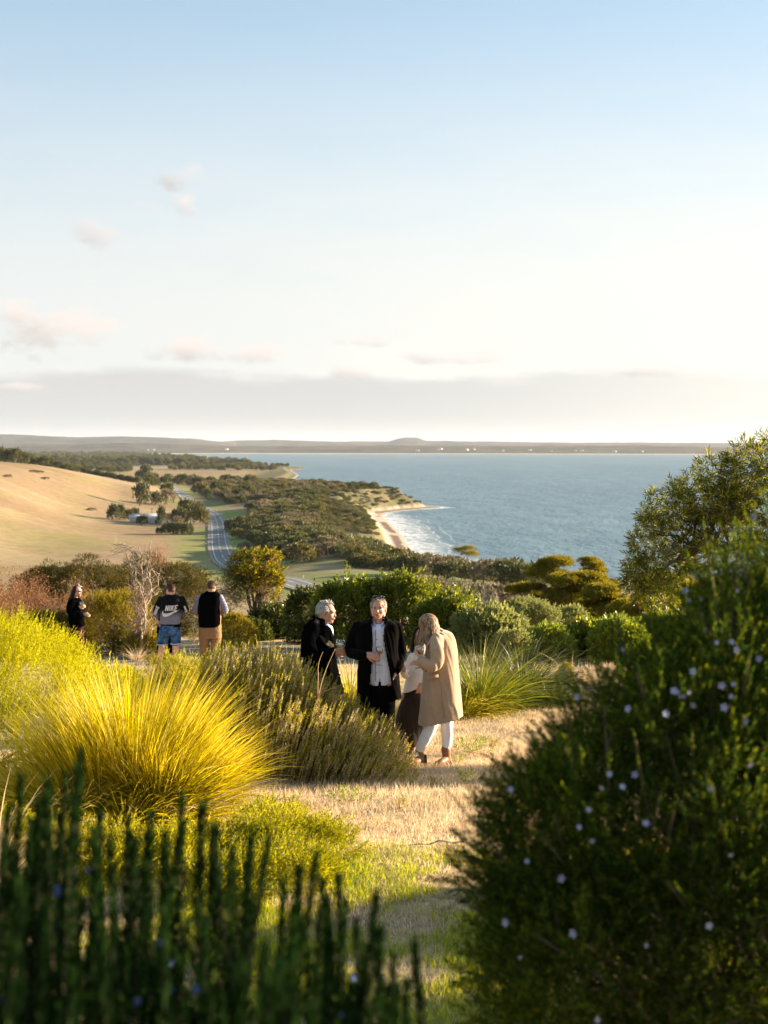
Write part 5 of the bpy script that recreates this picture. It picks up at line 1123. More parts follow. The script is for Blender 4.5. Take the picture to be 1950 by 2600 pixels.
def wineglass(P, rim, foot, label, wine=None, r=.046, holder=None, hb=.095):
    "rim and foot: local points of the person P"
    a = P.o+rim; b = P.o+foot; ax = a-b; Ht = np.linalg.norm(ax); e = empty('wine_glass', b); tag(e, label, 'wine glass', 'wine glasses in the hands of the drinkers'); e.rotation_euler = Vector(ax).to_track_quat('Z', 'Y').to_euler()
    def lathe(name, prof, mat):
        g = Geo(); n = 28; th = np.arange(n)/n*2*PI; pr = np.array(prof); V = np.stack([pr[:, 0:1]*np.cos(th), pr[:, 0:1]*np.sin(th), pr[:, 1:2]+0*th], -1).reshape(-1, 3); k = len(pr); i = np.arange(k-1)[:, None]*n; j = np.arange(n)[None]; j2 = (j+1) % n
        g.add(V, np.stack([i+j, i+j2, i+n+j2, i+n+j], -1).reshape(-1, 4)); return g.obj(name, mat, e, smooth=True)
    z0 = Ht-hb
    lathe('bowl', [(.004, z0), (r*.45, z0+.008), (r*.85, z0+.028), (r, z0+.048), (r*.95, z0+.07), (r*.78, Ht), (r*.75, Ht), (r*.92, z0+.07), (r*.96, z0+.048), (r*.82, z0+.030), (r*.42, z0+.011), (.0, z0+.004)], GLASS)
    lathe('stem', [(.0, .004), (.005, .006), (.0035, .02), (.003, z0*.6), (.0045, z0), (0, z0+.003)], GLASS); lathe('foot', [(0, 0), (r*.80, 0), (r*.80, .002), (.01, .005), (0, .006)], GLASS)
    if wine: lathe('wine', [(0, z0+.006), (r*.42, z0+.0125), (r*.80, z0+.031), (r*.93, z0+.047), (0, z0+.047)], wine)
    return e
V3 = lambda *a: np.array(a, float)

# ---- man facing the camera
p = Person(958, 15.6, 'man facing the camera in an open dark coat and pale dotted shirt', seed=1)
g = Geo(); J = p.J; hc = J(961, 1547, -.02); p.head(g, hc, (-.12, -1, .04))
p.limb(g, [(961, 1566, 0), (961, 1596, .03)], [.062, .066]); p.loft(g, [(940, 982, 1592, .06, .03), (918, 1002, 1604, .09, .02), (928, 996, 1680, .10), (936, 990, 1740, .09)])
for kx, sx in ((946, -1), (982, 1)): p.limb(g, [(kx, 1740, 0), (kx+sx*2, 1830, -.02), (kx+sx*3, 1920, .02)], [.085, .055, .04])
p.limb(g, [(910, 1596, 0), (892, 1652, .03), (928, 1662, -.17)], [.040, .034, .026]); p.limb(g, [(1008, 1596, 0), (1016, 1655, .05), (1003, 1708, -.10)], [.040, .034, .028])
p.hand(g, J(932, 1662, -.19), (1, -.25, -.25), (.15, .9, -.3), .55, -1, 1.05); p.hand(g, J(1004, 1710, -.11), (-.35, -.05, -1), (-.8, .3, .2), .35, 1, 1.05)
p.solid('body', g, SKIN, .0065, 2); p.face_bits(); p.shorthair(SANDH, -.04, .062, 1.0)
g = Geo(); p.loft(g, [(946, 977, 1583, .080, .0), (930, 992, 1592, .125, .0), (918, 1002, 1612, .14), (922, 1002, 1650, .145), (924, 1004, 1690, .155), (928, 1001, 1735, .150)], pw=.9)
zh = J(0, 1730)[2]; xs_ = J(963, 1730)[0]
p.solid('shirt', g, SHIRT, .009, 2, .010, (7, 7, 4), lambda x, y, z: z < zh-.01-.028*math.cos((x-xs_)*16) or (y < .0 and abs(x-xs_-.005) < (zh+.055-z)*.25 and z < zh+.055), .003, seed=2)
g = Geo()
for sx in (-1, 1): p.limb(g, [(961+sx*7, 1590, -.075), (961+sx*10, 1582, -.05), (961+sx*13, 1576, .0), (961+sx*8, 1573, .06)], [(.012, .016)]*4, 8)
for sx in (-1, 1): p.limb(g, [(961+sx*13, 1580, -.075), (961+sx*8, 1590, -.10), (961+sx*4, 1598, -.115)], [.008, .011, .006], 8)
p.solid('collar', g, BLUESH, .005, 2)
for yy in (1624, 1645, 1687, 1708): g = Geo(); p.ball(g, J(956, yy, -.152), (.0065, .004, .0065), 10); g.obj('button', BTN, p.root, smooth=True)
g = Geo(); p.limb(g, [(953.5, 1600, -.138), (953, 1650, -.156), (953, 1728, -.162)], [.0025]*3, 6); g.obj('placket', EYEM, p.root)
g = Geo(); p.loft(g, [(932, 999, 1728, .13), (930, 1001, 1750, .135), (930, 1003, 1785, .13)])
for kx, sx in ((944, -1), (984, 1)): p.limb(g, [(kx, 1760, 0), (kx+sx*0, 1835, -.03), (kx+sx*2, 1926, .01)], [(.092, .10), (.078, .085), (.062, .07)])
p.solid('trousers', g, BLACKT, .010, 3, .010, (8, 8, 5), seed=3)

for kx in (946, 986): g = Geo(); p.limb(g, [(kx, 1935, .03), (kx-2, 1937, -.13), (kx-3, 1938, -.20)], [.042, .045, .035]); p.solid('shoe', g, DARKSHOE, .009, 2)
g = Geo(); p.loft(g, [(934, 989, 1574, .075, .03), (905, 1010, 1584, .12, .02), (900, 1014, 1594, .14, .02), (905, 1012, 1625, .165), (910, 1012, 1665, .175), (909, 1014, 1700, .18), (908, 1018, 1740, .19), (906, 1022, 1775, .195), (903, 1024, 1815, .20)], pw=.8)
p.limb(g, [(909, 1594, .01), (896, 1625, .04), (889, 1655, .03), (908, 1662, -.10), (922, 1664, -.17)], [.070, .068, .062, .056, .050]); p.limb(g, [(1008, 1592, .01), (1015, 1625, .04), (1018, 1660, .04), (1012, 1690, -.04), (1007, 1703, -.09)], [.066, .062, .060, .056, .052])
_x1 = [J(a, b)[0] for a, b in ((944, 1580), (945, 1620), (944, 1680), (938, 1740), (930, 1830))]; _z1 = [J(0, b)[2] for b in (1580, 1620, 1680, 1740, 1830)]; _x2 = [J(a, b)[0] for a, b in ((978, 1580), (974, 1610), (985, 1670), (994, 1720), (1003, 1760), (1012, 1830))]; _z2 = [J(0, b)[2] for b in (1580, 1610, 1670, 1720, 1760, 1830)]
zc = J(0, 1812)[2]; zr = J(0, 1772)[2]; zt = J(0, 1577)[2]
p.solid('coat', g, DARKCOAT, .010, 3, .024, (8, 8, 1.3), lambda x, y, z: (y < -.02 and np.interp(z, _z1[::-1], _x1[::-1]) < x < np.interp(z, _z2[::-1], _x2[::-1]) and z < zt+.02) or z < (zc if x < .02 else zr) or (z > zt and (x-.01)**2+(y-.03)**2 < .085**2), .012, seed=4)
g = Geo()
p.limb(g, [(946, 1640, -.165), (944, 1605, -.15), (941, 1582, -.10), (942, 1568, -.02), (951, 1563, .06), (961, 1562, .085), (971, 1563, .06), (981, 1568, -.02), (982, 1582, -.09), (976, 1600, -.14), (980, 1640, -.165)], [(.004, .010), (.006, .018), (.008, .026), (.009, .028), (.009, .028), (.009, .028), (.009, .028), (.009, .028), (.008, .026), (.006, .020), (.004, .012)], 10, 8); p.solid('lapels', g, DARKCOAT, .006, 2)
g = Geo()
for sx in (-1, 1): p.ball(g, J(961+sx*8, 1515.5, -.035), (.032, .022, .016), 14)
p.limb(g, [(953, 1515, -.05), (961, 1513, -.055), (969, 1515, -.05)], [.005]*3, 8, 2)
for sx in (-1, 1): p.limb(g, [(961+sx*15, 1516, -.03), (961+sx*19, 1524, .03), (961+sx*18, 1536, .07)], [.003]*3, 6, 2)
g.obj('sunglasses', LENS, p.root, smooth=True)
wineglass(p, J(965, 1641, -.25), J(964, 1689, -.24), 'stemmed glass held against the dotted shirt', WINER, .043)

# ---- grey haired man in profile
p = Person(815, 15.9, 'grey haired man in profile in a long black double breasted coat holding a glass', seed=2); J = p.J; g = Geo()
p.head(g, J(829, 1556, 0), (.93, -.30, -.10), (.06, 0, 1), 1.03); p.limb(g, [(822, 1570, .0), (812, 1600, .02)], [.062, .07])
p.loft(g, [(775, 838, 1595, .13), (772, 842, 1625, .14), (775, 842, 1690, .15), (775, 842, 1760, .15)])
for kx, dy in ((795, -.08), (822, .09)): p.limb(g, [(kx, 1750, dy), (kx+2, 1835, dy), (kx, 1918, dy)], [.085, .055, .04])
p.limb(g, [(797, 1602, -.16), (792, 1655, -.25), (844, 1656, -.24)], [.040, .034, .026]); p.hand(g, J(849, 1655, -.22), (1, -.1, -.05), (.1, 1, .1), .55, -1, 1.08)
p.limb(g, [(806, 1604, .16), (815, 1662, .18), (838, 1690, .05)], [.040, .034, .028]); p.hand(g, J(840, 1692, .04), (.8, 0, -.6), (-.4, .2, -.6), .4, 1)
p.solid('body', g, SKIN, .0065, 2); p.face_bits(); p.shorthair(GREYH, -.055, .06, 1.25, 4)
g = Geo(); p.loft(g, [(805, 832, 1583, .07), (800, 846, 1596, .12), (785, 847, 1620, .15), (785, 850, 1680, .16)]); p.solid('shirt', g, BLUESH, .009, 2, .006)
g = Geo(); p.limb(g, [(826, 1594, -.10), (838, 1590, -.06), (843, 1594, .0), (836, 1588, .06)], [.012]*4, 8); p.solid('collar', g, PETAL, .006, 2)
g = Geo(); p.loft(g, [(776, 850, 1730, .17), (775, 848, 1760, .16)])
for kx, dy in ((796, -.08), (824, .09)): p.limb(g, [(kx, 1755, dy), (kx, 1835, dy), (kx, 1920, dy)], [.095, .080, .065])
p.solid('trousers', g, BLACKT, .010, 3, .010, seed=6)

for kx, dy in ((795, -.08), (824, .09)): g = Geo(); p.limb(g, [(kx-6, 1926, dy), (kx+20, 1929, dy), (kx+34, 1931, dy)], [.042, .045, .034]); p.solid('shoe', g, DARKSHOE, .009, 2)
g = Geo(); p.loft(g, [(800, 826, 1568, .075), (786, 838, 1580, .13), (774, 844, 1592, .19), (768, 848, 1615, .21), (766, 850, 1650, .215), (764, 855, 1690, .22), (764, 866, 1730, .225), (766, 873, 1756, .23), (768, 876, 1775, .23)], pw=.82)
p.limb(g, [(795, 1600, -.17), (786, 1630, -.24), (795, 1664, -.27), (822, 1665, -.26), (842, 1657, -.24)], [.078, .074, .068, .060, .050]); p.limb(g, [(804, 1600, .17), (812, 1640, .21), (828, 1670, .15), (838, 1684, .08)], [.075, .070, .060, .052])
zc = J(0, 1762)[2]; zt = J(0, 1578)[2]; cx_ = J(824, 1578)[0]; xo = [J(a, b)[0] for a, b in ((829, 1576), (838, 1600), (847, 1640), (852, 1665))]; zo = [J(0, b)[2] for b in (1576, 1600, 1640, 1665)]
p.solid('coat', g, BLACKWOOL, .010, 3, .026, (8, 8, 1.6), lambda x, y, z: z < zc+.02*math.sin(x*9) or (z > zo[-1] and x > np.interp(z, zo[::-1], xo[::-1])-.012 and abs(y) < .14*(z-zo[-1])/(zo[0]-zo[-1])+.02) or (z > zt and (x-cx_)**2+y*y < .09**2), .012, seed=7)
g = Geo()   # wide lapels and raised collar
def flap(g, pts, th=.010):
    P = np.array([J(*q) for q in pts]); n = len(P); nn = norm(np.cross(P[1]-P[0], P[2]-P[0])[None])[0]*th; g.add(np.vstack([P-nn/2, P+nn/2]), [list(range(n))]); g.f.append(np.array([list(range(2*n-1, n-1, -1))])+g.n-2*n); g.f.append(np.array([[i, i+n, (i+1) % n+n, (i+1) % n] for i in range(n)])+g.n-2*n)
flap(g, [(811, 1614, -.215), (830, 1603, -.15), (838, 1612, -.10), (848, 1641, -.12), (834, 1645, -.235), (822, 1632, -.235)])
LP = g.obj('lapel', LAPEL, p.root); g = Geo(); flap(g, [(792, 1588, -.175), (803, 1570, -.11), (818, 1580, -.085), (824, 1600, -.14), (809, 1607, -.215), (799, 1598, -.215)]); g.obj('collar_flap', LAPEL, p.root)
g = Geo(); p.limb(g, [(798, 1574, -.09), (796, 1566, 0), (798, 1574, .09), (812, 1584, .11), (828, 1596, .10)], [(.012, .028)]*5, 10, 6); p.solid('collar', g, BLACKWOOL, .007, 2)
wineglass(p, J(864, 1625, -.26), J(863, 1675, -.26), 'wide stemmed glass of pale wine in the hand of the grey haired man', WINE, .055)

# ---- woman in the white sweater
p = Person(1040, 16.35, 'dark haired woman in a white knitted sweater and long dark skirt behind the beige coat', seed=3); J = p.J; g = Geo()
p.head(g, J(1066, 1617, .0), (.30, -.9, -.30), (.25, 0, 1), .97, False); p.limb(g, [(1068, 1634, 0), (1072, 1660, .03)], [.05, .055])
p.loft(g, [(1048, 1092, 1658, .09), (1044, 1094, 1690, .11), (1034, 1084, 1740, .12), (1030, 1080, 1770, .13)])
for kx in (1035, 1055): p.limb(g, [(kx, 1770, 0), (kx-8, 1840, 0), (kx-8, 1905, 0)], [.08, .05, .035])
p.limb(g, [(1052, 1665, -.04), (1040, 1712, -.05), (1026, 1704, -.18)], [.042, .034, .024]); p.hand(g, J(1025, 1701, -.19), (-.45, -.1, 1), (.0, 1, .1), .65, 1, .95)
p.limb(g, [(1090, 1665, -.02), (1092, 1720, 0), (1072, 1738, -.14)], [.042, .034, .024]); p.hand(g, J(1070, 1736, -.15), (-.3, 0, -1), (-.3, 1, 0), .3, 1, .95)
p.solid('body', g, SKIN3, .0065, 2); p.face_bits(); p.longhair(DKH, 900, .26, .10, .25, 5, w=.006)
g = Geo(); p.loft(g, [(1052, 1084, 1648, .08), (1044, 1094, 1660, .11), (1041, 1098, 1680, .13), (1034, 1098, 1710, .15), (1024, 1094, 1750, .165), (1023, 1090, 1765, .16)])
p.limb(g, [(1050, 1668, -.04), (1037, 1700, -.04), (1031, 1714, -.08), (1025, 1706, -.16)], [.060, .055, .050, .040]); p.limb(g, [(1092, 1665, -.02), (1094, 1715, 0), (1076, 1732, -.12)], [.058, .055, .042])
a_, b_ = J(1022, 1758), J(1060, 1742)
p.solid('sweater', g, KNIT, .009, 3, .012, (5, 5, 5), lambda x, y, z: z < a_[2]+(x-a_[0])*(b_[2]-a_[2])/(b_[0]-a_[0]), .012, seed=8)
g = Geo(); p.loft(g, [(1030, 1082, 1738, .12), (1024, 1086, 1765, .15), (1012, 1084, 1800, .18), (1002, 1080, 1840, .20), (997, 1074, 1880, .22), (998, 1072, 1896, .22)]); zc = J(0, 1888)[2]
p.solid('skirt', g, SKIRTM, .010, 3, .020, (9, 9, 1.0), lambda x, y, z: z < zc, .006, seed=9)

for kx in (1028, 1047): g = Geo(); p.limb(g, [(kx, 1908, .02), (kx-6, 1912, -.12)], [.036, .032]); p.solid('shoe', g, BLKL, .009, 2)
wineglass(p, J(1018, 1655, -.22), J(1011, 1702, -.22), 'big round empty looking glass raised beside the white sweater', None, .052)

# ---- woman in the beige coat
p = Person(1105, 15.4, 'blonde woman in a beige wool coat and white jeans standing with bowed head', seed=4); J = p.J; g = Geo()
p.head(g, J(1091, 1591, 0), (-.70, -.35, -.62), (-.45, 0, .9), 1.0, False); p.limb(g, [(1102, 1602, .02), (1120, 1622, .04)], [.055, .06])
p.loft(g, [(1088, 1142, 1625, .12), (1084, 1150, 1660, .13), (1086, 1150, 1720, .14), (1080, 1150, 1790, .15)])
p.limb(g, [(1110, 1630, -.13), (1108, 1686, -.22), (1072, 1672, -.26)], [.040, .034, .025]); p.hand(g, J(1069, 1668, -.26), (-.35, 0, 1), (.1, 1, .1), .75, 1, .95)
p.limb(g, [(1112, 1630, .15), (1100, 1690, .15), (1076, 1690, .0)], [.040, .034, .025]); p.hand(g, J(1075, 1689, -.01), (-.8, -.3, .3), (0, .5, -.8), .4, 1, .95)
p.solid('body', g, SKIN2, .0065, 2); p.face_bits(mouth=False)
p.longhair(BLONDE, 1500, .17, .12, None, 6, (-.05, -.05, -1.0), .0042, -.01, .02, 1.16)
g = Geo()
p.limb(g, [(1104, 1812, -.06), (1092, 1850, -.09), (1076, 1882, -.07), (1064, 1908, -.03), (1058, 1916, -.05)], [(.085, .09), (.068, .072), (.062, .066), (.050, .054), (.047, .05)]); p.limb(g, [(1134, 1812, .07), (1135, 1850, .04), (1135, 1880, .06), (1132, 1906, .04)], [(.085, .09), (.066, .070), (.062, .066), (.045, .05)])
p.loft(g, [(1085, 1152, 1780, .15), (1085, 1155, 1820, .15)]); p.solid('jeans', g, JEANW, .009, 3, .006, (10, 10, 8), seed=10)
for A_, B_, C_, D_ in (([(1064, 1910, -.04), (1067, 1924, -.03), (1070, 1930, -.01)], [(1069, 1926, -.03), (1056, 1934, -.13), (1046, 1938, -.17)], [(1078, 1921, .0), (1080, 1940, .0)], [(1066, 1939, -.10), (1046, 1943, -.17)]), ([(1132, 1902, .04), (1134, 1922, .05), (1136, 1928, .06)], [(1134, 1926, .05), (1120, 1935, -.06), (1110, 1939, -.10)], [(1142, 1931, .08), (1143, 1943, .08)], [(1134, 1939, .0), (1110, 1943, -.10)])):
    g = Geo(); p.limb(g, A_, [.052, .046, .041]); p.limb(g, B_, [.039, .037, .026]); BT = p.solid('boot', g, LEATHER, .008, 2, .003)
    g = Geo(); p.limb(g, C_, [.026, .020], 10, 2); h_ = g.obj('heel', BLKL, BT, smooth=True); g = Geo(); p.limb(g, D_, [(.032, .005), (.022, .005)], 10, 2); g.obj('sole', BLKL, BT, smooth=True)
g = Geo(); p.loft(g, [(1100, 1134, 1604, .08, .03), (1092, 1146, 1611, .14, .03), (1086, 1154, 1624, .19, .03), (1082, 1160, 1650, .21, .02), (1080, 1163, 1680, .21), (1076, 1166, 1710, .21), (1071, 1170, 1750, .22), (1067, 1174, 1790, .23), (1062, 1177, 1842, .24)], pw=.85)
p.limb(g, [(1110, 1622, -.13), (1108, 1650, -.22), (1108, 1684, -.27), (1088, 1690, -.29), (1071, 1680, -.28)], [.072, .076, .070, .060, .050]); p.limb(g, [(1112, 1625, .15), (1100, 1680, .16), (1080, 1692, .03)], [.07, .065, .05])
za, zb = J(1064, 1838), J(1173, 1816)
p.solid('coat', g, CAMEL, .010, 4, .024, (7, 7, 1.3), lambda x, y, z: z < za[2]+(x-za[0])*(zb[2]-za[2])/(zb[0]-za[0]), .012, seed=12)
g = Geo(); p.limb(g, [(1098, 1606, -.10), (1092, 1622, -.14), (1084, 1642, -.17), (1080, 1664, -.18)], [(.010, .022), (.012, .030), (.012, .030), (.008, .02)], 10, 6); p.limb(g, [(1094, 1600, -.08), (1114, 1596, .0), (1130, 1604, .08)], [(.012, .03)]*3, 10, 6); p.solid('collar', g, CAMEL, .007, 2)
def on_front(P, coat, px, py, lift=.004):
    d = np.array(at(px, py, 1.0)); o_ = -P.o; hit = coat.ray_cast(Vector(o_), Vector(d).normalized()); return (np.array(hit[1])+np.array(hit[2])*lift) if hit[0] else P.J(px, py, -.24)
coat = p.root.children[-2]; bpy.context.view_layer.update()
g = Geo(); c4 = [on_front(p, coat, a, b, .006) for a, b in ((1083, 1719), (1113, 1711), (1114, 1719), (1084, 1726))]
m_ = [np.mean([c4[0], c4[1]], 0), np.mean([c4[2], c4[3]], 0)]; T_ = np.array(c4); out_n = V3(0, -.008, 0); g.add(np.vstack([T_, T_+out_n]), [[4, 5, 6, 7], [0, 1, 5, 4], [3, 7, 6, 2], [0, 4, 7, 3], [1, 2, 6, 5]]); g.obj('pocket_flap', CAMEL, p.root)
g = Geo(); p.ball(g, on_front(p, coat, 1081, 1704, .004), .010, 10); g.obj('button', BTN, p.root, smooth=True)
g = Geo(); p.limb(g, [on_front(p, coat, x, y, .001) for x, y in ((1119, 1735), (1122, 1770), (1125, 1800), (1127, 1822))], [.0022]*4, 6, 3); g.obj('seam', cloth('seam_cloth', (.26, .17, .11)), p.root)
wineglass(p, J(1068, 1640, -.30), J(1066, 1688, -.30), 'glass held up to the chest of the blonde woman', WINER, .042)

# ---- man in the sweatshirt, from behind
p = Person(428, 28, 'man seen from behind in a black and grey sweatshirt and blue denim shorts', seed=5); J = p.J; g = Geo()
p.head(g, J(433, 1498, 0), (-.62, .78, -.05), (0, 0, 1), 1.0); p.limb(g, [(435, 1505, -.02), (435, 1520, .0)], [.062, .066])
p.loft(g, [(412, 460, 1518, .11), (410, 460, 1540, .12), (411, 456, 1580, .13), (408, 455, 1610, .13)])
p.limb(g, [(422, 1600, 0), (412, 1640, .0), (408, 1665, -.03), (403, 1697, .02)], [.10, .070, .062, .042]); p.limb(g, [(444, 1600, 0), (446, 1640, .0), (445, 1665, -.03), (443, 1697, .02)], [.10, .070, .062, .042])
for kx in (403, 443): p.limb(g, [(kx, 1699, -.02), (kx, 1701, .14)], [.035, .035])
p.limb(g, [(410, 1522, 0), (399, 1550, -.02), (399, 1568, .04)], [.040, .034, .028]); p.hand(g, J(399, 1570, .05), (.15, .25, -1), (.9, .3, 0), .5, 1)
p.limb(g, [(462, 1524, 0), (470, 1552, .0), (462, 1556, .2)], [.040, .034, .028]); p.hand(g, J(461, 1556, .22), (-.3, 1, .1), (0, 0, -1), .5, 1)
p.solid('body', g, SKIN2, .007, 2); p.shorthair(BRH, -.06, .05, .6, 7); c_, f_, u_q, r_q, sc_ = p.hf
g = Geo(); [p.ball(g, c_+f_*.092+u_q*.012+r_q*q*.033, (.030, .012, .016), 12) for q in (-1, 1)]; [p.limb(g, [c_+f_*.085+u_q*.016+r_q*q*.062, c_+f_*.0+u_q*.014+r_q*q*.082], [.003]*2, 6, 2) for q in (-1, 1)]; g.obj('sunglasses', LENS, p.root, smooth=True)
g = Geo(); p.loft(g, [(424, 446, 1509, .075), (410, 460, 1516, .13), (406, 464, 1524, .15), (407, 460, 1545, .165), (407, 459, 1565, .165), (407, 459, 1580, .165), (409, 458, 1586, .155)], pw=.85)
p.limb(g, [(410, 1523, 0), (399, 1545, -.02), (396, 1557, .0), (399, 1567, .03)], [.075, .068, .060, .046]); p.limb(g, [(461, 1523, 0), (470, 1545, .0), (469, 1555, .03), (462, 1557, .16)], [.075, .068, .060, .046])
zc = J(0, 1583)[2]; SW = p.solid('sweatshirt', g, FADE, .010, 3, .014, (4, 4, 6), lambda x, y, z: z < zc, .006, seed=13)
g = Geo(); p.loft(g, [(409, 458, 1576, .15), (408, 459, 1591, .155)]); p.solid('undershirt', g, BLACKT, .010, 2, .006)
g = Geo(); p.loft(g, [(408, 458, 1586, .15), (405, 458, 1600, .165), (404, 458, 1612, .16)]); p.limb(g, [(419, 1605, 0), (414, 1625, 0), (412, 1637, -.01)], [.115, .110, .105]); p.limb(g, [(446, 1605, 0), (446, 1622, 0), (446, 1634, -.01)], [.110, .105, .100])
p.solid('shorts', g, DENIM, .009, 2, .010, (7, 7, 7), lambda x, y, z: z < J(0, 1637)[2], .006, seed=14)
CUFFM = cloth('pale_denim', (.48, .52, .60))
for (cx, cy) in ((412.5, 1636), (446, 1634)):
    g = Geo(); th_ = np.linspace(0, 2*PI, 17); cc_ = J(cx, cy, -.01); P = np.stack([cc_[0]+.103*np.cos(th_), cc_[1]+.108*np.sin(th_), cc_[2]+0*th_], 1); add_tube(g, P, [.011]*17, 8); g.obj('cuff', CUFFM, p.root, smooth=True)

for kx in (403, 443): g = Geo(); p.limb(g, [(kx, 1700, -.05), (kx, 1702, .12), (kx, 1703, .20)], [.045, .048, .036]); p.solid('shoe', g, DARKSHOE, .009, 2)
bpy.context.view_layer.update()
def decal(P, obj_, tris, name, mat, lift=.005):
    "tris: list of polygons in pixel space draped over the garment"
    g = Geo()
    for poly in tris: g.add([on_front(P, obj_, x, y, lift) for x, y in poly], [list(range(len(poly)))])
    return g.obj(name, mat, P.root)
def stroke_word(word, x0, y0, w_, h_, gap, slant, th, wy=1.0):
    Lt = {'N': [((0, 0), (0, 1)), ((0, 1), (1, 0)), ((1, 0), (1, 1))], 'I': [((.5, 0), (.5, 1))], 'K': [((0, 0), (0, 1)), ((0, .45), (1, 1)), ((.25, .6), (1, 0))], 'E': [((0, 0), (0, 1)), ((0, 0), (1, 0)), ((0, .5), (.85, .5)), ((0, 1), (1, 1))]}
    out_ = []; x = x0
    for ch in word:
        cw = w_*(.28 if ch == 'I' else 1)
        for (a, b) in Lt[ch]:
            ax, ay, bx, by = x+a[0]*cw, a[1]*h_, x+b[0]*cw, b[1]*h_; dx, dy = bx-ax, by-ay; l = math.hypot(dx, dy); nx, ny = -dy/l*th/2, dx/l*th/2; ex, ey = dx/l*th*.5, dy/l*th*.5
            if ch != 'N' and abs(dy) < .01: ex = th*.1
            K_ = 4
            for q in range(K_):
                f0, f1 = q/K_, (q+1)/K_; ax_, ay_, bx_, by_ = ax+dx*f0, ay+dy*f0, ax+dx*f1, ay+dy*f1
                out_.append([(X_+Y_*slant, y0-Y_) for X_, Y_ in ((ax_+nx, ay_+ny), (bx_+nx, by_+ny), (bx_-nx, by_-ny), (ax_-nx, ay_-ny))])
        x += cw+gap
    return out_
decal(p, SW, stroke_word('NIKE', 420.0, 1551.0, 5.6, 13.6, 3.4, .22, 2.7), 'lettering', WHITEC)
up_ = [(416.0, 1548.5), (414.6, 1552), (414.6, 1555.4), (417.5, 1557.8), (422, 1558.2), (430, 1556.6), (440, 1553.2), (450, 1549.8), (457.5, 1547.2)]; lo_ = [(416.0, 1548.5), (412.6, 1554), (411.8, 1559.5), (413.8, 1564.2), (419, 1566.3), (427, 1564.6), (437, 1559.4), (448, 1552.8), (457.5, 1547.2)]
decal(p, SW, [[up_[i], up_[i+1], lo_[i+1], lo_[i]] for i in range(8)], 'swoosh', WHITEC, .006)
def rot_word(polys, cx, cy, ang): ca, sa = math.cos(ang), math.sin(ang); return [[(cx+(x-cx)*ca-(y-cy)*sa, cy+(x-cx)*sa+(y-cy)*ca) for x, y in q] for q in polys]
decal(p, SW, rot_word(stroke_word('NIKE', 385.5, 1552.5, 4.4, 6.5, 2.2, .2, 2.0), 397, 1549, R(-68)), 'sleeve_lettering', WHITEC)
decal(p, SW, rot_word(stroke_word('NIKE', 463, 1549, 3.2, 4.2, 1.6, .2, 1.5), 471, 1547, R(72)), 'sleeve_lettering', WHITEC)
# ---- person almost hidden in front of him
p = Person(424, 28.9, 'person in black clothes almost hidden behind the sweatshirt man, only dark legs and hip showing', seed=6); J = p.J; g = Geo()
p.head(g, J(432, 1503, 0), (.1, -.98, 0), (0, 0, 1), .95, False); p.limb(g, [(432, 1512, 0), (432, 1525, 0)], [.05, .055]); p.loft(g, [(414, 450, 1524, .10), (414, 450, 1560, .11), (408, 450, 1600, .12)])
for kx in (412, 441): p.limb(g, [(kx+4, 1600, 0), (kx+2, 1645, 0), (kx, 1690, 0)], [.085, .055, .04])
p.limb(g, [(414, 1530, 0), (406, 1560, -.02), (404, 1578, -.12)], [.04, .034, .026]); p.hand(g, J(404, 1579, -.13), (.2, -.3, -1), (.9, -.3, 0), .4, 1, .9); p.limb(g, [(450, 1530, 0), (452, 1560, .0), (446, 1575, -.05)], [.04, .034, .026]); p.hand(g, J(446, 1576, -.05), (-.3, -.2, -1), (-.9, 0, 0), .4, -1, .9)
p.solid('body', g, SKIN2, .008, 2); p.face_bits(); p.shorthair(BRH, -.05, .05, 1.2, 8)
g = Geo(); p.loft(g, [(418, 446, 1517, .08), (412, 452, 1525, .12), (409, 452, 1560, .14), (400, 452, 1590, .15), (398, 452, 1606, .15)]); p.limb(g, [(413, 1530, 0), (404, 1560, -.03), (403, 1575, -.10)], [.058, .055, .042]); p.limb(g, [(450, 1530, 0), (453, 1560, 0), (447, 1572, -.04)], [.058, .055, .042]); p.solid('jacket', g, BLACKWOOL, .011, 3, .010)
g = Geo(); p.loft(g, [(402, 452, 1596, .14), (402, 452, 1615, .14)]); p.limb(g, [(412, 1610, 0), (410, 1645, 0), (413, 1692, .0)], [.10, .085, .065]); p.limb(g, [(436, 1610, 0), (436, 1640, 0), (446, 1692, 0)], [.10, .085, .060]); p.solid('trousers', g, BLACKT, .011, 3, .008)

for kx in (413, 446): g = Geo(); p.limb(g, [(kx, 1696, 0), (kx, 1698, -.14)], [.042, .04]); p.solid('shoe', g, DARKSHOE, .01, 2)
# ---- man in the vest, from behind
p = Person(533, 28.2, 'man seen from behind in a black vest, checked shirt sleeves and tan trousers', seed=7); J = p.J; g = Geo()
p.head(g, J(537, 1491, 0), (.15, .98, -.10), (0, 0, 1), 1.0); p.limb(g, [(537, 1499, -.02), (536, 1514, 0)], [.064, .07]); p.loft(g, [(508, 562, 1514, .12), (506, 562, 1550, .13), (508, 560, 1600, .13)])
for kx in (521, 547): p.limb(g, [(kx, 1600, 0), (kx, 1650, 0), (kx, 1692, .02)], [.09, .055, .04])
p.limb(g, [(506, 1518, 0), (498, 1550, .0), (508, 1554, .24)], [.040, .034, .028]); p.hand(g, J(509, 1553, .26), (.6, .8, .2), (0, 0, -1), .6, 1); p.limb(g, [(562, 1516, 0), (572, 1552, .0), (560, 1554, .24)], [.040, .034, .028]); p.hand(g, J(559, 1553, .26), (-.6, .8, .2), (0, 0, -1), .6, -1)
p.solid('body', g, SKIN, .007, 2); p.shorthair(BRH, -.055, .05, .7, 9)
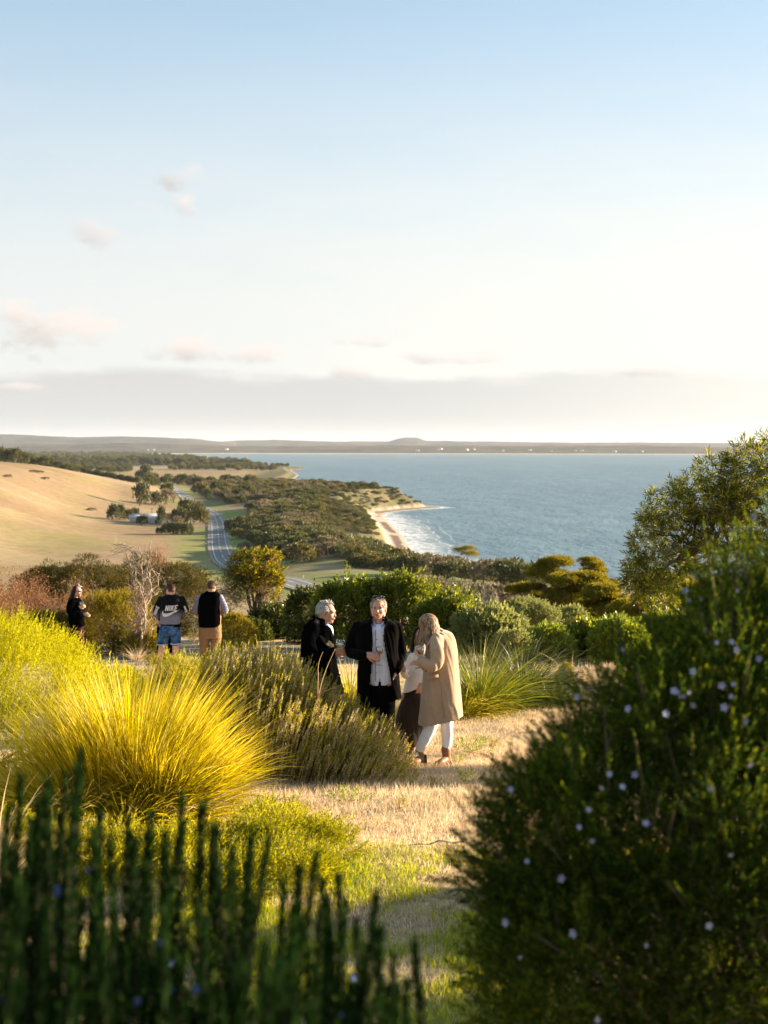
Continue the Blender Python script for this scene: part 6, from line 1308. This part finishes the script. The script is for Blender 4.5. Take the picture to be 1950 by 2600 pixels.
g = Geo(); p.limb(g, [(508, 1518, 0), (499, 1538, 0), (497, 1552, .0), (504, 1555, .18)], [.072, .066, .060, .044]); p.limb(g, [(559, 1518, 0), (568, 1538, 0), (571, 1552, .0), (563, 1555, .18)], [.074, .068, .062, .044]); p.loft(g, [(510, 558, 1514, .12), (508, 560, 1560, .14)]); p.solid('shirt', g, CHECK, .009, 3, .010, (7, 7, 6), seed=15)
g = Geo(); p.loft(g, [(524, 548, 1501, .075), (511, 559, 1509, .13), (504, 561, 1518, .155), (503, 560, 1540, .18), (504, 560, 1565, .185), (505, 560, 1588, .185), (507, 557, 1593, .16)], pw=.8); zc = J(0, 1591.5)[2]; p.solid('vest', g, PADM, .010, 3, .012, (3, 3, 5), lambda x, y, z: z < zc, .008, seed=16)
g = Geo(); p.loft(g, [(506, 561, 1585, .16), (505, 562, 1605, .175), (506, 562, 1620, .165)]); p.limb(g, [(519, 1612, 0), (519, 1640, .01), (520, 1665, 0), (521, 1694, .0)], [(.115, .125), (.098, .105), (.086, .09), (.078, .085)]); p.limb(g, [(548, 1612, 0), (548, 1640, .01), (547, 1665, 0), (545, 1694, .0)], [(.115, .125), (.096, .105), (.084, .09), (.076, .085)]); p.solid('trousers', g, CHINO, .009, 2, .014, (8, 8, 7), seed=17)

for kx in (521, 546): g = Geo(); p.limb(g, [(kx, 1697, -.05), (kx, 1699, .12), (kx, 1700, .2)], [.045, .048, .036]); p.solid('shoe', g, DARKSHOE, .009, 2)
# ---- woman in black
p = Person(200, 30, 'long haired woman in black with dark red trousers and a flower, far left', seed=8); J = p.J; g = Geo()
p.head(g, J(196, 1502, 0), (.93, -.35, 0), (0, 0, 1), 1.0, False); p.limb(g, [(192, 1512, 0), (190, 1524, .02)], [.05, .055]); p.loft(g, [(176, 205, 1524, .13), (178, 208, 1550, .12), (180, 210, 1590, .13)])
p.limb(g, [(186, 1528, -.14), (182, 1552, -.16), (200, 1543, -.18)], [.042, .034, .024]); p.hand(g, J(201, 1542, -.18), (1, 0, .2), (.1, 1, .1), .6, -1, .95); p.limb(g, [(196, 1528, .14), (200, 1555, .16), (212, 1558, -.02)], [.042, .034, .024]); p.hand(g, J(213, 1558, -.03), (.7, -.3, -.2), (0, .7, -.5), .4, 1, .95)
p.limb(g, [(192, 1595, -.06), (205, 1632, -.08), (194, 1662, -.04), (192, 1682, -.04)], [.09, .055, .045, .035]); p.limb(g, [(198, 1595, .08), (205, 1640, .08), (205, 1684, .08)], [.09, .055, .035])
p.solid('body', g, SKIN2, .007, 2); p.face_bits(eyes=False); p.longhair(DKH, 1900, .36, .09, .30, 9, (-.28, 0, -1.0), .009); c_, f_, u_q, r_q, sc_ = p.hf
g = Geo(); [p.ball(g, c_+f_*.090+u_q*.012+r_q*q*.031, (.022, .022, .016), 12) for q in (-1, 1)]; p.limb(g, [c_+f_*.085+u_q*.016-r_q*.05, c_+u_q*.014-r_q*.078], [.003]*2, 6, 2); g.obj('sunglasses', LENS, p.root, smooth=True)
g = Geo(); rng = np.random.default_rng(3); [p.ball(g, c_+u_q*.115+f_*.045+rng.normal(size=3)*.014, .012, 8) for q in range(9)]; g.obj('hair_flower', PETAL, p.root, smooth=True)
g = Geo(); p.loft(g, [(182, 202, 1518, .07), (174, 208, 1526, .15), (172, 212, 1545, .16), (175, 214, 1570, .16), (177, 215, 1594, .17)]); p.limb(g, [(184, 1529, -.14), (176, 1548, -.19), (182, 1556, -.20), (198, 1545, -.18)], [.065, .07, .066, .042]); p.limb(g, [(196, 1529, .14), (206, 1552, .13), (211, 1558, .0)], [.065, .06, .042]); zc = J(0, 1592)[2]
p.solid('top', g, BLACKWOOL, .010, 3, .016, (6, 6, 3), lambda x, y, z: z < zc+.02*math.sin(x*14), .006, seed=18)
g = Geo(); p.loft(g, [(178, 213, 1585, .14), (178, 213, 1604, .14)]); p.limb(g, [(190, 1600, -.06), (206, 1634, -.10), (196, 1660, -.06), (192, 1684, -.04)], [.105, .082, .070, .070]); p.limb(g, [(200, 1600, .08), (207, 1642, .06), (206, 1686, .06)], [.10, .080, .070]); p.solid('trousers', g, MAROON, .010, 3, .012, (7, 7, 5), seed=19)

for kx, dy in ((192, -.04), (206, .06)): g = Geo(); p.limb(g, [(kx, 1687, dy), (kx+10, 1689, dy)], [.036, .03]); p.solid('shoe', g, BLKL, .009, 2)
wineglass(p, J(207.5, 1528, -.22), J(207, 1553, -.22), 'glass in the hand of the far woman in black', WINE, .046)
# ================================================================ FAR PLANTS AND BUILDINGS
def far_proto(seed, nb=5, nl=70, per=5, rl=.22, leaf=.17, flat=.75, trunk=True, tall=1.0, mat=M_SCRUB, low=-.5):
    rng = np.random.default_rng(seed); B = [(0, 0, .50*tall, .62, .62, .42*tall)]
    for k in range(nb): a = k*2.4+seed; B.append((math.cos(a)*.5, math.sin(a)*.5, rng.uniform(.30, .68)*tall, rng.uniform(.3, .45), rng.uniform(.3, .45), rng.uniform(.22, .32)*tall))
    P, D_ = lumpy(B, nl, rl, per, rng, .4, low, .8, seed % 5, .2); k = P[:, 2] > -.02; P, D_ = P[k], D_[k]; g = Geo(); V, Q = sprig(rng, 5, leaf*.9, leaf, leaf*.55, .9); stamp(g, V, Q, P, D_, rng.uniform(.6, 1.3, len(P)), rng)
    gb = Geo(); limbs(gb, (0, 0, -.05), [b[:3] for b in B], .035, rng, .3, trunks=2, sides=5, n=5)
    return g, gb
M_SCRUBW = leaf_mat('warm_scrub_leaf', [(.09, .085, .022), (.15, .13, .032), (.24, .19, .055)], .2)
protos = []
for q, (mt, kw) in enumerate(((M_SCRUB, {}), (M_SCRUB, dict(nb=7)), (M_SCRUBW, {}), (M_SCRUB2, dict(nl=50)), (M_SCRUBW, dict(nb=7)), (M_SCRUB, dict(flat=.6, low=-.2)))):
    g, gb = far_proto(500+q, **kw); protos.append((g.mesh('crown'), gb.mesh('trunk'), mt, g, gb))
    protos[-1][0].materials.append(mt); protos[-1][1].materials.append(BARK)
WHERE = ['growing beside the road', 'on the dune behind the beach', 'on the headland', 'beyond the bend of the road']
def put_tree(name, x, y, r, h, q, label, cat='shrub', group=None, parts=True, dz=0):
    e = empty(name, (x, y, H(x, y)+dz), random.uniform(0, 6.28)); e.scale = (r, r, h); tag(e, label, cat, group)
    for me, pn in ((protos[q][0], 'crown'), (protos[q][1], 'trunk')): o = bpy.data.objects.new(pn, me); COL.objects.link(o); o.parent = e
    return e
random.seed(5)
rng = np.random.default_rng(77)
# coastal scrub
nC = 14000; yy = np.exp(rng.uniform(math.log(425), math.log(1500), nC)); pxx = rng.uniform(470, 1330, nC); xx = (pxx-975)/F*yy
zz, cdd = height(xx, yy, True); rdd = road_dist(xx, yy)
dens = fbm(xx*.022, yy*.022, 71)
ok = (cdd > np.where(yy > 1000, 13, 17)) & (rdd > 15) & (pxx > np.interp(yy, [425, 480, 520, 700, 900, 1000, 1500], [760, 700, 650, 640, 640, 590, 470])) & (dens > np.where(yy > 1000, .30, .36))
ok &= ~((yy < 480) & (pxx < 900)) | (rng.uniform(size=nC) < .15) & (yy > 455)
ok &= (cdd > 45) | (rng.uniform(size=nC) < np.where(yy > 1000, .7, .9))
ok &= rng.uniform(size=nC) < np.clip(yy/900, .35, 1)
ok &= ~((yy < 490) & (pxx > 900)) | (rng.uniform(size=nC) < .3)
xx, yy, cdd = xx[ok], yy[ok], cdd[ok]
rad = rng.uniform(2.0, 4.6, len(xx)); hgt = rad*rng.uniform(.75, 1.25, len(xx)); lowz = cdd < 45; rad = np.where(lowz, rad*.55, rad); hgt = np.where(lowz, hgt*.38, hgt)
cells = {}; order = []
for i in range(len(xx)):                                 # thin out overlaps
    cx_, cy_ = int(xx[i]//5), int(yy[i]//5)
    if all((xx[i]-xx[j])**2+(yy[i]-yy[j])**2 > (.42*(rad[i]+rad[j]))**2 for a_ in (-1, 0, 1) for b_ in (-1, 0, 1) for j in cells.get((cx_+a_, cy_+b_), ())): order.append(i); cells.setdefault((cx_, cy_), []).append(i)
order = sorted(order, key=lambda i: -rad[i]/yy[i])
print('scrub', len(order))
tone = fbm(xx*.03+9, yy*.03, 72)
kindq = np.array([rng.choice([0, 1, 5, 0, 2]) if t_ < .5 else rng.choice([2, 3, 4, 3, 0]) for t_ in tone])
LB = {0: 'dark round coastal shrub', 1: 'dark many lobed coastal shrub', 2: 'gold tinged coastal shrub', 3: 'grey brown coastal shrub', 4: 'warm olive lobed coastal shrub', 5: 'flat topped dark coastal shrub'}
def nth(k): return f"{k}{'th' if 10 <= k % 100 <= 20 else {1: 'st', 2: 'nd', 3: 'rd'}.get(k % 10, 'th')}"
def zn(i): return WHERE[2] if yy[i] > 950 else ('behind the beach' if cdd[i] < 110 else WHERE[0])
def gkey(i): return f"{'broad' if rad[i] > 3.2 else 'small'} {LB[kindq[i]]}s {zn(i)}"
_seen = {}; ordn = {}
for i in sorted(order[:290], key=lambda i: xx[i]/yy[i]): _seen[gkey(i)] = _seen.get(gkey(i), 0)+1; ordn[i] = _seen[gkey(i)]
for c_, i in enumerate(order[:290]):
    put_tree('scrub_tree', xx[i], yy[i], rad[i], hgt[i], kindq[i], f'{nth(ordn[i])} from left of the {gkey(i)}', 'shrub', gkey(i))
def merged(name, idx, X_, Y_, R_, H_, K_, label=None):
    gs = {}
    for i in idx:
        q = K_[i]; g0_ = protos[q][3]; a = rng.uniform(0, 6.28); V = np.concatenate(g0_.v); F_ = g0_.f[0]; m_ = rng.uniform(size=len(F_)) < 1.0
        W = np.stack([(V[:, 0]*math.cos(a)-V[:, 1]*math.sin(a))*R_[i]+X_[i], (V[:, 0]*math.sin(a)+V[:, 1]*math.cos(a))*R_[i]+Y_[i], V[:, 2]*H_[i]+H(X_[i], Y_[i])], 1)
        mt = protos[q][2]; gs.setdefault(mt.name, (Geo(), mt))[0].add(W, F_)
    for g, mt in gs.values(): tag(g.obj(name, mt), kind='stuff')
merged('scrub', order[290:], xx, yy, rad, hgt, kindq)
# woodland on the far left plain
def wood(n, px0, px1, d0, d1, r0, r1, test=None, K=(0, 0, 1, 5, 2)):
    y = np.exp(rng.uniform(math.log(d0), math.log(d1), n)); p_ = rng.uniform(px0, px1, n); x = (p_-975)/F*y; c = coast_dist(x, y); k = c > 30
    if test is not None: k &= test(p_, y, x)
    x, y = x[k], y[k]; r = rng.uniform(r0, r1, len(x)); return x, y, r, r*rng.uniform(1.1, 1.6, len(x)), rng.choice(K, len(x))
X1, Y1, R1, H1, K1 = wood(1500, -60, 640, 3300, 8500, 7, 12, lambda p_, y, x: fbm(x*.002, y*.0012, 81) > .36)
merged('woodland', range(len(X1)), X1, Y1, R1, H1, K1)
X1, Y1, R1, H1, K1 = wood(420, -60, 330, 1750, 3300, 4, 7, lambda p_, y, x: (fbm(x*.004, y*.002, 82) > .46) | (p_ < 150))
merged('woodland', range(len(X1)), X1, Y1, R1, H1, K1)
X1, Y1, R1, H1, K1 = wood(320, 420, 790, 2600, 3700, 4, 6, lambda p_, y, x: (coast_dist(x, y) < 240) | (fbm(x*.006, y*.003, 85) > .56))
merged('woodland', range(len(X1)), X1, Y1, R1, H1, K1)
# trees one can tell apart
G1 = 'dark trees behind the crest of the golden paddock'
for k, px in enumerate((5, 22, 40, 60, 78, 96, 112, 130, 150, 168, 188, 205, 222, 240)):
    d = 1230+rng.uniform(-30, 60); x = (px-975)/F*d; hpx = np.interp(px, [0, 60, 130, 250], [34, 30, 24, 10])*rng.uniform(.8, 1.15)
    put_tree('tree', x, d, 5.5*rng.uniform(.8, 1.2), hpx/F*d*.9, [0, 1, 5][k % 3], f'{nth(k+1)} from left of the dark trees behind the crest of the golden paddock', 'tree', G1)
G2 = 'hedge of low trees along the far edge of the golden paddock'
for k in range(18):
    f = k/17; px = 232+f*118; py = 1216+f*30; d = 1240-60*f; x = (px-975)/F*d; put_tree('scrub_tree', x, d, rng.uniform(2.6, 4.2), rng.uniform(3, 4.6), [0, 2, 1][k % 3], f'{nth(k+1)} shrub from left in the hedge along the far edge of the golden paddock', 'shrub', G2)
for k, (px, d, r, h_, lb) in enumerate(((355, 1800, 9, 11, 'dense dark tree at the left of the lone clump in the far yellow field'), (372, 1790, 11, 17, 'tallest dark tree of the lone clump in the far yellow field'), (392, 1800, 8, 9, 'small dark tree at the right of the lone clump in the far yellow field'),
        (512, 1500, 6, 6, 'single round tree in the yellow field left of the headland'), (358, 960, 8, 13, 'big dark conical tree at the edge of the golden paddock'), (425, 1010, 8, 9.5, 'bare looking brown round tree beside the bend of the road'), (395, 1000, 6, 8, 'dark tree between the conical tree and the brown round tree'))):
    put_tree('tree', (px-975)/F*d, d, r*.68, h_, [0, 1, 0, 0, 1, 3, 0][k], lb, 'tree')
G3 = 'thick trees round the far end of the road'
belt = [(rng.uniform(375, 650), rng.uniform(1080, 1500)) for _ in range(60)]; belt = sorted([q for q in belt if road_dist(np.array([(q[0]-975)/F*q[1]]), np.array([q[1]]))[0] > 14])
for k, (px, d) in enumerate(belt): put_tree('tree', (px-975)/F*d, d, rng.uniform(3.2, 5.2), rng.uniform(5.5, 9), int(rng.choice([0, 1, 5, 3, 2])), f'{nth(k+1)} from left of the trees in the thick belt round the far road end', 'tree', G3)
G4 = 'trees round the farm buildings'; sf = .58
for (px, d, r, h_, q, lb) in ((288, 790, 5.5, 8.5, 0, 'leftmost dark tree beside the farm buildings'), (306, 800, 4, 8, 1, 'second tree from the left beside the farm buildings'), (326, 805, 4.5, 6, 0, 'low wide tree left of the farm shed'), (340, 810, 4.5, 6.5, 5, 'tree touching the left end of the farm shed'), (360, 762, 5, 5, 0, 'low bush in front of the farm shed'),
                             (410, 762, 4.2, 9.5, 1, 'round topped dark tree between the shed and the red roofed house'), (455, 775, 7, 9, 0, 'dark tree right beside the red roofed house'), (475, 785, 8, 12, 1, 'tallest tree of the dark clump right of the farm'), (498, 790, 8, 11, 0, 'wide dark tree of the clump near the road'), (515, 780, 6, 8, 2, 'tree of the clump nearest to the road'), (448, 760, 5, 5, 3, 'brown bush in front of the dark clump at the farm'),
                             (399, 690, 1.6, 3, 0, 'tiny bush at the left end of the hedge below the farm'), (409, 690, 1.8, 3.2, 0, 'second tiny bush of the hedge below the farm'), (422, 690, 3.4, 5, 0, 'round bush of the hedge below the farm'), (440, 690, 4.5, 5.2, 1, 'middle bush of the hedge below the farm'), (456, 690, 5, 5.5, 0, 'second last bush of the hedge below the farm'), (474, 690, 5, 5, 1, 'last bush of the hedge below the farm, nearest the road'),
                             (590, 700, 5, 6, 0, 'dark bush on the green verge right of the road'), (612, 705, 6, 6.5, 1, 'wide dark bush on the verge right of the road'), (610, 650, 5, 4.5, 2, 'low gold topped bush on the verge right of the road'), (632, 660, 5, 6, 0, 'dark bush at the dune end of the verge'), (620, 560, 3.5, 3.5, 3, 'grey bush low on the verge right of the road')):
    put_tree('tree' if h_ > 6 else 'shrub', (px-975)/F*d, d, r*(.62 if px < 530 else .8), h_*.9, q, lb, 'tree' if h_ > 6 else 'shrub')
for k, (px, d) in enumerate(((232, 850), (100, 1000), (85, 990), (115, 960), (20, 880))): put_tree('shrub', (px-975)/F*d, d, 2.8, 1.6, 3, ['low brown bush in the middle of the golden paddock', 'small bush high on the golden paddock', 'tiny bush high on the golden paddock', 'bush below the crest of the golden paddock', 'bush at the left edge of the golden paddock'][k], 'shrub')
# shrubs on the flank of our hill towards the sea
for k, (px, d, r, h_, q, lb) in enumerate(((700, 165, 2.8, 1.6, 2, 'low olive shrub in the pale grass below the lone tree'), (745, 172, 2.6, 1.5, 2, 'low round shrub next to the track'), (680, 150, 2.2, 1.3, 0, 'dark low shrub right of the lone tree'), (1040, 400, 4, 5, 0, 'dark shrub on the slope between the green field and the beach'), (1075, 395, 4.5, 5, 2, 'gold topped shrub above the beach on the slope'), (1110, 385, 5, 5, 3, 'grey shrub on the slope left of the umbrella tree'), (1150, 372, 5, 4, 0, 'dark shrub below the umbrella tree'), (1215, 360, 5, 4, 2, 'olive shrub right of the umbrella tree'), (1260, 340, 5.5, 5, 3, 'grey brown shrub on the slope facing the sea'), (1300, 330, 5, 5, 0, 'dark green shrub at the end of the slope facing the sea'), (1330, 300, 4.5, 5, 0, 'dark shrub left of the big umbrella tea tree'),
                                          (1040, 290, 5, 4.5, 3, 'grey shrub low on the slope above the leafy shrubs'), (1100, 260, 4.5, 4.5, 3, 'grey brown scrub left of the bare trees'), (1170, 250, 4.5, 4, 3, 'grey scrub between the bare trees'), (1230, 240, 4.5, 4, 3, 'grey scrub right of the bare trees'), (1290, 230, 4.5, 4.2, 3, 'brown scrub near the umbrella tea trees'), (1070, 210, 3.5, 3.2, 2, 'olive shrub peeping over the leafy shrubs'), (1140, 200, 3.5, 3.0, 2, 'gold shrub peeping over the leafy shrubs'), (1350, 160, 3, 3.6, 3, 'grey scrub under the biggest umbrella crown'), (1420, 150, 3.5, 4, 0, 'dark shrub seen through the tea tree trunks'), (1520, 140, 4, 4, 3, 'grey scrub seen through the tea tree trunks on the right'))):
    put_tree('shrub', (px-975)/F*d, d, r, h_, q, lb, 'shrub')
PALEB = plain_mat('bark_pale', (.48, .42, .36), .85, .1, .2)
for k, (px, Y, ty, hw, lb) in enumerate(((1120, 240, 1462, 22, 'leafless grey tree on the slope at the left of the row of bare trees'), (1150, 235, 1450, 22, 'second leafless grey tree on the slope'), (1185, 230, 1466, 22, 'leafless tree in the middle of the row of bare trees'), (1215, 225, 1478, 20, 'leafless tree with forked trunk near the tea trees'), (1250, 215, 1484, 22, 'last leafless tree before the umbrella tea trees'), (885, 520, 1345, 22, 'pale bare branched tree on the dune above the green field'), (905, 515, 1355, 16, 'small pale bare tree beside the other one on the dune'), (1200, 385, 1425, 22, 'bare thin tree next to the lone umbrella tree'))):
    thicket('bare_tree', px, Y, ty, hw, lb, 600+k, PALEB if k in (5, 6) else TWIG, None, 5, 3, 3, .0007*Y, cat='tree')
# farm
WALL = plain_mat('farm_wall', (.50, .46, .40), .8, .2); ROOFG = plain_mat('iron_roof', (.42, .42, .42), .5, .4); ROOFR = plain_mat('red_roof', (.34, .12, .08), .7, .2); DKW = plain_mat('dark_window', (.03, .035, .04), .2, .5); WHITEW = plain_mat('white_wall', (.78, .76, .72), .7, .2)
def house(name, x, y, w_, d_, h_, rh, wm, rm, label, rz=0, cat='house', group=None, wins=3, chim=False, z=None):
    e = empty(name, (x, y, (H(x, y) if z is None else z)-.1), rz); tag(e, label, cat, group); g = Geo(); add_box(g, 0, 0, h_/2, w_, d_, h_)
    g.add([(-w_/2, -d_/2, h_), (-w_/2, d_/2, h_), (-w_/2, 0, h_+rh), (w_/2, -d_/2, h_), (w_/2, d_/2, h_), (w_/2, 0, h_+rh)], [[0, 2, 1], [3, 4, 5]]); g.obj('wall', wm, e)
    g = Geo(); o_ = .35
    for s in (-1, 1): g.add([(-w_/2-o_, s*(d_/2+o_), h_-.15), (w_/2+o_, s*(d_/2+o_), h_-.15), (w_/2+o_, 0, h_+rh+.02), (-w_/2-o_, 0, h_+rh+.02), (-w_/2-o_, s*(d_/2+o_), h_+.0), (w_/2+o_, s*(d_/2+o_), h_+.0), (w_/2+o_, 0, h_+rh+.18), (-w_/2-o_, 0, h_+rh+.18)], [[0, 1, 2, 3], [4, 7, 6, 5], [0, 4, 5, 1], [0, 3, 7, 4], [1, 5, 6, 2]])
    rf = g.obj('roof', rm, e)
    if chim: g = Geo(); add_box(g, w_*.25, 0, h_+rh+.5, .7, .7, 1.6); g.obj('chimney', WALL, rf)
    for k in range(wins): g = Geo(); add_box(g, -w_/2+w_*(k+.5)/wins, -d_/2-.02, h_*.55, .9, .06, 1.1); g.obj('window', DKW, e)
    if wins: g = Geo(); add_box(g, w_*.04, -d_/2-.025, 1.02, .9, .07, 2.0); g.obj('door', DKW, e)
    return e
d = 782
house('shed', (343-975)/F*d, d, 6, 6, 3.0, 1.2, ROOFG, ROOFG, 'grey iron shed at the left end of the farm', .1, 'shed', wins=0)
house('farm_house', (372-975)/F*790, 790, 15, 7, 3.2, 1.8, WALL, ROOFG, 'long low farmhouse with a grey iron roof among the trees', .05)
house('shed', (397-975)/F*783, 783, 8, 5, 3.0, 1.0, WALL, ROOFG, 'low farm shed between the long house and the round topped tree', -.1, 'shed', wins=1)
house('house', (430-975)/F*776, 776, 8, 8, 3.4, 2.6, WHITEW, ROOFR, 'small farm house with a red roof and chimney', .5, chim=True)
for px, ty, lb in ((386, 1290, 'tall thin power pole behind the long farmhouse'), (431, 1300, 'thin power pole by the red roofed house')):
    g0_ = ground_at(px, 800); hh_ = at(px, ty, 800).z-g0_.z; e = empty('power_pole', g0_); tag(e, lb, 'power pole'); g = Geo(); add_tube(g, np.array([(0, 0, 0), (0, 0, hh_/2), (0, 0, hh_)]), [.22, .2, .15], 8, cap=True); g.obj('post', BARKD, e, smooth=True); g = Geo(); add_box(g, 0, 0, hh_-.6, 2.4, .15, .15); g.obj('crossarm', BARKD, e)
HG = 'white houses far away'
for (px, d, w_, lb) in ((413, 4300, 34, 'longest white building among the trees beyond the yellow field'), (435, 4350, 22, 'white building at the right end of the longest one'), (466, 3900, 16, 'white house left of the small distant point'), (520, 3600, 18, 'white house near the water at the far side of the yellow field'), (310, 5200, 20, 'white house among the trees of the far left wood'), (614, 3300, 12, 'small white house on the small distant point'), (476, 3950, 12, 'little white house beside the one left of the distant point')):
    house('house', (px-975)/F*d, d, w_, 9, 5, 2.5, WHITEW, ROOFG, lb, .1, wins=0)
for k, (px, py) in enumerate(((375, 1144), (389, 1143), (575, 1142), (1114, 1143), (1120, 1141), (1186, 1143), (1204, 1142), (1278, 1145), (1400, 1146), (1462, 1145), (1478, 1145), (1560, 1147), (1630, 1147), (1345, 1144), (1060, 1145))):
    Yd = np.interp(px, [0, 620, 1000, 1300, 1650], [12500, 12600, 12300, 12000, 11500])-1650; p_ = at(px, py, Yd)
    house('house', p_.x, Yd, 16+6*(k % 3), 12, 7, 4, WALL, ROOFG, f'tiny white house on the far shore {["at its left end", "left part, right one of a pair", "left of the distant point", "below the mesa", "above the house below the mesa", "left of the middle", "just left of the middle of the bay", "right of the middle", "above the umbrella tea trees", "left one of the pair near the wattle", "right one of the pair near the wattle", "near the wattle tree", "nearest to the wattle tree", "between the middle and the pair", "nearest to the headland tip"][k]}', .2*k, wins=0, z=p_.z-2)
# small farm fence by the track
TIMB = plain_mat('grey_timber', (.28, .24, .20), .85, .1, .3, 6)
e = empty('fence', ground_at(820, 250)); tag(e, 'low wooden farm fence on the pale slope above the track', 'fence'); base = e.location.copy(); pts = [ground_at(790+k*12, 250-k*2)-base for k in range(9)]
for q in pts: g = Geo(); add_box(g, q.x, q.y, q.z+.6, .16, .16, 1.5); g.obj('post', TIMB, e)
for hh_ in (.45, .9, 1.25): g = Geo(); add_tube(g, np.array([q+Vector((0, -.1, hh_)) for q in pts]), [.05]*9, 6); g.obj('rail', TIMB, e)
g0_ = ground_at(1228, 330); e = tag(empty('fence_post', g0_), 'single thin post standing against the sea right of the umbrella tree', 'post'); g = Geo(); hh_ = at(1228, 1447, 330).z-g0_.z; add_tube(g, np.array([(0, 0, -.2), (0, 0, hh_*.5), (.05, 0, hh_)]), [.16, .15, .13], 8, cap=True); g.obj('post', BARKD, e)
# timber barrier half hidden by the near bush
g0_ = ground_at(1705, 24); zt_ = at(1705, 1648, 24).z-g0_.z; e = tag(empty('timber_barrier', g0_), 'dark wooden barrier with a pale post seen through the near flowering bush', 'barrier')
g = Geo(); add_box(g, -.12, 0, zt_/2, .13, .13, zt_+.02); g.obj('post', plain_mat('pale_timber', (.55, .38, .20), .8, .2), e); g = Geo(); add_box(g, .28, .02, zt_-.08, .95, .09, .14); add_box(g, .28, .02, zt_-.36, .95, .09, .14); g.obj('rail', TIMB, e)

GPM = plain_mat('white_post', (.7, .7, .68), .7, .2)
gp = Geo(); add_box(gp, 0, 0, .45, .16, .06, 1.1); gme = gp.mesh('guide_post'); gme.materials.append(GPM); kk_ = 0
for k in range(6, len(RD)-20, 9):
    T_ = RD[min(k+1, len(RD)-1)]-RD[k-1]; T_ = T_/np.linalg.norm(T_)
    for sd_, nm in ((1, 'right'), (-1, 'left')):
        q_ = RD[k]+np.array([T_[1], -T_[0]])*5.6*sd_; o = bpy.data.objects.new('guide_post', gme); COL.objects.link(o); o.location = (q_[0], q_[1], H(q_[0], q_[1])+.05)
        tag(o, f'{nth(kk_//2+1)} white guide post from the far end on the {nm} side of the road', 'post', 'white guide posts along the road'); kk_ += 1
